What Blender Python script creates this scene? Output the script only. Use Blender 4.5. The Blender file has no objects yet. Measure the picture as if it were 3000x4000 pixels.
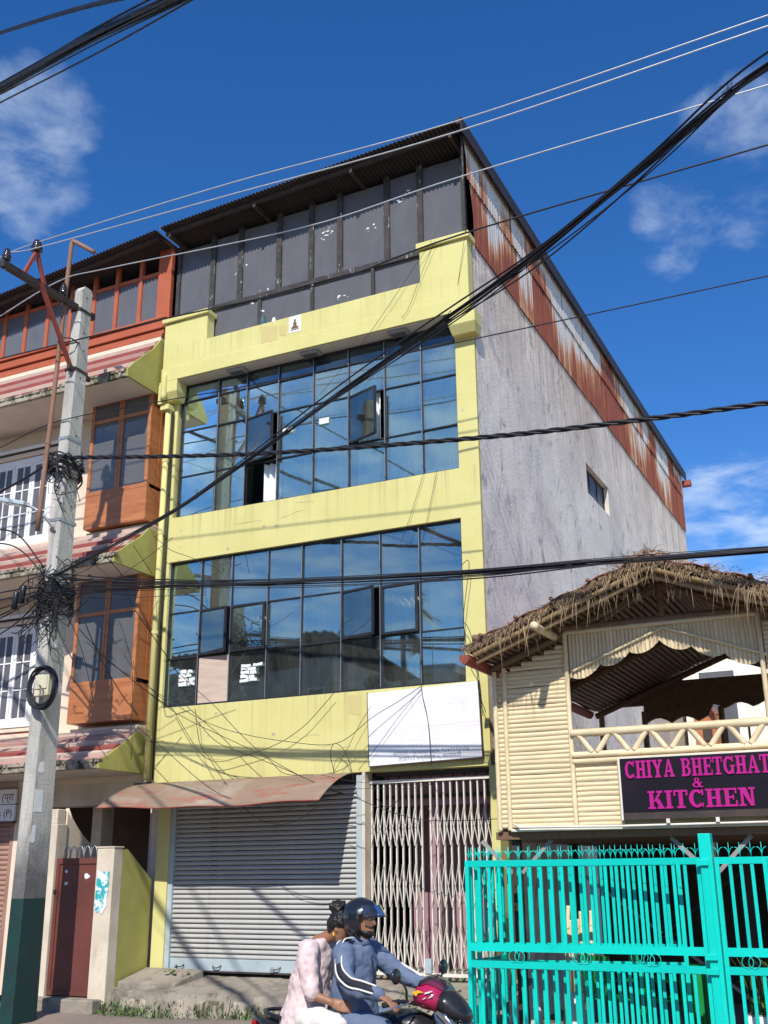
import bpy, math, random
from mathutils import Vector, Matrix, Euler

# ------------------------------------------------------------------ camera, sky, sun, exposure
scene = bpy.context.scene
COL = scene.collection
rnd = random.Random(7)

def camera():
    pitch, roll, yaw = 0.324235614, -0.00911609587, 0.448174404
    f = Vector((-math.sin(yaw) * math.cos(pitch), math.cos(yaw) * math.cos(pitch), math.sin(pitch)))
    r0 = Vector((math.cos(yaw), math.sin(yaw), 0.0))
    u0 = r0.cross(f)
    r = math.cos(roll) * r0 + math.sin(roll) * u0
    u = math.cos(roll) * u0 - math.sin(roll) * r0
    m = Matrix((r, u, -f)).transposed().to_4x4()
    m.translation = Vector((5.193, -14.071, 1.85))
    c = bpy.data.cameras.new('camera')
    c.sensor_fit = 'VERTICAL'
    c.sensor_height = 24.0
    c.lens = 4211.7 / 4000.0 * 24.0
    c.clip_start = 0.05
    c.clip_end = 3000.0
    o = bpy.data.objects.new('camera', c)
    COL.objects.link(o)
    o.matrix_world = m
    scene.camera = o
camera()

SUN_EL, SUN_AZ = math.radians(42.8), math.radians(165.5)   # azimuth clockwise from +Y

def NN(nt, kind, **kw):
    n = nt.nodes.new(kind)
    for k, v in kw.items():
        setattr(n, k, v)
    return n

def world():
    w = bpy.data.worlds.new('World')
    scene.world = w
    w.use_nodes = True
    nt = w.node_tree
    nt.nodes.clear()
    L = nt.links.new
    out = NN(nt, 'ShaderNodeOutputWorld')
    bg = NN(nt, 'ShaderNodeBackground')
    sky = NN(nt, 'ShaderNodeTexSky', sky_type='NISHITA', sun_disc=False)
    sky.sun_elevation = SUN_EL
    sky.sun_rotation = SUN_AZ
    sky.altitude = 1350.0
    sky.air_density = 1.0
    sky.dust_density = 0.35
    sky.ozone_density = 3.2
    hsv = NN(nt, 'ShaderNodeHueSaturation')
    hsv.inputs['Hue'].default_value = 0.508
    hsv.inputs['Saturation'].default_value = 1.30
    hsv.inputs['Value'].default_value = 1.05
    L(sky.outputs[0], hsv.inputs['Color'])
    # clouds: the sky direction carried onto a flat layer, broken by noise
    tc = NN(nt, 'ShaderNodeTexCoord')
    sep = NN(nt, 'ShaderNodeSeparateXYZ')
    L(tc.outputs['Generated'], sep.inputs[0])
    mx = NN(nt, 'ShaderNodeMath', operation='MAXIMUM')
    mx.inputs[1].default_value = 0.06
    L(sep.outputs['Z'], mx.inputs[0])
    dx = NN(nt, 'ShaderNodeMath', operation='DIVIDE')
    dy = NN(nt, 'ShaderNodeMath', operation='DIVIDE')
    L(sep.outputs['X'], dx.inputs[0]); L(mx.outputs[0], dx.inputs[1])
    L(sep.outputs['Y'], dy.inputs[0]); L(mx.outputs[0], dy.inputs[1])
    comb = NN(nt, 'ShaderNodeCombineXYZ')
    L(dx.outputs[0], comb.inputs[0]); L(dy.outputs[0], comb.inputs[1])
    mp = NN(nt, 'ShaderNodeMapping')
    mp.inputs['Location'].default_value = (3.3, 1.7, 0.0)
    mp.inputs['Scale'].default_value = (2.7, 2.4, 1.0)
    mp.inputs['Rotation'].default_value = (0, 0, math.radians(35))
    L(comb.outputs[0], mp.inputs['Vector'])
    n1 = NN(nt, 'ShaderNodeTexNoise')
    n1.inputs['Scale'].default_value = 1.7
    n1.inputs['Detail'].default_value = 9.0
    n1.inputs['Roughness'].default_value = 0.6
    n1.inputs['Distortion'].default_value = 0.25
    L(mp.outputs[0], n1.inputs['Vector'])
    # where the day's cloud banks stand: soft directions in the sky
    banks = [((-0.6042, 0.5613, 0.5656), 0.9972, 0.9998), ((-0.5785, 0.5465, 0.6055), 0.9975, 0.9998), ((-0.0538, 0.8221, 0.5667), 0.9955, 0.9990), ((-0.1191, 0.8364, 0.5350), 0.9982, 0.9999),
             ((-0.1213, 0.9556, 0.2684), 0.992, 0.9993), ((-0.62, -0.70, 0.36), 0.915, 0.99),
             ((-0.40, -0.85, 0.34), 0.92, 0.99), ((-0.95, -0.10, 0.25), 0.93, 0.99), ((0.7, -0.6, 0.35), 0.9, 0.99)]
    acc = None
    for d, lo, hi in banks:
        v = Vector(d).normalized()
        dt = NN(nt, 'ShaderNodeVectorMath', operation='DOT_PRODUCT')
        dt.inputs[1].default_value = v
        L(tc.outputs['Generated'], dt.inputs[0])
        mr = NN(nt, 'ShaderNodeMapRange', interpolation_type='SMOOTHSTEP')
        mr.inputs[1].default_value = lo
        mr.inputs[2].default_value = hi
        L(dt.outputs['Value'], mr.inputs[0])
        if acc is None:
            acc = mr.outputs[0]
        else:
            m2 = NN(nt, 'ShaderNodeMath', operation='MAXIMUM')
            L(acc, m2.inputs[0]); L(mr.outputs[0], m2.inputs[1])
            acc = m2.outputs[0]
    addm = NN(nt, 'ShaderNodeMath', operation='MULTIPLY_ADD')
    addm.inputs[1].default_value = 0.34
    L(acc, addm.inputs[0]); L(n1.outputs[0], addm.inputs[2])
    cr = NN(nt, 'ShaderNodeMapRange', interpolation_type='SMOOTHSTEP')
    cr.inputs[1].default_value = 0.68
    cr.inputs[2].default_value = 1.08
    cr.inputs[4].default_value = 0.5
    L(addm.outputs[0], cr.inputs[0])
    mix = NN(nt, 'ShaderNodeMixRGB')
    mix.inputs[2].default_value = (5.4, 6.2, 7.0, 1)
    L(cr.outputs[0], mix.inputs[0]); L(hsv.outputs[0], mix.inputs[1])
    L(mix.outputs[0], bg.inputs['Color'])
    bg.inputs['Strength'].default_value = 0.125
    L(bg.outputs[0], out.inputs['Surface'])
world()

def sun():
    l = bpy.data.lights.new('sun', 'SUN')
    l.energy = 4.0
    l.angle = math.radians(0.53)
    l.color = (1.0, 0.955, 0.88)
    o = bpy.data.objects.new('sun', l)
    COL.objects.link(o)
    d = Vector((math.sin(SUN_AZ) * math.cos(SUN_EL), math.cos(SUN_AZ) * math.cos(SUN_EL), math.sin(SUN_EL)))
    o.rotation_euler = d.to_track_quat('Z', 'Y').to_euler()
    o.location = d * 60
sun()
scene.view_settings.view_transform = 'Standard'
scene.view_settings.look = 'None'
scene.view_settings.exposure = 0.42
scene.view_settings.gamma = 1.0
scene.view_settings.use_curve_mapping = False
scene.cycles.max_bounces = 8
scene.cycles.transparent_max_bounces = 24
scene.cycles.use_denoising = True

# ------------------------------------------------------------------ object helpers
def link(o, parent=None):
    COL.objects.link(o)
    if parent is not None:
        o.parent = parent
        o.matrix_parent_inverse = base_matrix(parent).inverted()
    return o

def base_matrix(o):
    m = Matrix.Translation(o.location) @ o.rotation_euler.to_matrix().to_4x4()
    if o.parent is not None:
        m = base_matrix(o.parent) @ o.matrix_parent_inverse @ m
    return m

def tag(o, label=None, cat=None, group=None, kind=None):
    if label: o['label'] = label
    if cat: o['category'] = cat
    if group: o['group'] = group
    if kind: o['kind'] = kind
    return o

def thing(name, label, cat, loc=(0, 0, 0), group=None):
    o = bpy.data.objects.new(name, None)
    o.empty_display_size = 0.2
    o.location = loc
    COL.objects.link(o)
    return tag(o, label, cat, group)

def copy_tree(o, parent=None):
    c = o.copy()
    COL.objects.link(c)
    if parent is not None:
        c.parent = parent
    for ch in [x for x in ALLKIDS.get(o.name, [])]:
        copy_tree(ch, c)
    return c
ALLKIDS = {}

class MB:
    """collects vertices and faces, then makes ONE mesh object"""
    def __init__(s):
        s.v, s.f = [], []
    def face(s, pts):
        i = len(s.v)
        s.v += [tuple(p) for p in pts]
        s.f.append(tuple(range(i, i + len(pts))))
        return s
    def hexa(s, a, b):          # two matching quads (lists of 4 points), joined
        i = len(s.v)
        s.v += [tuple(p) for p in a] + [tuple(p) for p in b]
        s.f += [(i + 3, i + 2, i + 1, i), (i + 4, i + 5, i + 6, i + 7)]
        for k in range(4):
            n = (k + 1) % 4
            s.f.append((i + k, i + n, i + 4 + n, i + 4 + k))
        return s
    def box(s, x0, x1, y0, y1, z0, z1):
        return s.hexa([(x0, y0, z0), (x1, y0, z0), (x1, y1, z0), (x0, y1, z0)],
                      [(x0, y0, z1), (x1, y0, z1), (x1, y1, z1), (x0, y1, z1)])
    def bar(s, p, q, w, h, up=(0, 0, 1)):
        p, q = Vector(p), Vector(q)
        d = (q - p).normalized()
        side = d.cross(Vector(up))
        if side.length < 1e-4:
            side = d.cross(Vector((0, 1, 0)))
        side.normalize()
        u = side.cross(d).normalized()
        a = [p + side * sx * w / 2 + u * sz * h / 2 for sx, sz in ((-1, -1), (1, -1), (1, 1), (-1, 1))]
        b = [x + (q - p) for x in a]
        return s.hexa(a, b)
    def prism(s, poly, axis, d0, d1):
        """poly: 2-D outline; axis x -> (y,z), y -> (x,z), z -> (x,y)"""
        def P(p, d):
            return {'x': (d, p[0], p[1]), 'y': (p[0], d, p[1]), 'z': (p[0], p[1], d)}[axis]
        i, n = len(s.v), len(poly)
        s.v += [P(p, d0) for p in poly] + [P(p, d1) for p in poly]
        s.f.append(tuple(reversed(range(i, i + n))))
        s.f.append(tuple(range(i + n, i + 2 * n)))
        for k in range(n):
            m = (k + 1) % n
            s.f.append((i + k, i + m, i + n + m, i + n + k))
        return s
    def tube(s, path, r, n=8, closed=False, caps=True):
        path = [Vector(p) for p in path]
        m = len(path)
        rad = r if isinstance(r, (list, tuple)) else [r] * m
        up = None
        rings = []
        for k, p in enumerate(path):
            if closed:
                t = path[(k + 1) % m] - path[k - 1]
            else:
                t = path[min(k + 1, m - 1)] - path[max(k - 1, 0)]
            t.normalize()
            if up is None:
                up = Vector((0, 0, 1)) if abs(t.z) < 0.9 else Vector((1, 0, 0))
            up = (up - t * up.dot(t))
            if up.length < 1e-5:
                up = t.orthogonal()
            up.normalize()
            sd = t.cross(up)
            rings.append([p + (up * math.cos(2 * math.pi * j / n) + sd * math.sin(2 * math.pi * j / n)) * rad[k] for j in range(n)])
        i = len(s.v)
        for rg in rings:
            s.v += [tuple(q) for q in rg]
        for k in range(m if closed else m - 1):
            a, b = i + k * n, i + ((k + 1) % m) * n
            for j in range(n):
                jn = (j + 1) % n
                s.f.append((a + j, a + jn, b + jn, b + j))
        if caps and not closed:
            s.f.append(tuple(i + j for j in reversed(range(n))))
            s.f.append(tuple(i + (m - 1) * n + j for j in range(n)))
        return s
    def loft(s, rows, n=16):
        """rows: (centre, tangent-free) list of (centre, axisA, axisB): ellipse rings joined and capped"""
        i = len(s.v)
        for c, a, b in rows:
            c, a, b = Vector(c), Vector(a), Vector(b)
            for j in range(n):
                t = 2 * math.pi * j / n
                s.v.append(tuple(c + a * math.cos(t) + b * math.sin(t)))
        m = len(rows)
        for k in range(m - 1):
            for j in range(n):
                jn = (j + 1) % n
                s.f.append((i + k * n + j, i + k * n + jn, i + (k + 1) * n + jn, i + (k + 1) * n + j))
        s.f.append(tuple(i + j for j in reversed(range(n))))
        s.f.append(tuple(i + (m - 1) * n + j for j in range(n)))
        return s
    def lathe(s, prof, centre, axis=(0, 0, 1), n=16):
        """prof: (distance along axis, radius)"""
        ax = Vector(axis).normalized()
        a = ax.orthogonal().normalized()
        b = ax.cross(a)
        c = Vector(centre)
        return s.loft([(c + ax * h, a * r, b * r) for h, r in prof], n)
    def ball(s, c, rx, ry, rz, n=16, m=10):
        rows = []
        for k in range(m + 1):
            t = math.pi * k / m
            rr = max(math.sin(t), 0.02)
            rows.append(((c[0], c[1], c[2] - rz * math.cos(t)), (rx * rr, 0, 0), (0, ry * rr, 0)))
        return s.loft(rows, n)
    def grid(s, fn, nu, nv):
        i = len(s.v)
        for a in range(nu + 1):
            for b in range(nv + 1):
                s.v.append(tuple(fn(a / nu, b / nv)))
        for a in range(nu):
            for b in range(nv):
                k = i + a * (nv + 1) + b
                s.f.append((k, k + nv + 1, k + nv + 2, k + 1))
        return s
    def obj(s, name, mat, parent=None, smooth=False, bevel=0.0, solid=0.0, fix=False):
        me = bpy.data.meshes.new(name)
        me.from_pydata(s.v, [], s.f)
        if smooth:
            me.polygons.foreach_set('use_smooth', [True] * len(me.polygons))
        me.materials.append(mat)
        me.update()
        o = bpy.data.objects.new(name, me)
        link(o, parent)
        if parent is not None:
            ALLKIDS.setdefault(parent.name, []).append(o)
        if solid:
            md = o.modifiers.new('thick', 'SOLIDIFY')
            md.thickness = solid
            md.offset = 0
        if bevel:
            md = o.modifiers.new('bevel', 'BEVEL')
            md.width = bevel
            md.segments = 2
            md.limit_method = 'ANGLE'
        return o

def again(o, dx=0, dy=0, dz=0, parent=None):
    """a copy of one piece that shares its mesh, moved"""
    c = o.copy()
    COL.objects.link(c)
    c.location = Vector(o.location) + Vector((dx, dy, dz))
    if parent is not None:
        c.parent = parent
    if c.parent is not None:
        ALLKIDS.setdefault(c.parent.name, []).append(c)
    return c

def B(name, mat, parent, *dims, **kw):
    m = MB()
    for d in dims:
        m.box(*d)
    return m.obj(name, mat, parent, **kw)

def spline(pts, k=8):
    """Catmull-Rom through the points"""
    P = [Vector(p) for p in pts]
    if len(P) < 3:
        return [P[0].lerp(P[-1], i / k) for i in range(k + 1)]
    P = [P[0] * 2 - P[1]] + P + [P[-1] * 2 - P[-2]]
    out = []
    for i in range(1, len(P) - 2):
        p0, p1, p2, p3 = P[i - 1:i + 3]
        for j in range(k):
            t = j / k
            out.append(0.5 * ((2 * p1) + (p2 - p0) * t + (2 * p0 - 5 * p1 + 4 * p2 - p3) * t * t + (3 * p1 - p0 - 3 * p2 + p3) * t ** 3))
    out.append(P[-2])
    return out

# ------------------------------------------------------------------ materials
def ramp(nt, fac, stops, interp='LINEAR'):
    r = NN(nt, 'ShaderNodeValToRGB')
    r.color_ramp.interpolation = interp
    els = r.color_ramp.elements
    while len(els) < len(stops):
        els.new(0.5)
    for e, (p, c) in zip(els, stops):
        e.position = p
        e.color = (c[0], c[1], c[2], 1) if isinstance(c, (tuple, list)) else (c, c, c, 1)
    nt.links.new(fac, r.inputs[0])
    return r.outputs[0]

def mixc(nt, fac, a, b, mode='MIX'):
    m = NN(nt, 'ShaderNodeMixRGB', blend_type=mode)
    for sock, v in ((m.inputs[0], fac), (m.inputs[1], a), (m.inputs[2], b)):
        if isinstance(v, (int, float)):
            sock.default_value = v
        elif isinstance(v, tuple):
            sock.default_value = (v[0], v[1], v[2], 1)
        else:
            nt.links.new(v, sock)
    return m.outputs[0]

def coords(nt, scale=(1, 1, 1), random_shift=True, src='Object'):
    tc = NN(nt, 'ShaderNodeTexCoord')
    mp = NN(nt, 'ShaderNodeMapping')
    mp.inputs['Scale'].default_value = scale
    nt.links.new(tc.outputs[src], mp.inputs['Vector'])
    if random_shift:
        oi = NN(nt, 'ShaderNodeObjectInfo')
        ml = NN(nt, 'ShaderNodeMath', operation='MULTIPLY')
        ml.inputs[1].default_value = 37.0
        nt.links.new(oi.outputs['Random'], ml.inputs[0])
        cb = NN(nt, 'ShaderNodeCombineXYZ')
        for k in range(3):
            nt.links.new(ml.outputs[0], cb.inputs[k])
        nt.links.new(cb.outputs[0], mp.inputs['Location'])
    return mp.outputs[0]

def noise(nt, vec, scale, detail=6, rough=0.55, dist=0.0):
    n = NN(nt, 'ShaderNodeTexNoise')
    n.inputs['Scale'].default_value = scale
    n.inputs['Detail'].default_value = detail
    n.inputs['Roughness'].default_value = rough
    n.inputs['Distortion'].default_value = dist
    nt.links.new(vec, n.inputs['Vector'])
    return n.outputs[0]

def new_mat(name):
    m = bpy.data.materials.new(name)
    m.use_nodes = True
    nt = m.node_tree
    b = nt.nodes['Principled BSDF']
    return m, nt, b

def bump(nt, b, h, strength, dist=0.01):
    n = NN(nt, 'ShaderNodeBump')
    n.inputs['Strength'].default_value = strength
    n.inputs['Distance'].default_value = dist
    nt.links.new(h, n.inputs['Height'])
    nt.links.new(n.outputs[0], b.inputs['Normal'])

def paint(name, col, col2=None, scale=2.5, stretch=(1, 1, 1), rough=0.7, metal=0.0, lo=0.35, hi=0.7,
          bmp=0.25, bscale=35, spec=0.35, stains=None, chips=None, shift=False, coat=0.0, bdist=0.01):
    """colour broken up by noise; stains = (colour, noise scale, stretch, lo, hi); chips = the same, sharp edged"""
    m, nt, b = new_mat(name)
    v = coords(nt, stretch, shift)
    c = ramp(nt, noise(nt, v, scale), [(lo, col), (hi, col2 or tuple(x * 0.8 for x in col))])
    oi = NN(nt, 'ShaderNodeObjectInfo')
    vr = ramp(nt, oi.outputs['Random'], [(0, 0.88), (1, 1.06)])
    if shift:
        c = mixc(nt, 1.0, c, vr, 'MULTIPLY')
    for st in (stains or []):
        sv = coords(nt, st[2], shift)
        f = ramp(nt, noise(nt, sv, st[1], 8, 0.65, 0.3), [(st[3], 0.0), (st[4], 1.0)])
        c = mixc(nt, f, c, st[0])
    for st in (chips or []):
        sv = coords(nt, st[2], shift)
        f = ramp(nt, noise(nt, sv, st[1], 5, 0.6, 0.6), [(st[3], 0.0), (min(st[3] + 0.015, 1), 1.0)])
        c = mixc(nt, f, c, st[0])
    nt.links.new(c, b.inputs['Base Color'])
    b.inputs['Metallic'].default_value = metal
    b.inputs['Specular IOR Level'].default_value = spec
    if coat:
        b.inputs['Coat Weight'].default_value = coat
        b.inputs['Coat Roughness'].default_value = 0.15
    fine = noise(nt, coords(nt, (1, 1, 1), shift), bscale, 6, 0.6)
    rr = ramp(nt, fine, [(0.3, max(rough - 0.1, 0.02)), (0.75, min(rough + 0.1, 1))])
    nt.links.new(rr, b.inputs['Roughness'])
    if bmp:
        bump(nt, b, fine, bmp, bdist)
    return m

def text_mesh(body, size, align, mat, parent, loc, sx=1.0, name='lettering'):
    """printed lettering as a thin mesh standing on a wall that faces -Y"""
    cu = bpy.data.curves.new(name, 'FONT')
    cu.body = body; cu.size = size; cu.align_x = align; cu.extrude = .0006
    t = bpy.data.objects.new(name, cu)
    COL.objects.link(t)
    dg = bpy.context.evaluated_depsgraph_get()
    me = bpy.data.meshes.new_from_object(t.evaluated_get(dg))
    bpy.data.objects.remove(t); bpy.data.curves.remove(cu)
    me.transform(Matrix.Translation(loc) @ Matrix.Rotation(math.radians(90), 4, 'X') @ Matrix.Diagonal((sx, 1, 1, 1)))
    me.materials.clear(); me.materials.append(mat)
    o = bpy.data.objects.new(name, me)
    link(o, parent)
    return o

V1 = (1, 1, 1)
DRIP = (3.2, 3.2, 0.22)
def yellow_plaster():
    """yellow wall paint: faint cloudiness, rain runs below the sills and the parapet, thin scuffs"""
    m, nt, b = new_mat('yellow_paint')
    v = coords(nt, V1, False)
    c = ramp(nt, noise(nt, v, 0.9, 7, 0.6), [(0.32, (0.63, 0.585, 0.25)), (0.68, (0.56, 0.51, 0.195))])
    c = mixc(nt, ramp(nt, noise(nt, v, 2.3, 8, 0.7, 0.4), [(0.60, 0.0), (0.82, 0.8)]), c, (0.49, 0.41, 0.20))
    tc = NN(nt, 'ShaderNodeTexCoord'); sp = NN(nt, 'ShaderNodeSeparateXYZ')
    nt.links.new(tc.outputs['Object'], sp.inputs[0])
    runs = ramp(nt, noise(nt, coords(nt, (6, 6, 0.12), False), 1.7, 9, 0.72, 0.2), [(0.50, 0.0), (0.66, 1.0)])
    for sill, depth, amt in ((7.60, .75, .55), (4.40, .95, .55), (10.73, .6, .45), (11.34, .5, .35), (3.24, -.5, .4)):
        mr = NN(nt, 'ShaderNodeMapRange'); mr.inputs[1].default_value = sill - depth; mr.inputs[2].default_value = sill; mr.inputs[4].default_value = amt
        nt.links.new(sp.outputs['Z'], mr.inputs[0])
        cut = NN(nt, 'ShaderNodeMath', operation='LESS_THAN' if depth > 0 else 'GREATER_THAN'); cut.inputs[1].default_value = sill + (.01 if depth > 0 else -.01)
        nt.links.new(sp.outputs['Z'], cut.inputs[0])
        mu = NN(nt, 'ShaderNodeMath', operation='MULTIPLY'); nt.links.new(mr.outputs[0], mu.inputs[0]); nt.links.new(cut.outputs[0], mu.inputs[1])
        m3 = NN(nt, 'ShaderNodeMath', operation='MULTIPLY'); nt.links.new(mu.outputs[0], m3.inputs[0]); nt.links.new(runs, m3.inputs[1])
        c = mixc(nt, m3.outputs[0], c, (0.33, 0.285, 0.125))
    nt.links.new(c, b.inputs['Base Color'])
    b.inputs['Roughness'].default_value = 0.8
    b.inputs['Specular IOR Level'].default_value = 0.3
    h = NN(nt, 'ShaderNodeMath', operation='MULTIPLY_ADD'); h.inputs[1].default_value = 3.0
    nt.links.new(noise(nt, v, 2.2, 4), h.inputs[0]); nt.links.new(noise(nt, v, 60, 6, 0.6), h.inputs[2])
    bump(nt, b, h.outputs[0], 0.22, 0.012)
    return m
YELLOW = yellow_plaster()
YELLOWSHADE = paint('shaded_stained_yellow', (0.40, 0.375, 0.11), (0.31, 0.295, 0.085), 2.0, V1, 0.8, bmp=0.3,  # yellow paint with grazing-sun shade put into its colour, plus stains and chips
              stains=[((0.10, 0.09, 0.05), 2.2, (1, 1, 0.6), 0.66, 0.86)], chips=[((0.55, 0.50, 0.42), 2.6, V1, 0.70)])
CREAM = paint('cream_plaster', (0.72, 0.60, 0.47), (0.66, 0.53, 0.41), 1.6, V1, 0.8, bmp=0.2,
              stains=[((0.40, 0.31, 0.23), 1.6, DRIP, 0.62, 0.9)])
CREAMDIRTY = paint('worn_cream_plaster', (0.66, 0.58, 0.46), (0.50, 0.43, 0.33), 2.2, V1, 0.85, bmp=0.4,
                   stains=[((0.16, 0.13, 0.10), 1.5, (1.5, 1.5, 0.5), 0.58, 0.84)])
PINK = paint('pink_moulding', (0.46, 0.24, 0.205), (0.40, 0.25, 0.21), 2.5, V1, 0.8, bmp=0.25,
             stains=[((0.25, 0.14, 0.12), 2.0, DRIP, 0.6, 0.9)])
RED = paint('red_moulding', (0.27, 0.065, 0.055), (0.31, 0.095, 0.08), 3.0, V1, 0.75, bmp=0.25)
PALEPINK = paint('pale_pink_moulding', (0.56, 0.43, 0.35), (0.47, 0.34, 0.28), 2.5, V1, 0.8, bmp=0.2)
MOSSY = paint('mossy_concrete', (0.42, 0.37, 0.29), (0.30, 0.26, 0.20), 5.0, V1, 0.95, bmp=0.9, bscale=30,
              stains=[((0.045, 0.045, 0.025), 5.0, (1, 1, 0.6), 0.47, 0.60), ((0.12, 0.13, 0.04), 7.0, V1, 0.56, 0.7)])
SOFFIT = paint('soffit_plaster', (0.60, 0.56, 0.48), (0.52, 0.48, 0.42), 2.0, V1, 0.85, bmp=0.1)
ORANGE = paint('orange_frame_paint', (0.42, 0.105, 0.05), (0.35, 0.085, 0.04), 3.0, V1, 0.6, bmp=0.15,
               stains=[((0.22, 0.06, 0.03), 3.0, DRIP, 0.62, 0.85)])
WOOD = paint('orange_plywood', (0.46, 0.18, 0.07), (0.34, 0.115, 0.042), 2.0, (1.0, 1.0, 6.0), 0.5, bmp=0.12, coat=0.15,
             stains=[((0.22, 0.07, 0.025), 1.4, (1, 1, 2.5), 0.60, 0.82)])
WHITE = paint('white_window_paint', (0.80, 0.80, 0.79), (0.70, 0.69, 0.66), 3.0, V1, 0.5, bmp=0.12,
              chips=[((0.42, 0.40, 0.36), 6.0, V1, 0.72)])
CONCRETE = paint('pole_concrete', (0.47, 0.455, 0.41), (0.37, 0.355, 0.32), 3.0, (1, 1, 0.35), 0.85, bmp=0.35, bscale=55,
                 stains=[((0.24, 0.24, 0.23), 2.2, DRIP, 0.6, 0.85)], chips=[((0.25, 0.25, 0.24), 9.0, V1, 0.74)])
STEPCON = paint('step_concrete', (0.33, 0.285, 0.23), (0.23, 0.20, 0.165), 2.5, V1, 0.92, bmp=0.9, bscale=22,
                stains=[((0.10, 0.09, 0.07), 1.8, V1, 0.50, 0.72), ((0.05, 0.055, 0.03), 4.5, V1, 0.58, 0.70)])
ROADM = paint('dusty_road', (0.26, 0.205, 0.175), (0.18, 0.15, 0.13), 0.9, V1, 0.95, bmp=0.7, bscale=45,
              stains=[((0.27, 0.20, 0.15), 0.7, V1, 0.5, 0.75), ((0.07, 0.065, 0.06), 2.5, V1, 0.62, 0.8)])
BLACKMET = paint('blackened_steel', (0.045, 0.035, 0.032), (0.075, 0.05, 0.042), 5.0, V1, 0.65, 0.2, bmp=0.2)
DARKFRAME = paint('dark_window_frame', (0.022, 0.024, 0.03), (0.04, 0.042, 0.05), 5.0, V1, 0.45, 0.3, bmp=0.05)
PEELFRAME = paint('peeling_black_frame', (0.035, 0.03, 0.03), (0.06, 0.055, 0.055), 5.0, V1, 0.8, bmp=0.4,
                  chips=[((0.34, 0.33, 0.32), 5.0, (4, 4, 0.8), 0.63)])
ALUTRIM = paint('aluminium_bead', (0.42, 0.44, 0.46), (0.35, 0.36, 0.38), 4.0, V1, 0.4, 0.7, bmp=0.05)
SHUTTER = paint('grey_shutter_steel', (0.43, 0.43, 0.415), (0.37, 0.365, 0.35), 1.5, (1, 1, 3), 0.55, 0.0, bmp=0.1, bscale=50,
                stains=[((0.26, 0.235, 0.21), 2.5, (1, 1, 0.4), 0.58, 0.85)])
SHUTTERBLUE = paint('shutter_bottom_rail', (0.40, 0.47, 0.50), (0.34, 0.41, 0.44), 2.0, V1, 0.5, bmp=0.1,
                    stains=[((0.22, 0.22, 0.22), 4.0, V1, 0.6, 0.85)])
BROWNSHUT = paint('brown_shutter_steel', (0.34, 0.20, 0.155), (0.27, 0.15, 0.115), 2.0, V1, 0.6, bmp=0.1,
                  stains=[((0.13, 0.08, 0.065), 2.0, DRIP, 0.55, 0.85)])
LATTICE = paint('off_white_lattice_steel', (0.72, 0.68, 0.60), (0.62, 0.57, 0.50), 4.0, V1, 0.5, bmp=0.1,
                chips=[((0.20, 0.08, 0.04), 7.0, V1, 0.70)])
MAUVE = paint('mauve_wall', (0.40, 0.235, 0.27), (0.33, 0.19, 0.22), 1.8, V1, 0.85, bmp=0.2)
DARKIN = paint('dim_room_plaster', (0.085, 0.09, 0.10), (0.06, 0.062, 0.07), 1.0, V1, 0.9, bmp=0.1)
CURTAIN = paint('pale_curtain_cloth', (0.80, 0.82, 0.82), (0.70, 0.73, 0.74), 3.0, (1, 1, 0.3), 0.9, bmp=0.1)
TANCURT = paint('tan_curtain_cloth', (0.50, 0.42, 0.28), (0.40, 0.33, 0.21), 3.0, (1, 1, 0.3), 0.9, bmp=0.1)
PLY = paint('weathered_board', (0.55, 0.43, 0.35), (0.45, 0.34, 0.28), 3.0, (1, 1, 5), 0.8, bmp=0.15)
ROOFDARK = paint('dark_corrugated_sheet', (0.055, 0.042, 0.038), (0.035, 0.028, 0.028), 2.0, (1, 0.2, 1), 0.6, 0.3, bmp=0.1)
GALV = paint('galvanised_steel', (0.42, 0.43, 0.44), (0.34, 0.35, 0.36), 4.0, V1, 0.45, 0.6, bmp=0.1)
AWNING = paint('painted_awning_sheet', (0.27, 0.18, 0.125), (0.22, 0.155, 0.115), 1.6, V1, 0.7, bmp=0.3, bscale=25,
               stains=[((0.34, 0.285, 0.23), 1.1, V1, 0.5, 0.72), ((0.34, 0.045, 0.035), 1.3, (0.5, 2.5, 2.5), 0.56, 0.70)],
               chips=[((0.14, 0.05, 0.03), 6.0, V1, 0.74)])
SIGNWHITE = paint('white_sign_sheet', (0.78, 0.78, 0.79), (0.70, 0.70, 0.70), 1.4, V1, 0.45, bmp=0.25, bscale=3, stains=[((0.50, 0.47, 0.42), 2.0, (3, 3, 0.3), 0.62, 0.85)])
FADED = paint('faded_red_print', (0.70, 0.65, 0.65), (0.73, 0.70, 0.70), 2.0, V1, 0.5, bmp=0)
GREYPRINT = paint('grey_print', (0.20, 0.23, 0.29), (0.28, 0.30, 0.36), 2.0, V1, 0.5, bmp=0)
MAROON = paint('maroon_steel_door', (0.155, 0.048, 0.035), (0.115, 0.037, 0.03), 1.6, V1, 0.5, bmp=0.1, bscale=20,
               stains=[((0.05, 0.02, 0.018), 1.3, V1, 0.56, 0.8), ((0.24, 0.085, 0.05), 1.0, (1, 1, 0.6), 0.56, 0.8)])
GREENPAINT = paint('dark_green_paint', (0.008, 0.045, 0.042), (0.012, 0.03, 0.03), 3.0, V1, 0.6, bmp=0.3,
                   chips=[((0.30, 0.31, 0.30), 9.0, (1, 1, 2), 0.745)])
SOOT = paint('sooty_concrete', (0.10, 0.098, 0.10), (0.22, 0.215, 0.205), 3.0, (1, 1, 0.5), 0.9, bmp=0.4, bscale=50,
             chips=[((0.36, 0.36, 0.34), 4.0, (1, 1, 2), 0.70)])
RUSTPIPE = paint('rusty_pipe', (0.27, 0.15, 0.095), (0.20, 0.10, 0.065), 5.0, (1, 1, 0.5), 0.8, bmp=0.4)
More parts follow.
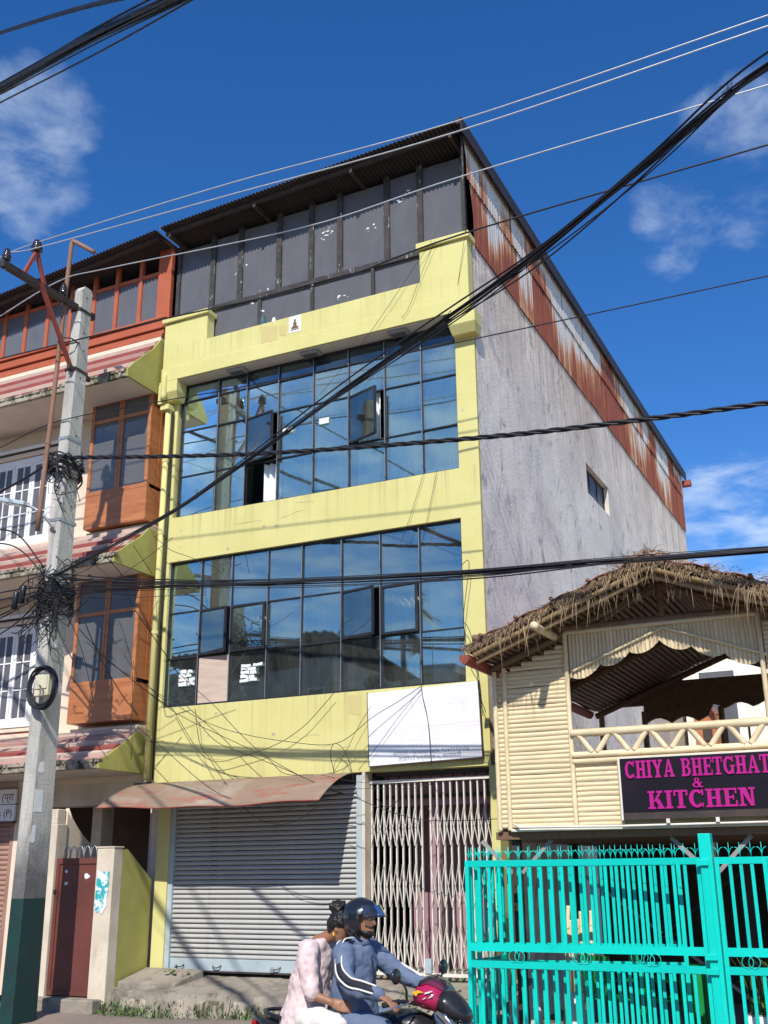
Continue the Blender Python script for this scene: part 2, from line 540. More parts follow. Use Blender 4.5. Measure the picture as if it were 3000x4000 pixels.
REDSTEEL = paint('red_oxide_steel', (0.30, 0.065, 0.045), (0.22, 0.05, 0.04), 4.0, V1, 0.7, bmp=0.2)
CABLE = paint('black_cable', (0.012, 0.012, 0.016), (0.022, 0.022, 0.028), 8.0, V1, 0.5, bmp=0)
WIREAL = paint('aluminium_wire', (0.60, 0.61, 0.62), (0.50, 0.51, 0.52), 6.0, V1, 0.45, 0.5, bmp=0)
PORCELAIN = paint('brown_porcelain', (0.03, 0.022, 0.028), (0.045, 0.03, 0.035), 4.0, V1, 0.15, bmp=0, spec=0.6)
BAMBOO = paint('pale_bamboo', (0.72, 0.60, 0.385), (0.62, 0.50, 0.30), 2.0, (1.2, 6, 6), 0.5, bmp=0.15, bscale=30, shift=True,
               stains=[((0.36, 0.24, 0.11), 2.5, (1.5, 5, 5), 0.66, 0.9)])
BAMBOOV = paint('upright_bamboo', (0.72, 0.60, 0.385), (0.62, 0.50, 0.30), 2.0, (6, 6, 1.2), 0.5, bmp=0.15, bscale=30, shift=True,
                stains=[((0.36, 0.24, 0.11), 2.5, (5, 5, 1.5), 0.66, 0.9)])
BAMBOODARK = paint('dark_bamboo', (0.20, 0.125, 0.07), (0.13, 0.08, 0.045), 2.0, (6, 1.2, 6), 0.6, bmp=0.2, shift=True)  # darker bamboo for roof frame, ceiling canes and hut back
STRAW = paint('dry_straw', (0.40, 0.29, 0.175), (0.24, 0.165, 0.10), 9.0, V1, 0.8, bmp=0.2, lo=0.3, hi=0.75)
STRAWBASE = paint('old_thatch', (0.20, 0.14, 0.10), (0.12, 0.085, 0.06), 9.0, (2, 2, 2), 0.95, bmp=1.0, bscale=50)
TILEROOF = paint('red_brown_roof_sheet', (0.26, 0.10, 0.08), (0.19, 0.075, 0.06), 3.0, V1, 0.8, bmp=0.3)
SIGNBLACK = paint('black_sign_board', (0.008, 0.006, 0.012), (0.013, 0.010, 0.017), 2.0, V1, 0.6, bmp=0.02, spec=0.15)
MAGENTA = paint('magenta_letters', (0.42, 0.014, 0.21), (0.38, 0.012, 0.19), 3.0, V1, 0.5, bmp=0, spec=0.2)
TEAL = paint('teal_gloss_paint', (0.0, 0.56, 0.47), (0.0, 0.53, 0.45), 2.0, V1, 0.35, bmp=0.06, bscale=30, spec=0.5, shift=True,
             stains=[((0.0, 0.38, 0.33), 2.5, V1, 0.60, 0.85), ((0.10, 0.34, 0.30), 1.2, V1, 0.64, 0.85)], chips=[((0.10, 0.045, 0.03), 13.0, V1, 0.735)])
GREENPLASTIC = paint('green_plastic', (0.015, 0.28, 0.06), (0.012, 0.23, 0.05), 3.0, V1, 0.4, bmp=0.03)
POSTER = paint('white_paper', (0.72, 0.73, 0.72), (0.62, 0.63, 0.62), 6.0, V1, 0.8, bmp=0.1)
TEALPAPER = paint('torn_blue_green_paper', (0.02, 0.36, 0.40), (0.70, 0.74, 0.74), 9.0, V1, 0.8, bmp=0.1, lo=0.46, hi=0.54)
LEAF = paint('weed_leaf', (0.085, 0.17, 0.035), (0.05, 0.10, 0.02), 6.0, V1, 0.6, bmp=0.1, shift=False)
LEAFDARK = paint('tree_leaf', (0.035, 0.085, 0.02), (0.055, 0.12, 0.03), 3.0, V1, 0.6, bmp=0.1)
BARK = paint('bark', (0.12, 0.09, 0.065), (0.08, 0.06, 0.045), 6.0, (1, 1, 0.3), 0.9, bmp=0.6)
BRICK = paint('orange_brick', (0.46, 0.17, 0.08), (0.38, 0.13, 0.06), 6.0, V1, 0.9, bmp=0.3)
WHITEWALL = paint('white_house_wall', (0.74, 0.71, 0.64), (0.66, 0.63, 0.56), 1.2, V1, 0.85, bmp=0.15)
GREYWALLM = paint('grey_house_wall', (0.30, 0.29, 0.28), (0.24, 0.23, 0.22), 1.2, V1, 0.85, bmp=0.15)
WOODBROWN = paint('brown_timber', (0.20, 0.11, 0.06), (0.14, 0.075, 0.04), 3.0, (4, 4, 0.6), 0.6, bmp=0.2)
BOXCREAM = paint('cream_plastic', (0.60, 0.56, 0.40), (0.54, 0.50, 0.36), 4.0, V1, 0.5, bmp=0.03)
CHALK = paint('slate_board', (0.015, 0.02, 0.03), (0.04, 0.045, 0.055), 5.0, V1, 0.8, bmp=0.05)
BLACKPLASTIC = paint('black_plastic', (0.014, 0.014, 0.016), (0.02, 0.02, 0.023), 4.0, V1, 0.35, bmp=0.03)

def plaster_grey():
    """the bare side wall: lime grey with long run-down weather streaks and rust wash from the sheets above"""
    m, nt, b = new_mat('weathered_grey_render')
    v = coords(nt, V1, False)
    base = ramp(nt, noise(nt, v, 0.55, 8, 0.65), [(0.36, (0.88, 0.80, 0.69)), (0.62, (0.66, 0.60, 0.54))])
    st = noise(nt, coords(nt, (1.0, 0.85, 0.65), False), 1.2, 10, 0.75, 1.4)
    c = mixc(nt, ramp(nt, st, [(0.52, 0.0), (0.68, 0.75)]), base, (0.40, 0.37, 0.35))
    st2 = noise(nt, coords(nt, (1.6, 1.3, 0.75), False), 2.0, 10, 0.75, 1.2)
    c = mixc(nt, ramp(nt, st2, [(0.55, 0.0), (0.64, 0.8)]), c, (0.30, 0.28, 0.285))
    pale = noise(nt, coords(nt, (1, 1.0, 0.6), False), 1.1, 8, 0.7, 0.4)
    c = mixc(nt, ramp(nt, pale, [(0.54, 0.0), (0.70, 0.8)]), c, (0.84, 0.78, 0.70))
    tc = NN(nt, 'ShaderNodeTexCoord'); sp = NN(nt, 'ShaderNodeSeparateXYZ')
    nt.links.new(tc.outputs['Object'], sp.inputs[0])
    top = NN(nt, 'ShaderNodeMapRange'); top.inputs[1].default_value = 8.6; top.inputs[2].default_value = 11.4
    nt.links.new(sp.outputs['Z'], top.inputs[0])
    drip = noise(nt, coords(nt, (5, 5, 0.16), False), 2.0, 8, 0.7, 0.2)
    mu = NN(nt, 'ShaderNodeMath', operation='MULTIPLY')
    nt.links.new(top.outputs[0], mu.inputs[0]); nt.links.new(ramp(nt, drip, [(0.42, 0.0), (0.62, 0.85)]), mu.inputs[1])
    c = mixc(nt, mu.outputs[0], c, (0.52, 0.33, 0.19))
    nt.links.new(c, b.inputs['Base Color'])
    b.inputs['Roughness'].default_value = 0.92
    b.inputs['Specular IOR Level'].default_value = 0.2
    h = noise(nt, v, 16, 9, 0.72)
    bump(nt, b, h, 0.7, 0.02)
    return m
GREYRENDER = plaster_grey()

def pole_concrete():
    """cast concrete with run marks, an uneven band of soot low down and flaked whitewash"""
    m, nt, b = new_mat('sooted_pole_concrete')
    v = coords(nt, V1, False)
    c = ramp(nt, noise(nt, coords(nt, (3, 3, 0.6), False), 2.2, 9, 0.68), [(0.34, (0.52, 0.50, 0.455)), (0.52, (0.44, 0.425, 0.385)), (0.70, (0.30, 0.29, 0.265))])
    c = mixc(nt, ramp(nt, noise(nt, coords(nt, (9, 9, 0.35), False), 2.0, 8, 0.7, 0.3), [(0.54, 0.0), (0.70, 0.75)]), c, (0.20, 0.19, 0.18))
    c = mixc(nt, ramp(nt, noise(nt, v, 7.0, 5, 0.6, 0.7), [(0.655, 0.0), (0.67, 1.0)]), c, (0.62, 0.61, 0.57))
    tc = NN(nt, 'ShaderNodeTexCoord'); sp = NN(nt, 'ShaderNodeSeparateXYZ')
    nt.links.new(tc.outputs['Object'], sp.inputs[0])
    ad = NN(nt, 'ShaderNodeMath', operation='MULTIPLY_ADD'); ad.inputs[1].default_value = 0.9
    nt.links.new(noise(nt, coords(nt, (2.5, 2.5, 1.2), False), 2.0, 8, 0.7, 0.6), ad.inputs[0]); nt.links.new(sp.outputs['Z'], ad.inputs[2])
    mr = NN(nt, 'ShaderNodeMapRange'); mr.inputs[1].default_value = 3.0; mr.inputs[2].default_value = 2.35; mr.inputs[4].default_value = 0.92
    nt.links.new(ad.outputs[0], mr.inputs[0])
    soot = ramp(nt, noise(nt, v, 5.0, 6, 0.65), [(0.3, (0.075, 0.072, 0.075)), (0.65, (0.15, 0.145, 0.14))])
    c = mixc(nt, mr.outputs[0], c, soot)
    nt.links.new(c, b.inputs['Base Color'])
    b.inputs['Roughness'].default_value = 0.9
    b.inputs['Specular IOR Level'].default_value = 0.2
    bump(nt, b, noise(nt, v, 32, 8, 0.7), 0.7, 0.02)
    return m
POLECON = pole_concrete()

def rust_sheet():
    """galvanised sheet, rusted from below in long tongues; each sheet its own amount"""
    m, nt, b = new_mat('rusting_galvanised_sheet')
    tc = NN(nt, 'ShaderNodeTexCoord'); sp = NN(nt, 'ShaderNodeSeparateXYZ')
    nt.links.new(tc.outputs['Object'], sp.inputs[0])
    hz = NN(nt, 'ShaderNodeMapRange'); hz.inputs[1].default_value = 13.3; hz.inputs[2].default_value = 11.6
    nt.links.new(sp.outputs['Z'], hz.inputs[0])
    tong = noise(nt, coords(nt, (7, 7, 0.42), False), 1.0, 10, 0.72, 0.3)
    blot = noise(nt, coords(nt, (0.5, 0.5, 0.35), False), 1.0, 3, 0.5)
    oi = NN(nt, 'ShaderNodeObjectInfo')
    def madd(a, k, c):
        n = NN(nt, 'ShaderNodeMath', operation='MULTIPLY_ADD'); n.inputs[1].default_value = k
        nt.links.new(a, n.inputs[0])
        if isinstance(c, float): n.inputs[2].default_value = c
        else: nt.links.new(c, n.inputs[2])
        return n.outputs[0]
    s = madd(hz.outputs[0], 0.46, madd(tong, 0.95, madd(blot, 1.25, madd(oi.outputs['Random'], 0.24, -0.97))))
    deep = ramp(nt, noise(nt, coords(nt, (6, 6, 0.8), False), 1.3, 8, 0.65), [(0.35, (0.36, 0.105, 0.055)), (0.65, (0.23, 0.065, 0.045))])
    edge = ramp(nt, tong, [(0.3, (0.58, 0.30, 0.14)), (0.7, (0.45, 0.18, 0.08))])
    zinc = ramp(nt, noise(nt, coords(nt, (2, 2, 0.8), False), 2.0, 6), [(0.3, (0.68, 0.66, 0.61)), (0.75, (0.56, 0.54, 0.50))])
    c = mixc(nt, ramp(nt, s, [(0.40, 0.0), (0.50, 1.0)]), zinc, edge)
    c = mixc(nt, ramp(nt, s, [(0.50, 0.0), (0.62, 1.0)]), c, deep)
    nt.links.new(c, b.inputs['Base Color'])
    b.inputs['Roughness'].default_value = 0.8
    b.inputs['Specular IOR Level'].default_value = 0.25
    bump(nt, b, noise(nt, coords(nt, V1, False), 40, 6), 0.3, 0.01)
    return m
RUSTSHEET = rust_sheet()

def glass(name, tint, refl, rough=0.02, gcol=(0.78, 0.88, 0.95), dirt=0.08, ior=1.5, dust=(0.42, 0.40, 0.37)):
    """thin reflective window glass: part mirror, part tinted and see-through, a film of dust"""
    m, nt, b = new_mat(name)
    nt.nodes.remove(b)
    out = [n for n in nt.nodes if n.type == 'OUTPUT_MATERIAL'][0]
    tr = NN(nt, 'ShaderNodeBsdfTransparent'); tr.inputs[0].default_value = (*tint, 1)
    gl = NN(nt, 'ShaderNodeBsdfGlossy'); gl.inputs['Roughness'].default_value = rough; gl.inputs['Color'].default_value = (*gcol, 1)
    fr = NN(nt, 'ShaderNodeFresnel'); fr.inputs[0].default_value = ior
    ad = NN(nt, 'ShaderNodeMath', operation='ADD', use_clamp=True); ad.inputs[1].default_value = refl
    nt.links.new(fr.outputs[0], ad.inputs[0])
    mx = NN(nt, 'ShaderNodeMixShader')
    nt.links.new(ad.outputs[0], mx.inputs[0]); nt.links.new(tr.outputs[0], mx.inputs[1]); nt.links.new(gl.outputs[0], mx.inputs[2])
    df = NN(nt, 'ShaderNodeBsdfDiffuse'); df.inputs[0].default_value = (*dust, 1)
    d = noise(nt, coords(nt, (1.5, 1.5, 0.6), True), 2.2, 9, 0.7, 0.4)
    f = ramp(nt, d, [(0.35, dirt * 0.35), (0.8, dirt * 2.2)] if dirt < .3 else [(0.25, dirt * 1.15), (0.8, dirt * 1.6)])
    m2 = NN(nt, 'ShaderNodeMixShader')
    nt.links.new(f, m2.inputs[0]); nt.links.new(mx.outputs[0], m2.inputs[1]); nt.links.new(df.outputs[0], m2.inputs[2])
    wv = noise(nt, coords(nt, V1, True), 1.1, 2)
    bp = NN(nt, 'ShaderNodeBump'); bp.inputs['Strength'].default_value = 0.05; bp.inputs['Distance'].default_value = 0.02
    nt.links.new(wv, bp.inputs['Height']); nt.links.new(bp.outputs[0], gl.inputs['Normal'])
    nt.links.new(m2.outputs[0], out.inputs['Surface'])
    return m
GLASSBLUE = glass('blue_reflective_glass', (0.91, 0.985, 0.97), 0.25, gcol=(0.84, 1.0, 0.88), dirt=0.04)
GLASSDARK = glass('dark_reflective_glass', (0.82, 0.89, 0.90), 0.20, gcol=(0.80, 0.98, 0.90), dirt=0.04)
GLASSDUST = glass('dusty_grey_glass', (0.16, 0.165, 0.18), 0.0, dirt=0.40, ior=1.22, dust=(0.21, 0.21, 0.235))
GLASSBAY = glass('bay_window_glass', (0.38, 0.38, 0.39), 0.0, dirt=0.30, ior=1.3, dust=(0.24, 0.235, 0.235))
GLASSTOP = glass('dark_top_glass', (0.10, 0.14, 0.17), 0.05, gcol=(0.5, 0.7, 0.8), dirt=0.05)  # darker, less reflective glass for the top row of panes
GLASSCLEAR = glass('clear_glass', (0.70, 0.74, 0.76), 0.05, dirt=0.03)

# ------------------------------------------------------------------ ground
def ground():
    o = MB().grid(lambda u, v: (-150 + 300 * u, -150 + 300 * v, -0.05), 4, 4).obj('ground', ROADM)
    tag(o, kind='structure')
    def road(u, v):
        x, y = -45 + 90 * u, -11.5 + 10.7 * v
        z = 0.0 + 0.012 * math.sin(x * 1.7) + 0.01 * math.sin(y * 2.3 + x) + (0.05 if v > 0.93 else 0.0)
        return (x, y, z)
    tag(MB().grid(road, 120, 30).obj('road', ROADM, smooth=True), kind='structure')
    # the sloping concrete apron in front of the shop, its mossy riser and broken edge slabs
    r = random.Random(3)
    top, n = [], 46
    for k in range(n + 1):
        x = -5.56 + 5.9 * k / n
        top.append((x, -0.86 + 0.05 * math.sin(x * 3.1) + r.uniform(-0.025, 0.025), 0.335 + r.uniform(-0.02, 0.02)))
    m = MB()
    for a, b in zip(top, top[1:]):
        m.face([a, b, (b[0], 0.55, 0.545), (a[0], 0.55, 0.545)])
        la = (a[0], a[1] - 0.05 + r.uniform(-.02, .02), 0.16); lb = (b[0], b[1] - 0.05, 0.16)
        m.face([la, lb, b, a])
        m.face([(a[0], a[1] - 0.12, -0.04), (b[0], b[1] - 0.12, -0.04), lb, la])
    tag(m.obj('pavement', STEPCON, smooth=False), kind='structure')
    m = MB()
    for k in range(9):
        x = -5.3 + k * 0.62
        m.hexa([(x, -0.93, 0.02), (x + .5, -0.95, 0.02), (x + .48, -0.84, 0.02), (x, -0.84, 0.02)],
               [(x + .02, -0.915, .19 + r.uniform(0, .09)), (x + .46, -0.93, .2 + r.uniform(0, .08)), (x + .46, -0.85, .27), (x + .02, -0.85, .27)])
    rb = m.obj('riser_stones', MOSSY, bpy.data.objects['pavement'], bevel=0.02)
    tag(rb, 'mossy broken stones facing the pavement edge', kind='stuff')
    # threshold slab and low step by the maroon door
    MB().hexa([(-5.52, -.70, .33), (-4.6, -.60, .33), (-4.5, -.05, .45), (-5.52, -.05, .45)], [(-5.52, -.70, .435), (-4.6, -.60, .425), (-4.5, -.05, .575), (-5.52, -.05, .58)]).obj('step_slab', STEPCON, bpy.data.objects['pavement'], bevel=0.012)
    B('door_step', STEPCON, bpy.data.objects['pavement'], (-7.2, -5.6, -1.12, -0.45, 0.03, 0.22), bevel=0.02)
    # grass and weeds on the riser
    g = MB()
    for k in range(2600):
        x = -5.6 + 6.0 * r.random() ** 1.0
        dens = 0.5 + 0.5 * math.sin(x * 2.3 + 1)
        if r.random() > 0.35 + dens * 0.6:
            continue
        y = -0.93 - abs(r.gauss(0, 0.10)); z = 0.0 + max(0, (0.22 - (-0.93 - y) * 1.4)) * r.random()
        a = r.uniform(0, 6.28); h = r.uniform(.025, .085); w = r.uniform(.006, .016)
        dx, dy = math.cos(a), math.sin(a)
        tip = (x + dx * h * .7, y + dy * h * .7 - .01, z + h)
        g.face([(x - dy * w, y + dx * w, z), (x + dy * w, y - dx * w, z), tip])
    tag(g.obj('grass', LEAF), 'short weeds and moss growing along the pavement riser', 'grass', kind='stuff')
ground()

# ------------------------------------------------------------------ the yellow building
XL, XR = -5.8, 0.0
yb = thing('yellow_building', 'narrow four storey yellow building with blue glass window bands', 'building', (-2.9, 0, 0))

def sine_sheet(x0, x1, nwave, amp, f, y0, y1, ny=1, per=6):
    """corrugated sheet, waves along x; f(x, y) gives the height"""
    n = nwave * per
    return MB().grid(lambda u, v: (x0 + (x1 - x0) * u, y0 + (y1 - y0) * v,
                                   f(x0 + (x1 - x0) * u, y0 + (y1 - y0) * v) + amp * math.sin(2 * math.pi * nwave * u)), n, ny)

def yellow_shell():
    m = MB()
    m.box(XL, -5.56, 0, .25, 3.24, 10.08)            # pilasters and bands
    m.box(-.32, XR, 0, .25, 3.24, 10.08)
    m.box(-5.56, -.32, 0.001, .25, 3.24, 4.40)
    m.box(-5.56, -.32, 0.001, .25, 6.82, 7.60)
    m.obj('facade_wall', YELLOW, yb)
    m = MB()
    m.prism([(-5.78, 10.08), (0.02, 10.08), (0.02, 11.36), (-.80, 11.30), (-.80, 10.76), (-4.87, 10.73), (-4.87, 11.24), (-5.78, 11.20)], 'y', -.22, 0.0)
    m.box(-5.56, -.32, 0.0, .30, 10.079, 10.5)
    m.obj('parapet', YELLOW, yb, bevel=0.012)
    B('parapet_band', YELLOW, yb, (-5.79, 0.03, -.235, -.219, 10.078, 10.33), bevel=0.006)
    B('parapet_cap', YELLOW, yb, (-5.82, -4.84, -.27, 0.03, 11.22, 11.31), bevel=0.012)
    B('parapet_cap', YELLOW, yb, (-.84, 0.07, -.27, 0.03, 11.345, 11.45), bevel=0.012)
    B('soffit', SOFFIT, yb, (-5.44, -.30, -.20, .12, 10.066, 10.078))
    m = MB()
    m.hexa([(-.30, -.15, 9.72), (.08, -.15, 9.72), (.08, .05, 9.72), (-.30, .05, 9.72)], [(-.33, -.245, 9.86), (.11, -.245, 9.86), (.11, .05, 9.86), (-.33, .05, 9.86)])
    m.hexa([(-.33, -.245, 9.86), (.11, -.245, 9.86), (.11, .05, 9.86), (-.33, .05, 9.86)], [(-.33, -.245, 10.078), (.11, -.245, 10.078), (.11, .05, 10.078), (-.33, .05, 10.078)])
    m.obj('bracket', YELLOW, yb, bevel=0.008)
    m = MB()
    m.hexa([(-5.82, -.15, 9.72), (-5.47, -.15, 9.72), (-5.47, .05, 9.72), (-5.82, .05, 9.72)], [(-5.82, -.235, 9.86), (-5.44, -.235, 9.86), (-5.44, .05, 9.86), (-5.82, .05, 9.86)])
    m.hexa([(-5.82, -.235, 9.86), (-5.44, -.235, 9.86), (-5.44, .05, 9.86), (-5.82, .05, 9.86)], [(-5.82, -.235, 10.078), (-5.44, -.235, 10.078), (-5.44, .05, 10.078), (-5.82, .05, 10.078)])
    m.obj('bracket', YELLOW, yb, bevel=0.008)
    # side wall: a finely uneven sheet of render with a window opening
    wy0, wy1, wz0, wz1 = 6.2, 7.95, 9.13, 9.78
    ys = [0.03, .4, .8] + [1.4 + .6 * k for k in range(8)] + [wy0] + [6.6, 7.1, 7.5] + [wy1] + [8.6 + .9 * k for k in range(10)] + [17.25]
    zs = [-.1, .6, 1.3, 2.1, 2.9, 3.7, 4.5, 5.3, 6.1, 6.9, 7.7, 8.4, wz0, 9.45, wz1, 10.3, 10.8, 11.42]
    r = random.Random(5)
    off = {}
    m = MB()
    for i in range(len(ys)):
        for j in range(len(zs)):
            edge = i in (0, len(ys) - 1)
            m.v.append((0.012 + (r.uniform(-.004, .004) if not edge else 0), ys[i] + (r.uniform(-.012, .012) if i == 0 else 0), zs[j]))
    nz = len(zs)
    for i in range(len(ys) - 1):
        for j in range(len(zs) - 1):
            if ys[i] >= wy0 - .01 and ys[i + 1] <= wy1 + .01 and zs[j] >= wz0 - .01 and zs[j + 1] <= wz1 + .01:
                continue
            a = i * nz + j
            m.f.append((a, a + nz, a + nz + 1, a + 1))
    for a, b in (((wy0, wz0), (wy1, wz0)), ((wy1, wz0), (wy1, wz1)), ((wy1, wz1), (wy0, wz1)), ((wy0, wz1), (wy0, wz0))):
        m.face([(0.012, a[0], a[1]), (0.012, b[0], b[1]), (-.16, b[0], b[1]), (-.16, a[0], a[1])])
    m.obj('side_wall', GREYRENDER, yb)
    B('rear_shell', GREYRENDER, yb, (XL, 0.0, 17.25, 17.4, -.1, 13.0), (XL - .02, XL + .15, .26, 17.25, -.1, 12.8))
    # side window
    w = B('window', DARKFRAME, yb, (-.12, -.08, wy0, wy1, wz0, wz0 + .05), (-.12, -.08, wy0, wy1, wz1 - .05, wz1),
          (-.12, -.08, wy0, wy0 + .05, wz0 + .05, wz1 - .05), (-.12, -.08, wy1 - .05, wy1, wz0 + .05, wz1 - .05),
          (-.12, -.08, 6.76, 6.81, wz0 + .05, wz1 - .05), (-.12, -.08, 7.34, 7.39, wz0 + .05, wz1 - .05))
    tag(w, 'small dark window high in the grey side wall')
    for a, b in ((6.25, 6.76), (6.81, 7.34), (7.39, 7.90)):
        B('pane', GLASSDUST, w, (-.102, -.098, a, b, wz0 + .05, wz1 - .05))
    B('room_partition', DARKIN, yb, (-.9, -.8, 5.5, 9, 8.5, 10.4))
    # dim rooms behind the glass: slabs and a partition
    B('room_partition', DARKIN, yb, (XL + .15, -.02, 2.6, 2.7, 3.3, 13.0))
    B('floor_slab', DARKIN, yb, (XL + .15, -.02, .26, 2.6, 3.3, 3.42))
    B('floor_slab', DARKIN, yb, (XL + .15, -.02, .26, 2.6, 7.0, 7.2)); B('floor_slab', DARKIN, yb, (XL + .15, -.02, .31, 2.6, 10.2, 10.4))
yellow_shell()

def paint_patches():
    """places where the yellow was touched up or has worn off, each a skin of paint of its own"""
    r = random.Random(41)
    worn = paint('touched_up_yellow', (0.56, 0.47, 0.20), (0.52, 0.44, 0.19), 4.0, V1, 0.85, bmp=0.1)
    bare = paint('bare_render', (0.46, 0.42, 0.34), (0.38, 0.34, 0.27), 6.0, V1, 0.9, bmp=0.3)
    for x0, x1, z0, z1, y in ((-3.75, -3.42, 10.36, 10.68, -.2222), (-3.40, -3.24, 10.40, 10.62, -.2224), (-2.2, -1.95, 4.05, 4.36, -.0012)):
        poly = [(x0 + r.uniform(0, .03), z0 + r.uniform(0, .04)), (x1 - r.uniform(0, .03), z0), (x1, z1 - r.uniform(0, .05)), (x0, z1)]
        MB().prism(poly, 'y', y, y + .003).obj('paint_patch', worn, yb)
    for k in range(26):
        x, z = r.choice(((r.uniform(-5.5, -.4), r.uniform(3.3, 4.35)), (r.uniform(-5.5, -.4), r.uniform(6.9, 7.5)), (r.uniform(-.28, -.03), r.uniform(3.5, 9.5))))
        n = r.randint(5, 8); s = r.uniform(.008, .03)
        poly = [(x + s * r.uniform(.5, 1.6) * math.cos(6.283 * j / n), z + s * r.uniform(.4, 1.1) * math.sin(6.283 * j / n)) for j in range(n)]
        MB().prism(poly, 'y', -.0022, .0).obj('paint_chip', bare, yb)
    for k in range(9):                       # hairline cracks
        x, z = r.uniform(-5.2, -.5), r.choice((r.uniform(3.5, 4.3), r.uniform(6.95, 7.5)))
        pts = [(x, -.0015, z)]
        for j in range(6):
            pts.append((pts[-1][0] + r.uniform(.03, .11), -.0015, pts[-1][2] + r.uniform(-.035, .03)))
        MB().tube(pts, .0016, 4).obj('crack', bare, yb)
paint_patches()

def rust_cladding():
    r = random.Random(11)
    for row, (z0, z1, ystart) in enumerate(((11.38, 12.50, -0.06), (12.46, 13.22, -0.34))):
        y = ystart
        k = 0
        while y < 17.2:
            w = min(r.uniform(.72, .84), 17.3 - y)
            n = max(int(w / .10), 2)
            x0 = 0.035 + 0.02 * row + 0.006 * (k % 2)
            yy0, ww = y, w + .03
            zt, zb = z1 + r.uniform(-.02, .02), z0 + r.uniform(-.015, .01)
            def fn(u, v, x0=x0, yy0=yy0, ww=ww, zt=zt, zb=zb, n=n, first=(k == 0)):
                yv = yy0 + ww * u
                if first:
                    yv = yy0 + ww * u + (0.0 if v > .5 else .12 * (1 - u))
                return (x0 + .006 * math.cos(2 * math.pi * n * u), yv, zb + (zt - zb) * v)
            MB().grid(fn, n * 4, 2).obj('cladding_sheet', RUSTSHEET, yb, smooth=True)
            y += w
            k += 1
    B('flashing', ROOFDARK, yb, (.06, .15, -.62, 17.6, 13.20, 13.31), (.14, .155, -.62, 17.6, 13.05, 13.31))
    B('gutter_end', REDSTEEL, yb, (.02, .30, 17.35, 17.55, 12.86, 13.02))
    B('flashing', PEELFRAME, yb, (.035, .06, -.36, -.33, 11.5, 13.2))
rust_cladding()

def roof_z(x, y):
    return 13.265 + 0.048 * x + 0.003 * y
def yellow_roof():
    o = sine_sheet(-5.72, 0.16, 78, .018, roof_z, -.62, 17.6, 2).obj('roof', ROOFDARK, yb, smooth=True, solid=0.004)
    for y in (-.45, .35, 1.4, 2.4):
        MB().bar((-5.7, y, roof_z(-5.7, y) - .06), (0.05, y, roof_z(0.05, y) - .06), .05, .07).obj('purlin', BLACKMET, o)
    MB().bar((-5.72, -.62, 13.0), (-5.72, 2.0, 13.01), .012, .05).obj('flashing', GALV, yb)
    for x in (-5.6, -3.8, -1.9, -.1):
        MB().bar((x, -.5, roof_z(x, 0) - .13), (x, 2.4, roof_z(x, 0) - .13), .05, .09).obj('rafter', BLACKMET, o)
yellow_roof()

def tilted_pane(x0, x1, z0, z1, y, mat, parent, r, name='pane', amt=.006):
    a, b, c = r.uniform(-amt, amt), r.uniform(-amt, amt), r.uniform(-amt, amt)
    m = MB()
    q = [(x0, y + a, z0), (x1, y + b, z0), (x1, y + b + c, z1), (x0, y + a + c, z1)]
    m.hexa([(p[0], p[1] - .0025, p[2]) for p in q], [(p[0], p[1] + .0025, p[2]) for p in q])
    return m.obj(name, mat, parent)

def glazing(xs, zs, y, name, label, gmat, skip=(), sash=(), seed=1):
    """a band of panes: frame with a bar at every grid line, each pane a piece of its own"""
    r = random.Random(seed)
    m = MB()
    t, d = .011, .03
    x0, x1 = xs[0], xs[-1]
    m.box(x0, x1, y - d, y + d, zs[0], zs[0] + .03); m.box(x0, x1, y - d, y + d, zs[-1] - .03, zs[-1])
    for k, x in enumerate(xs):
        w = .02 if k in (0, len(xs) - 1) else t
        m.box(x - w, x + w, y - d - .002, y + d, zs[0] + .03, zs[-1] - .03)
    for z in zs[1:-1]:
        for a, b in zip(xs, xs[1:]):
            m.box(a + t, b - t, y - d + .002, y + d, z - .010, z + .010)
    w = m.obj('window', DARKFRAME, yb)
    tag(w, label)
    beads = MB()
    for k, x in enumerate(xs[1:-1]):
        beads.box(x - .004, x + .005, y - d - .009, y - d - .002, zs[0] + .03, zs[-1] - .03)
    beads.obj('glazing_bead', ALUTRIM, w)
    for i in range(len(xs) - 1):
        for j in range(len(zs) - 1):
            if (i, j) in skip:
                continue
            tilted_pane(xs[i] + .011, xs[i + 1] - .011, zs[j] + .010, zs[j + 1] - .010, y, GLASSTOP if j == 3 else gmat, w, r)
    return w

def open_sash(w, x0, x1, z0, z1, y, ang, gmat, hinge='left'):
    """a framed sash swung outward"""
    a = math.radians(ang)
    W = x1 - x0 - .03
    def P(s, z, d=0.0):
        if hinge == 'left':
            return (x0 + .015 + s * W * math.cos(a) + d * math.sin(a), y - s * W * math.sin(a) + d * math.cos(a), z)
        return (x1 - .015 - s * W * math.cos(a) - d * math.sin(a), y - s * W * math.sin(a) + d * math.cos(a), z)
    m = MB()
    fw = .030 / W
    def slab(s0, s1, za, zb, t):
        m.hexa([P(s0, za, -t), P(s1, za, -t), P(s1, za, t), P(s0, za, t)], [P(s0, zb, -t), P(s1, zb, -t), P(s1, zb, t), P(s0, zb, t)])
    slab(0, 1, z0, z0 + .03, .018); slab(0, 1, z1 - .03, z1, .018)
    slab(0, fw, z0 + .03, z1 - .03, .018); slab(1 - fw, 1, z0 + .03, z1 - .03, .018)
    s = m.obj('sash', DARKFRAME, w)
    g = MB()
    g.hexa([P(fw, z0 + .04, -.003), P(1 - fw, z0 + .04, -.003), P(1 - fw, z0 + .04, .003), P(fw, z0 + .04, .003)],
           [P(fw, z1 - .04, -.003), P(1 - fw, z1 - .04, -.003), P(1 - fw, z1 - .04, .003), P(fw, z1 - .04, .003)])
    p = g.obj('sash_pane', gmat, w)
    return s

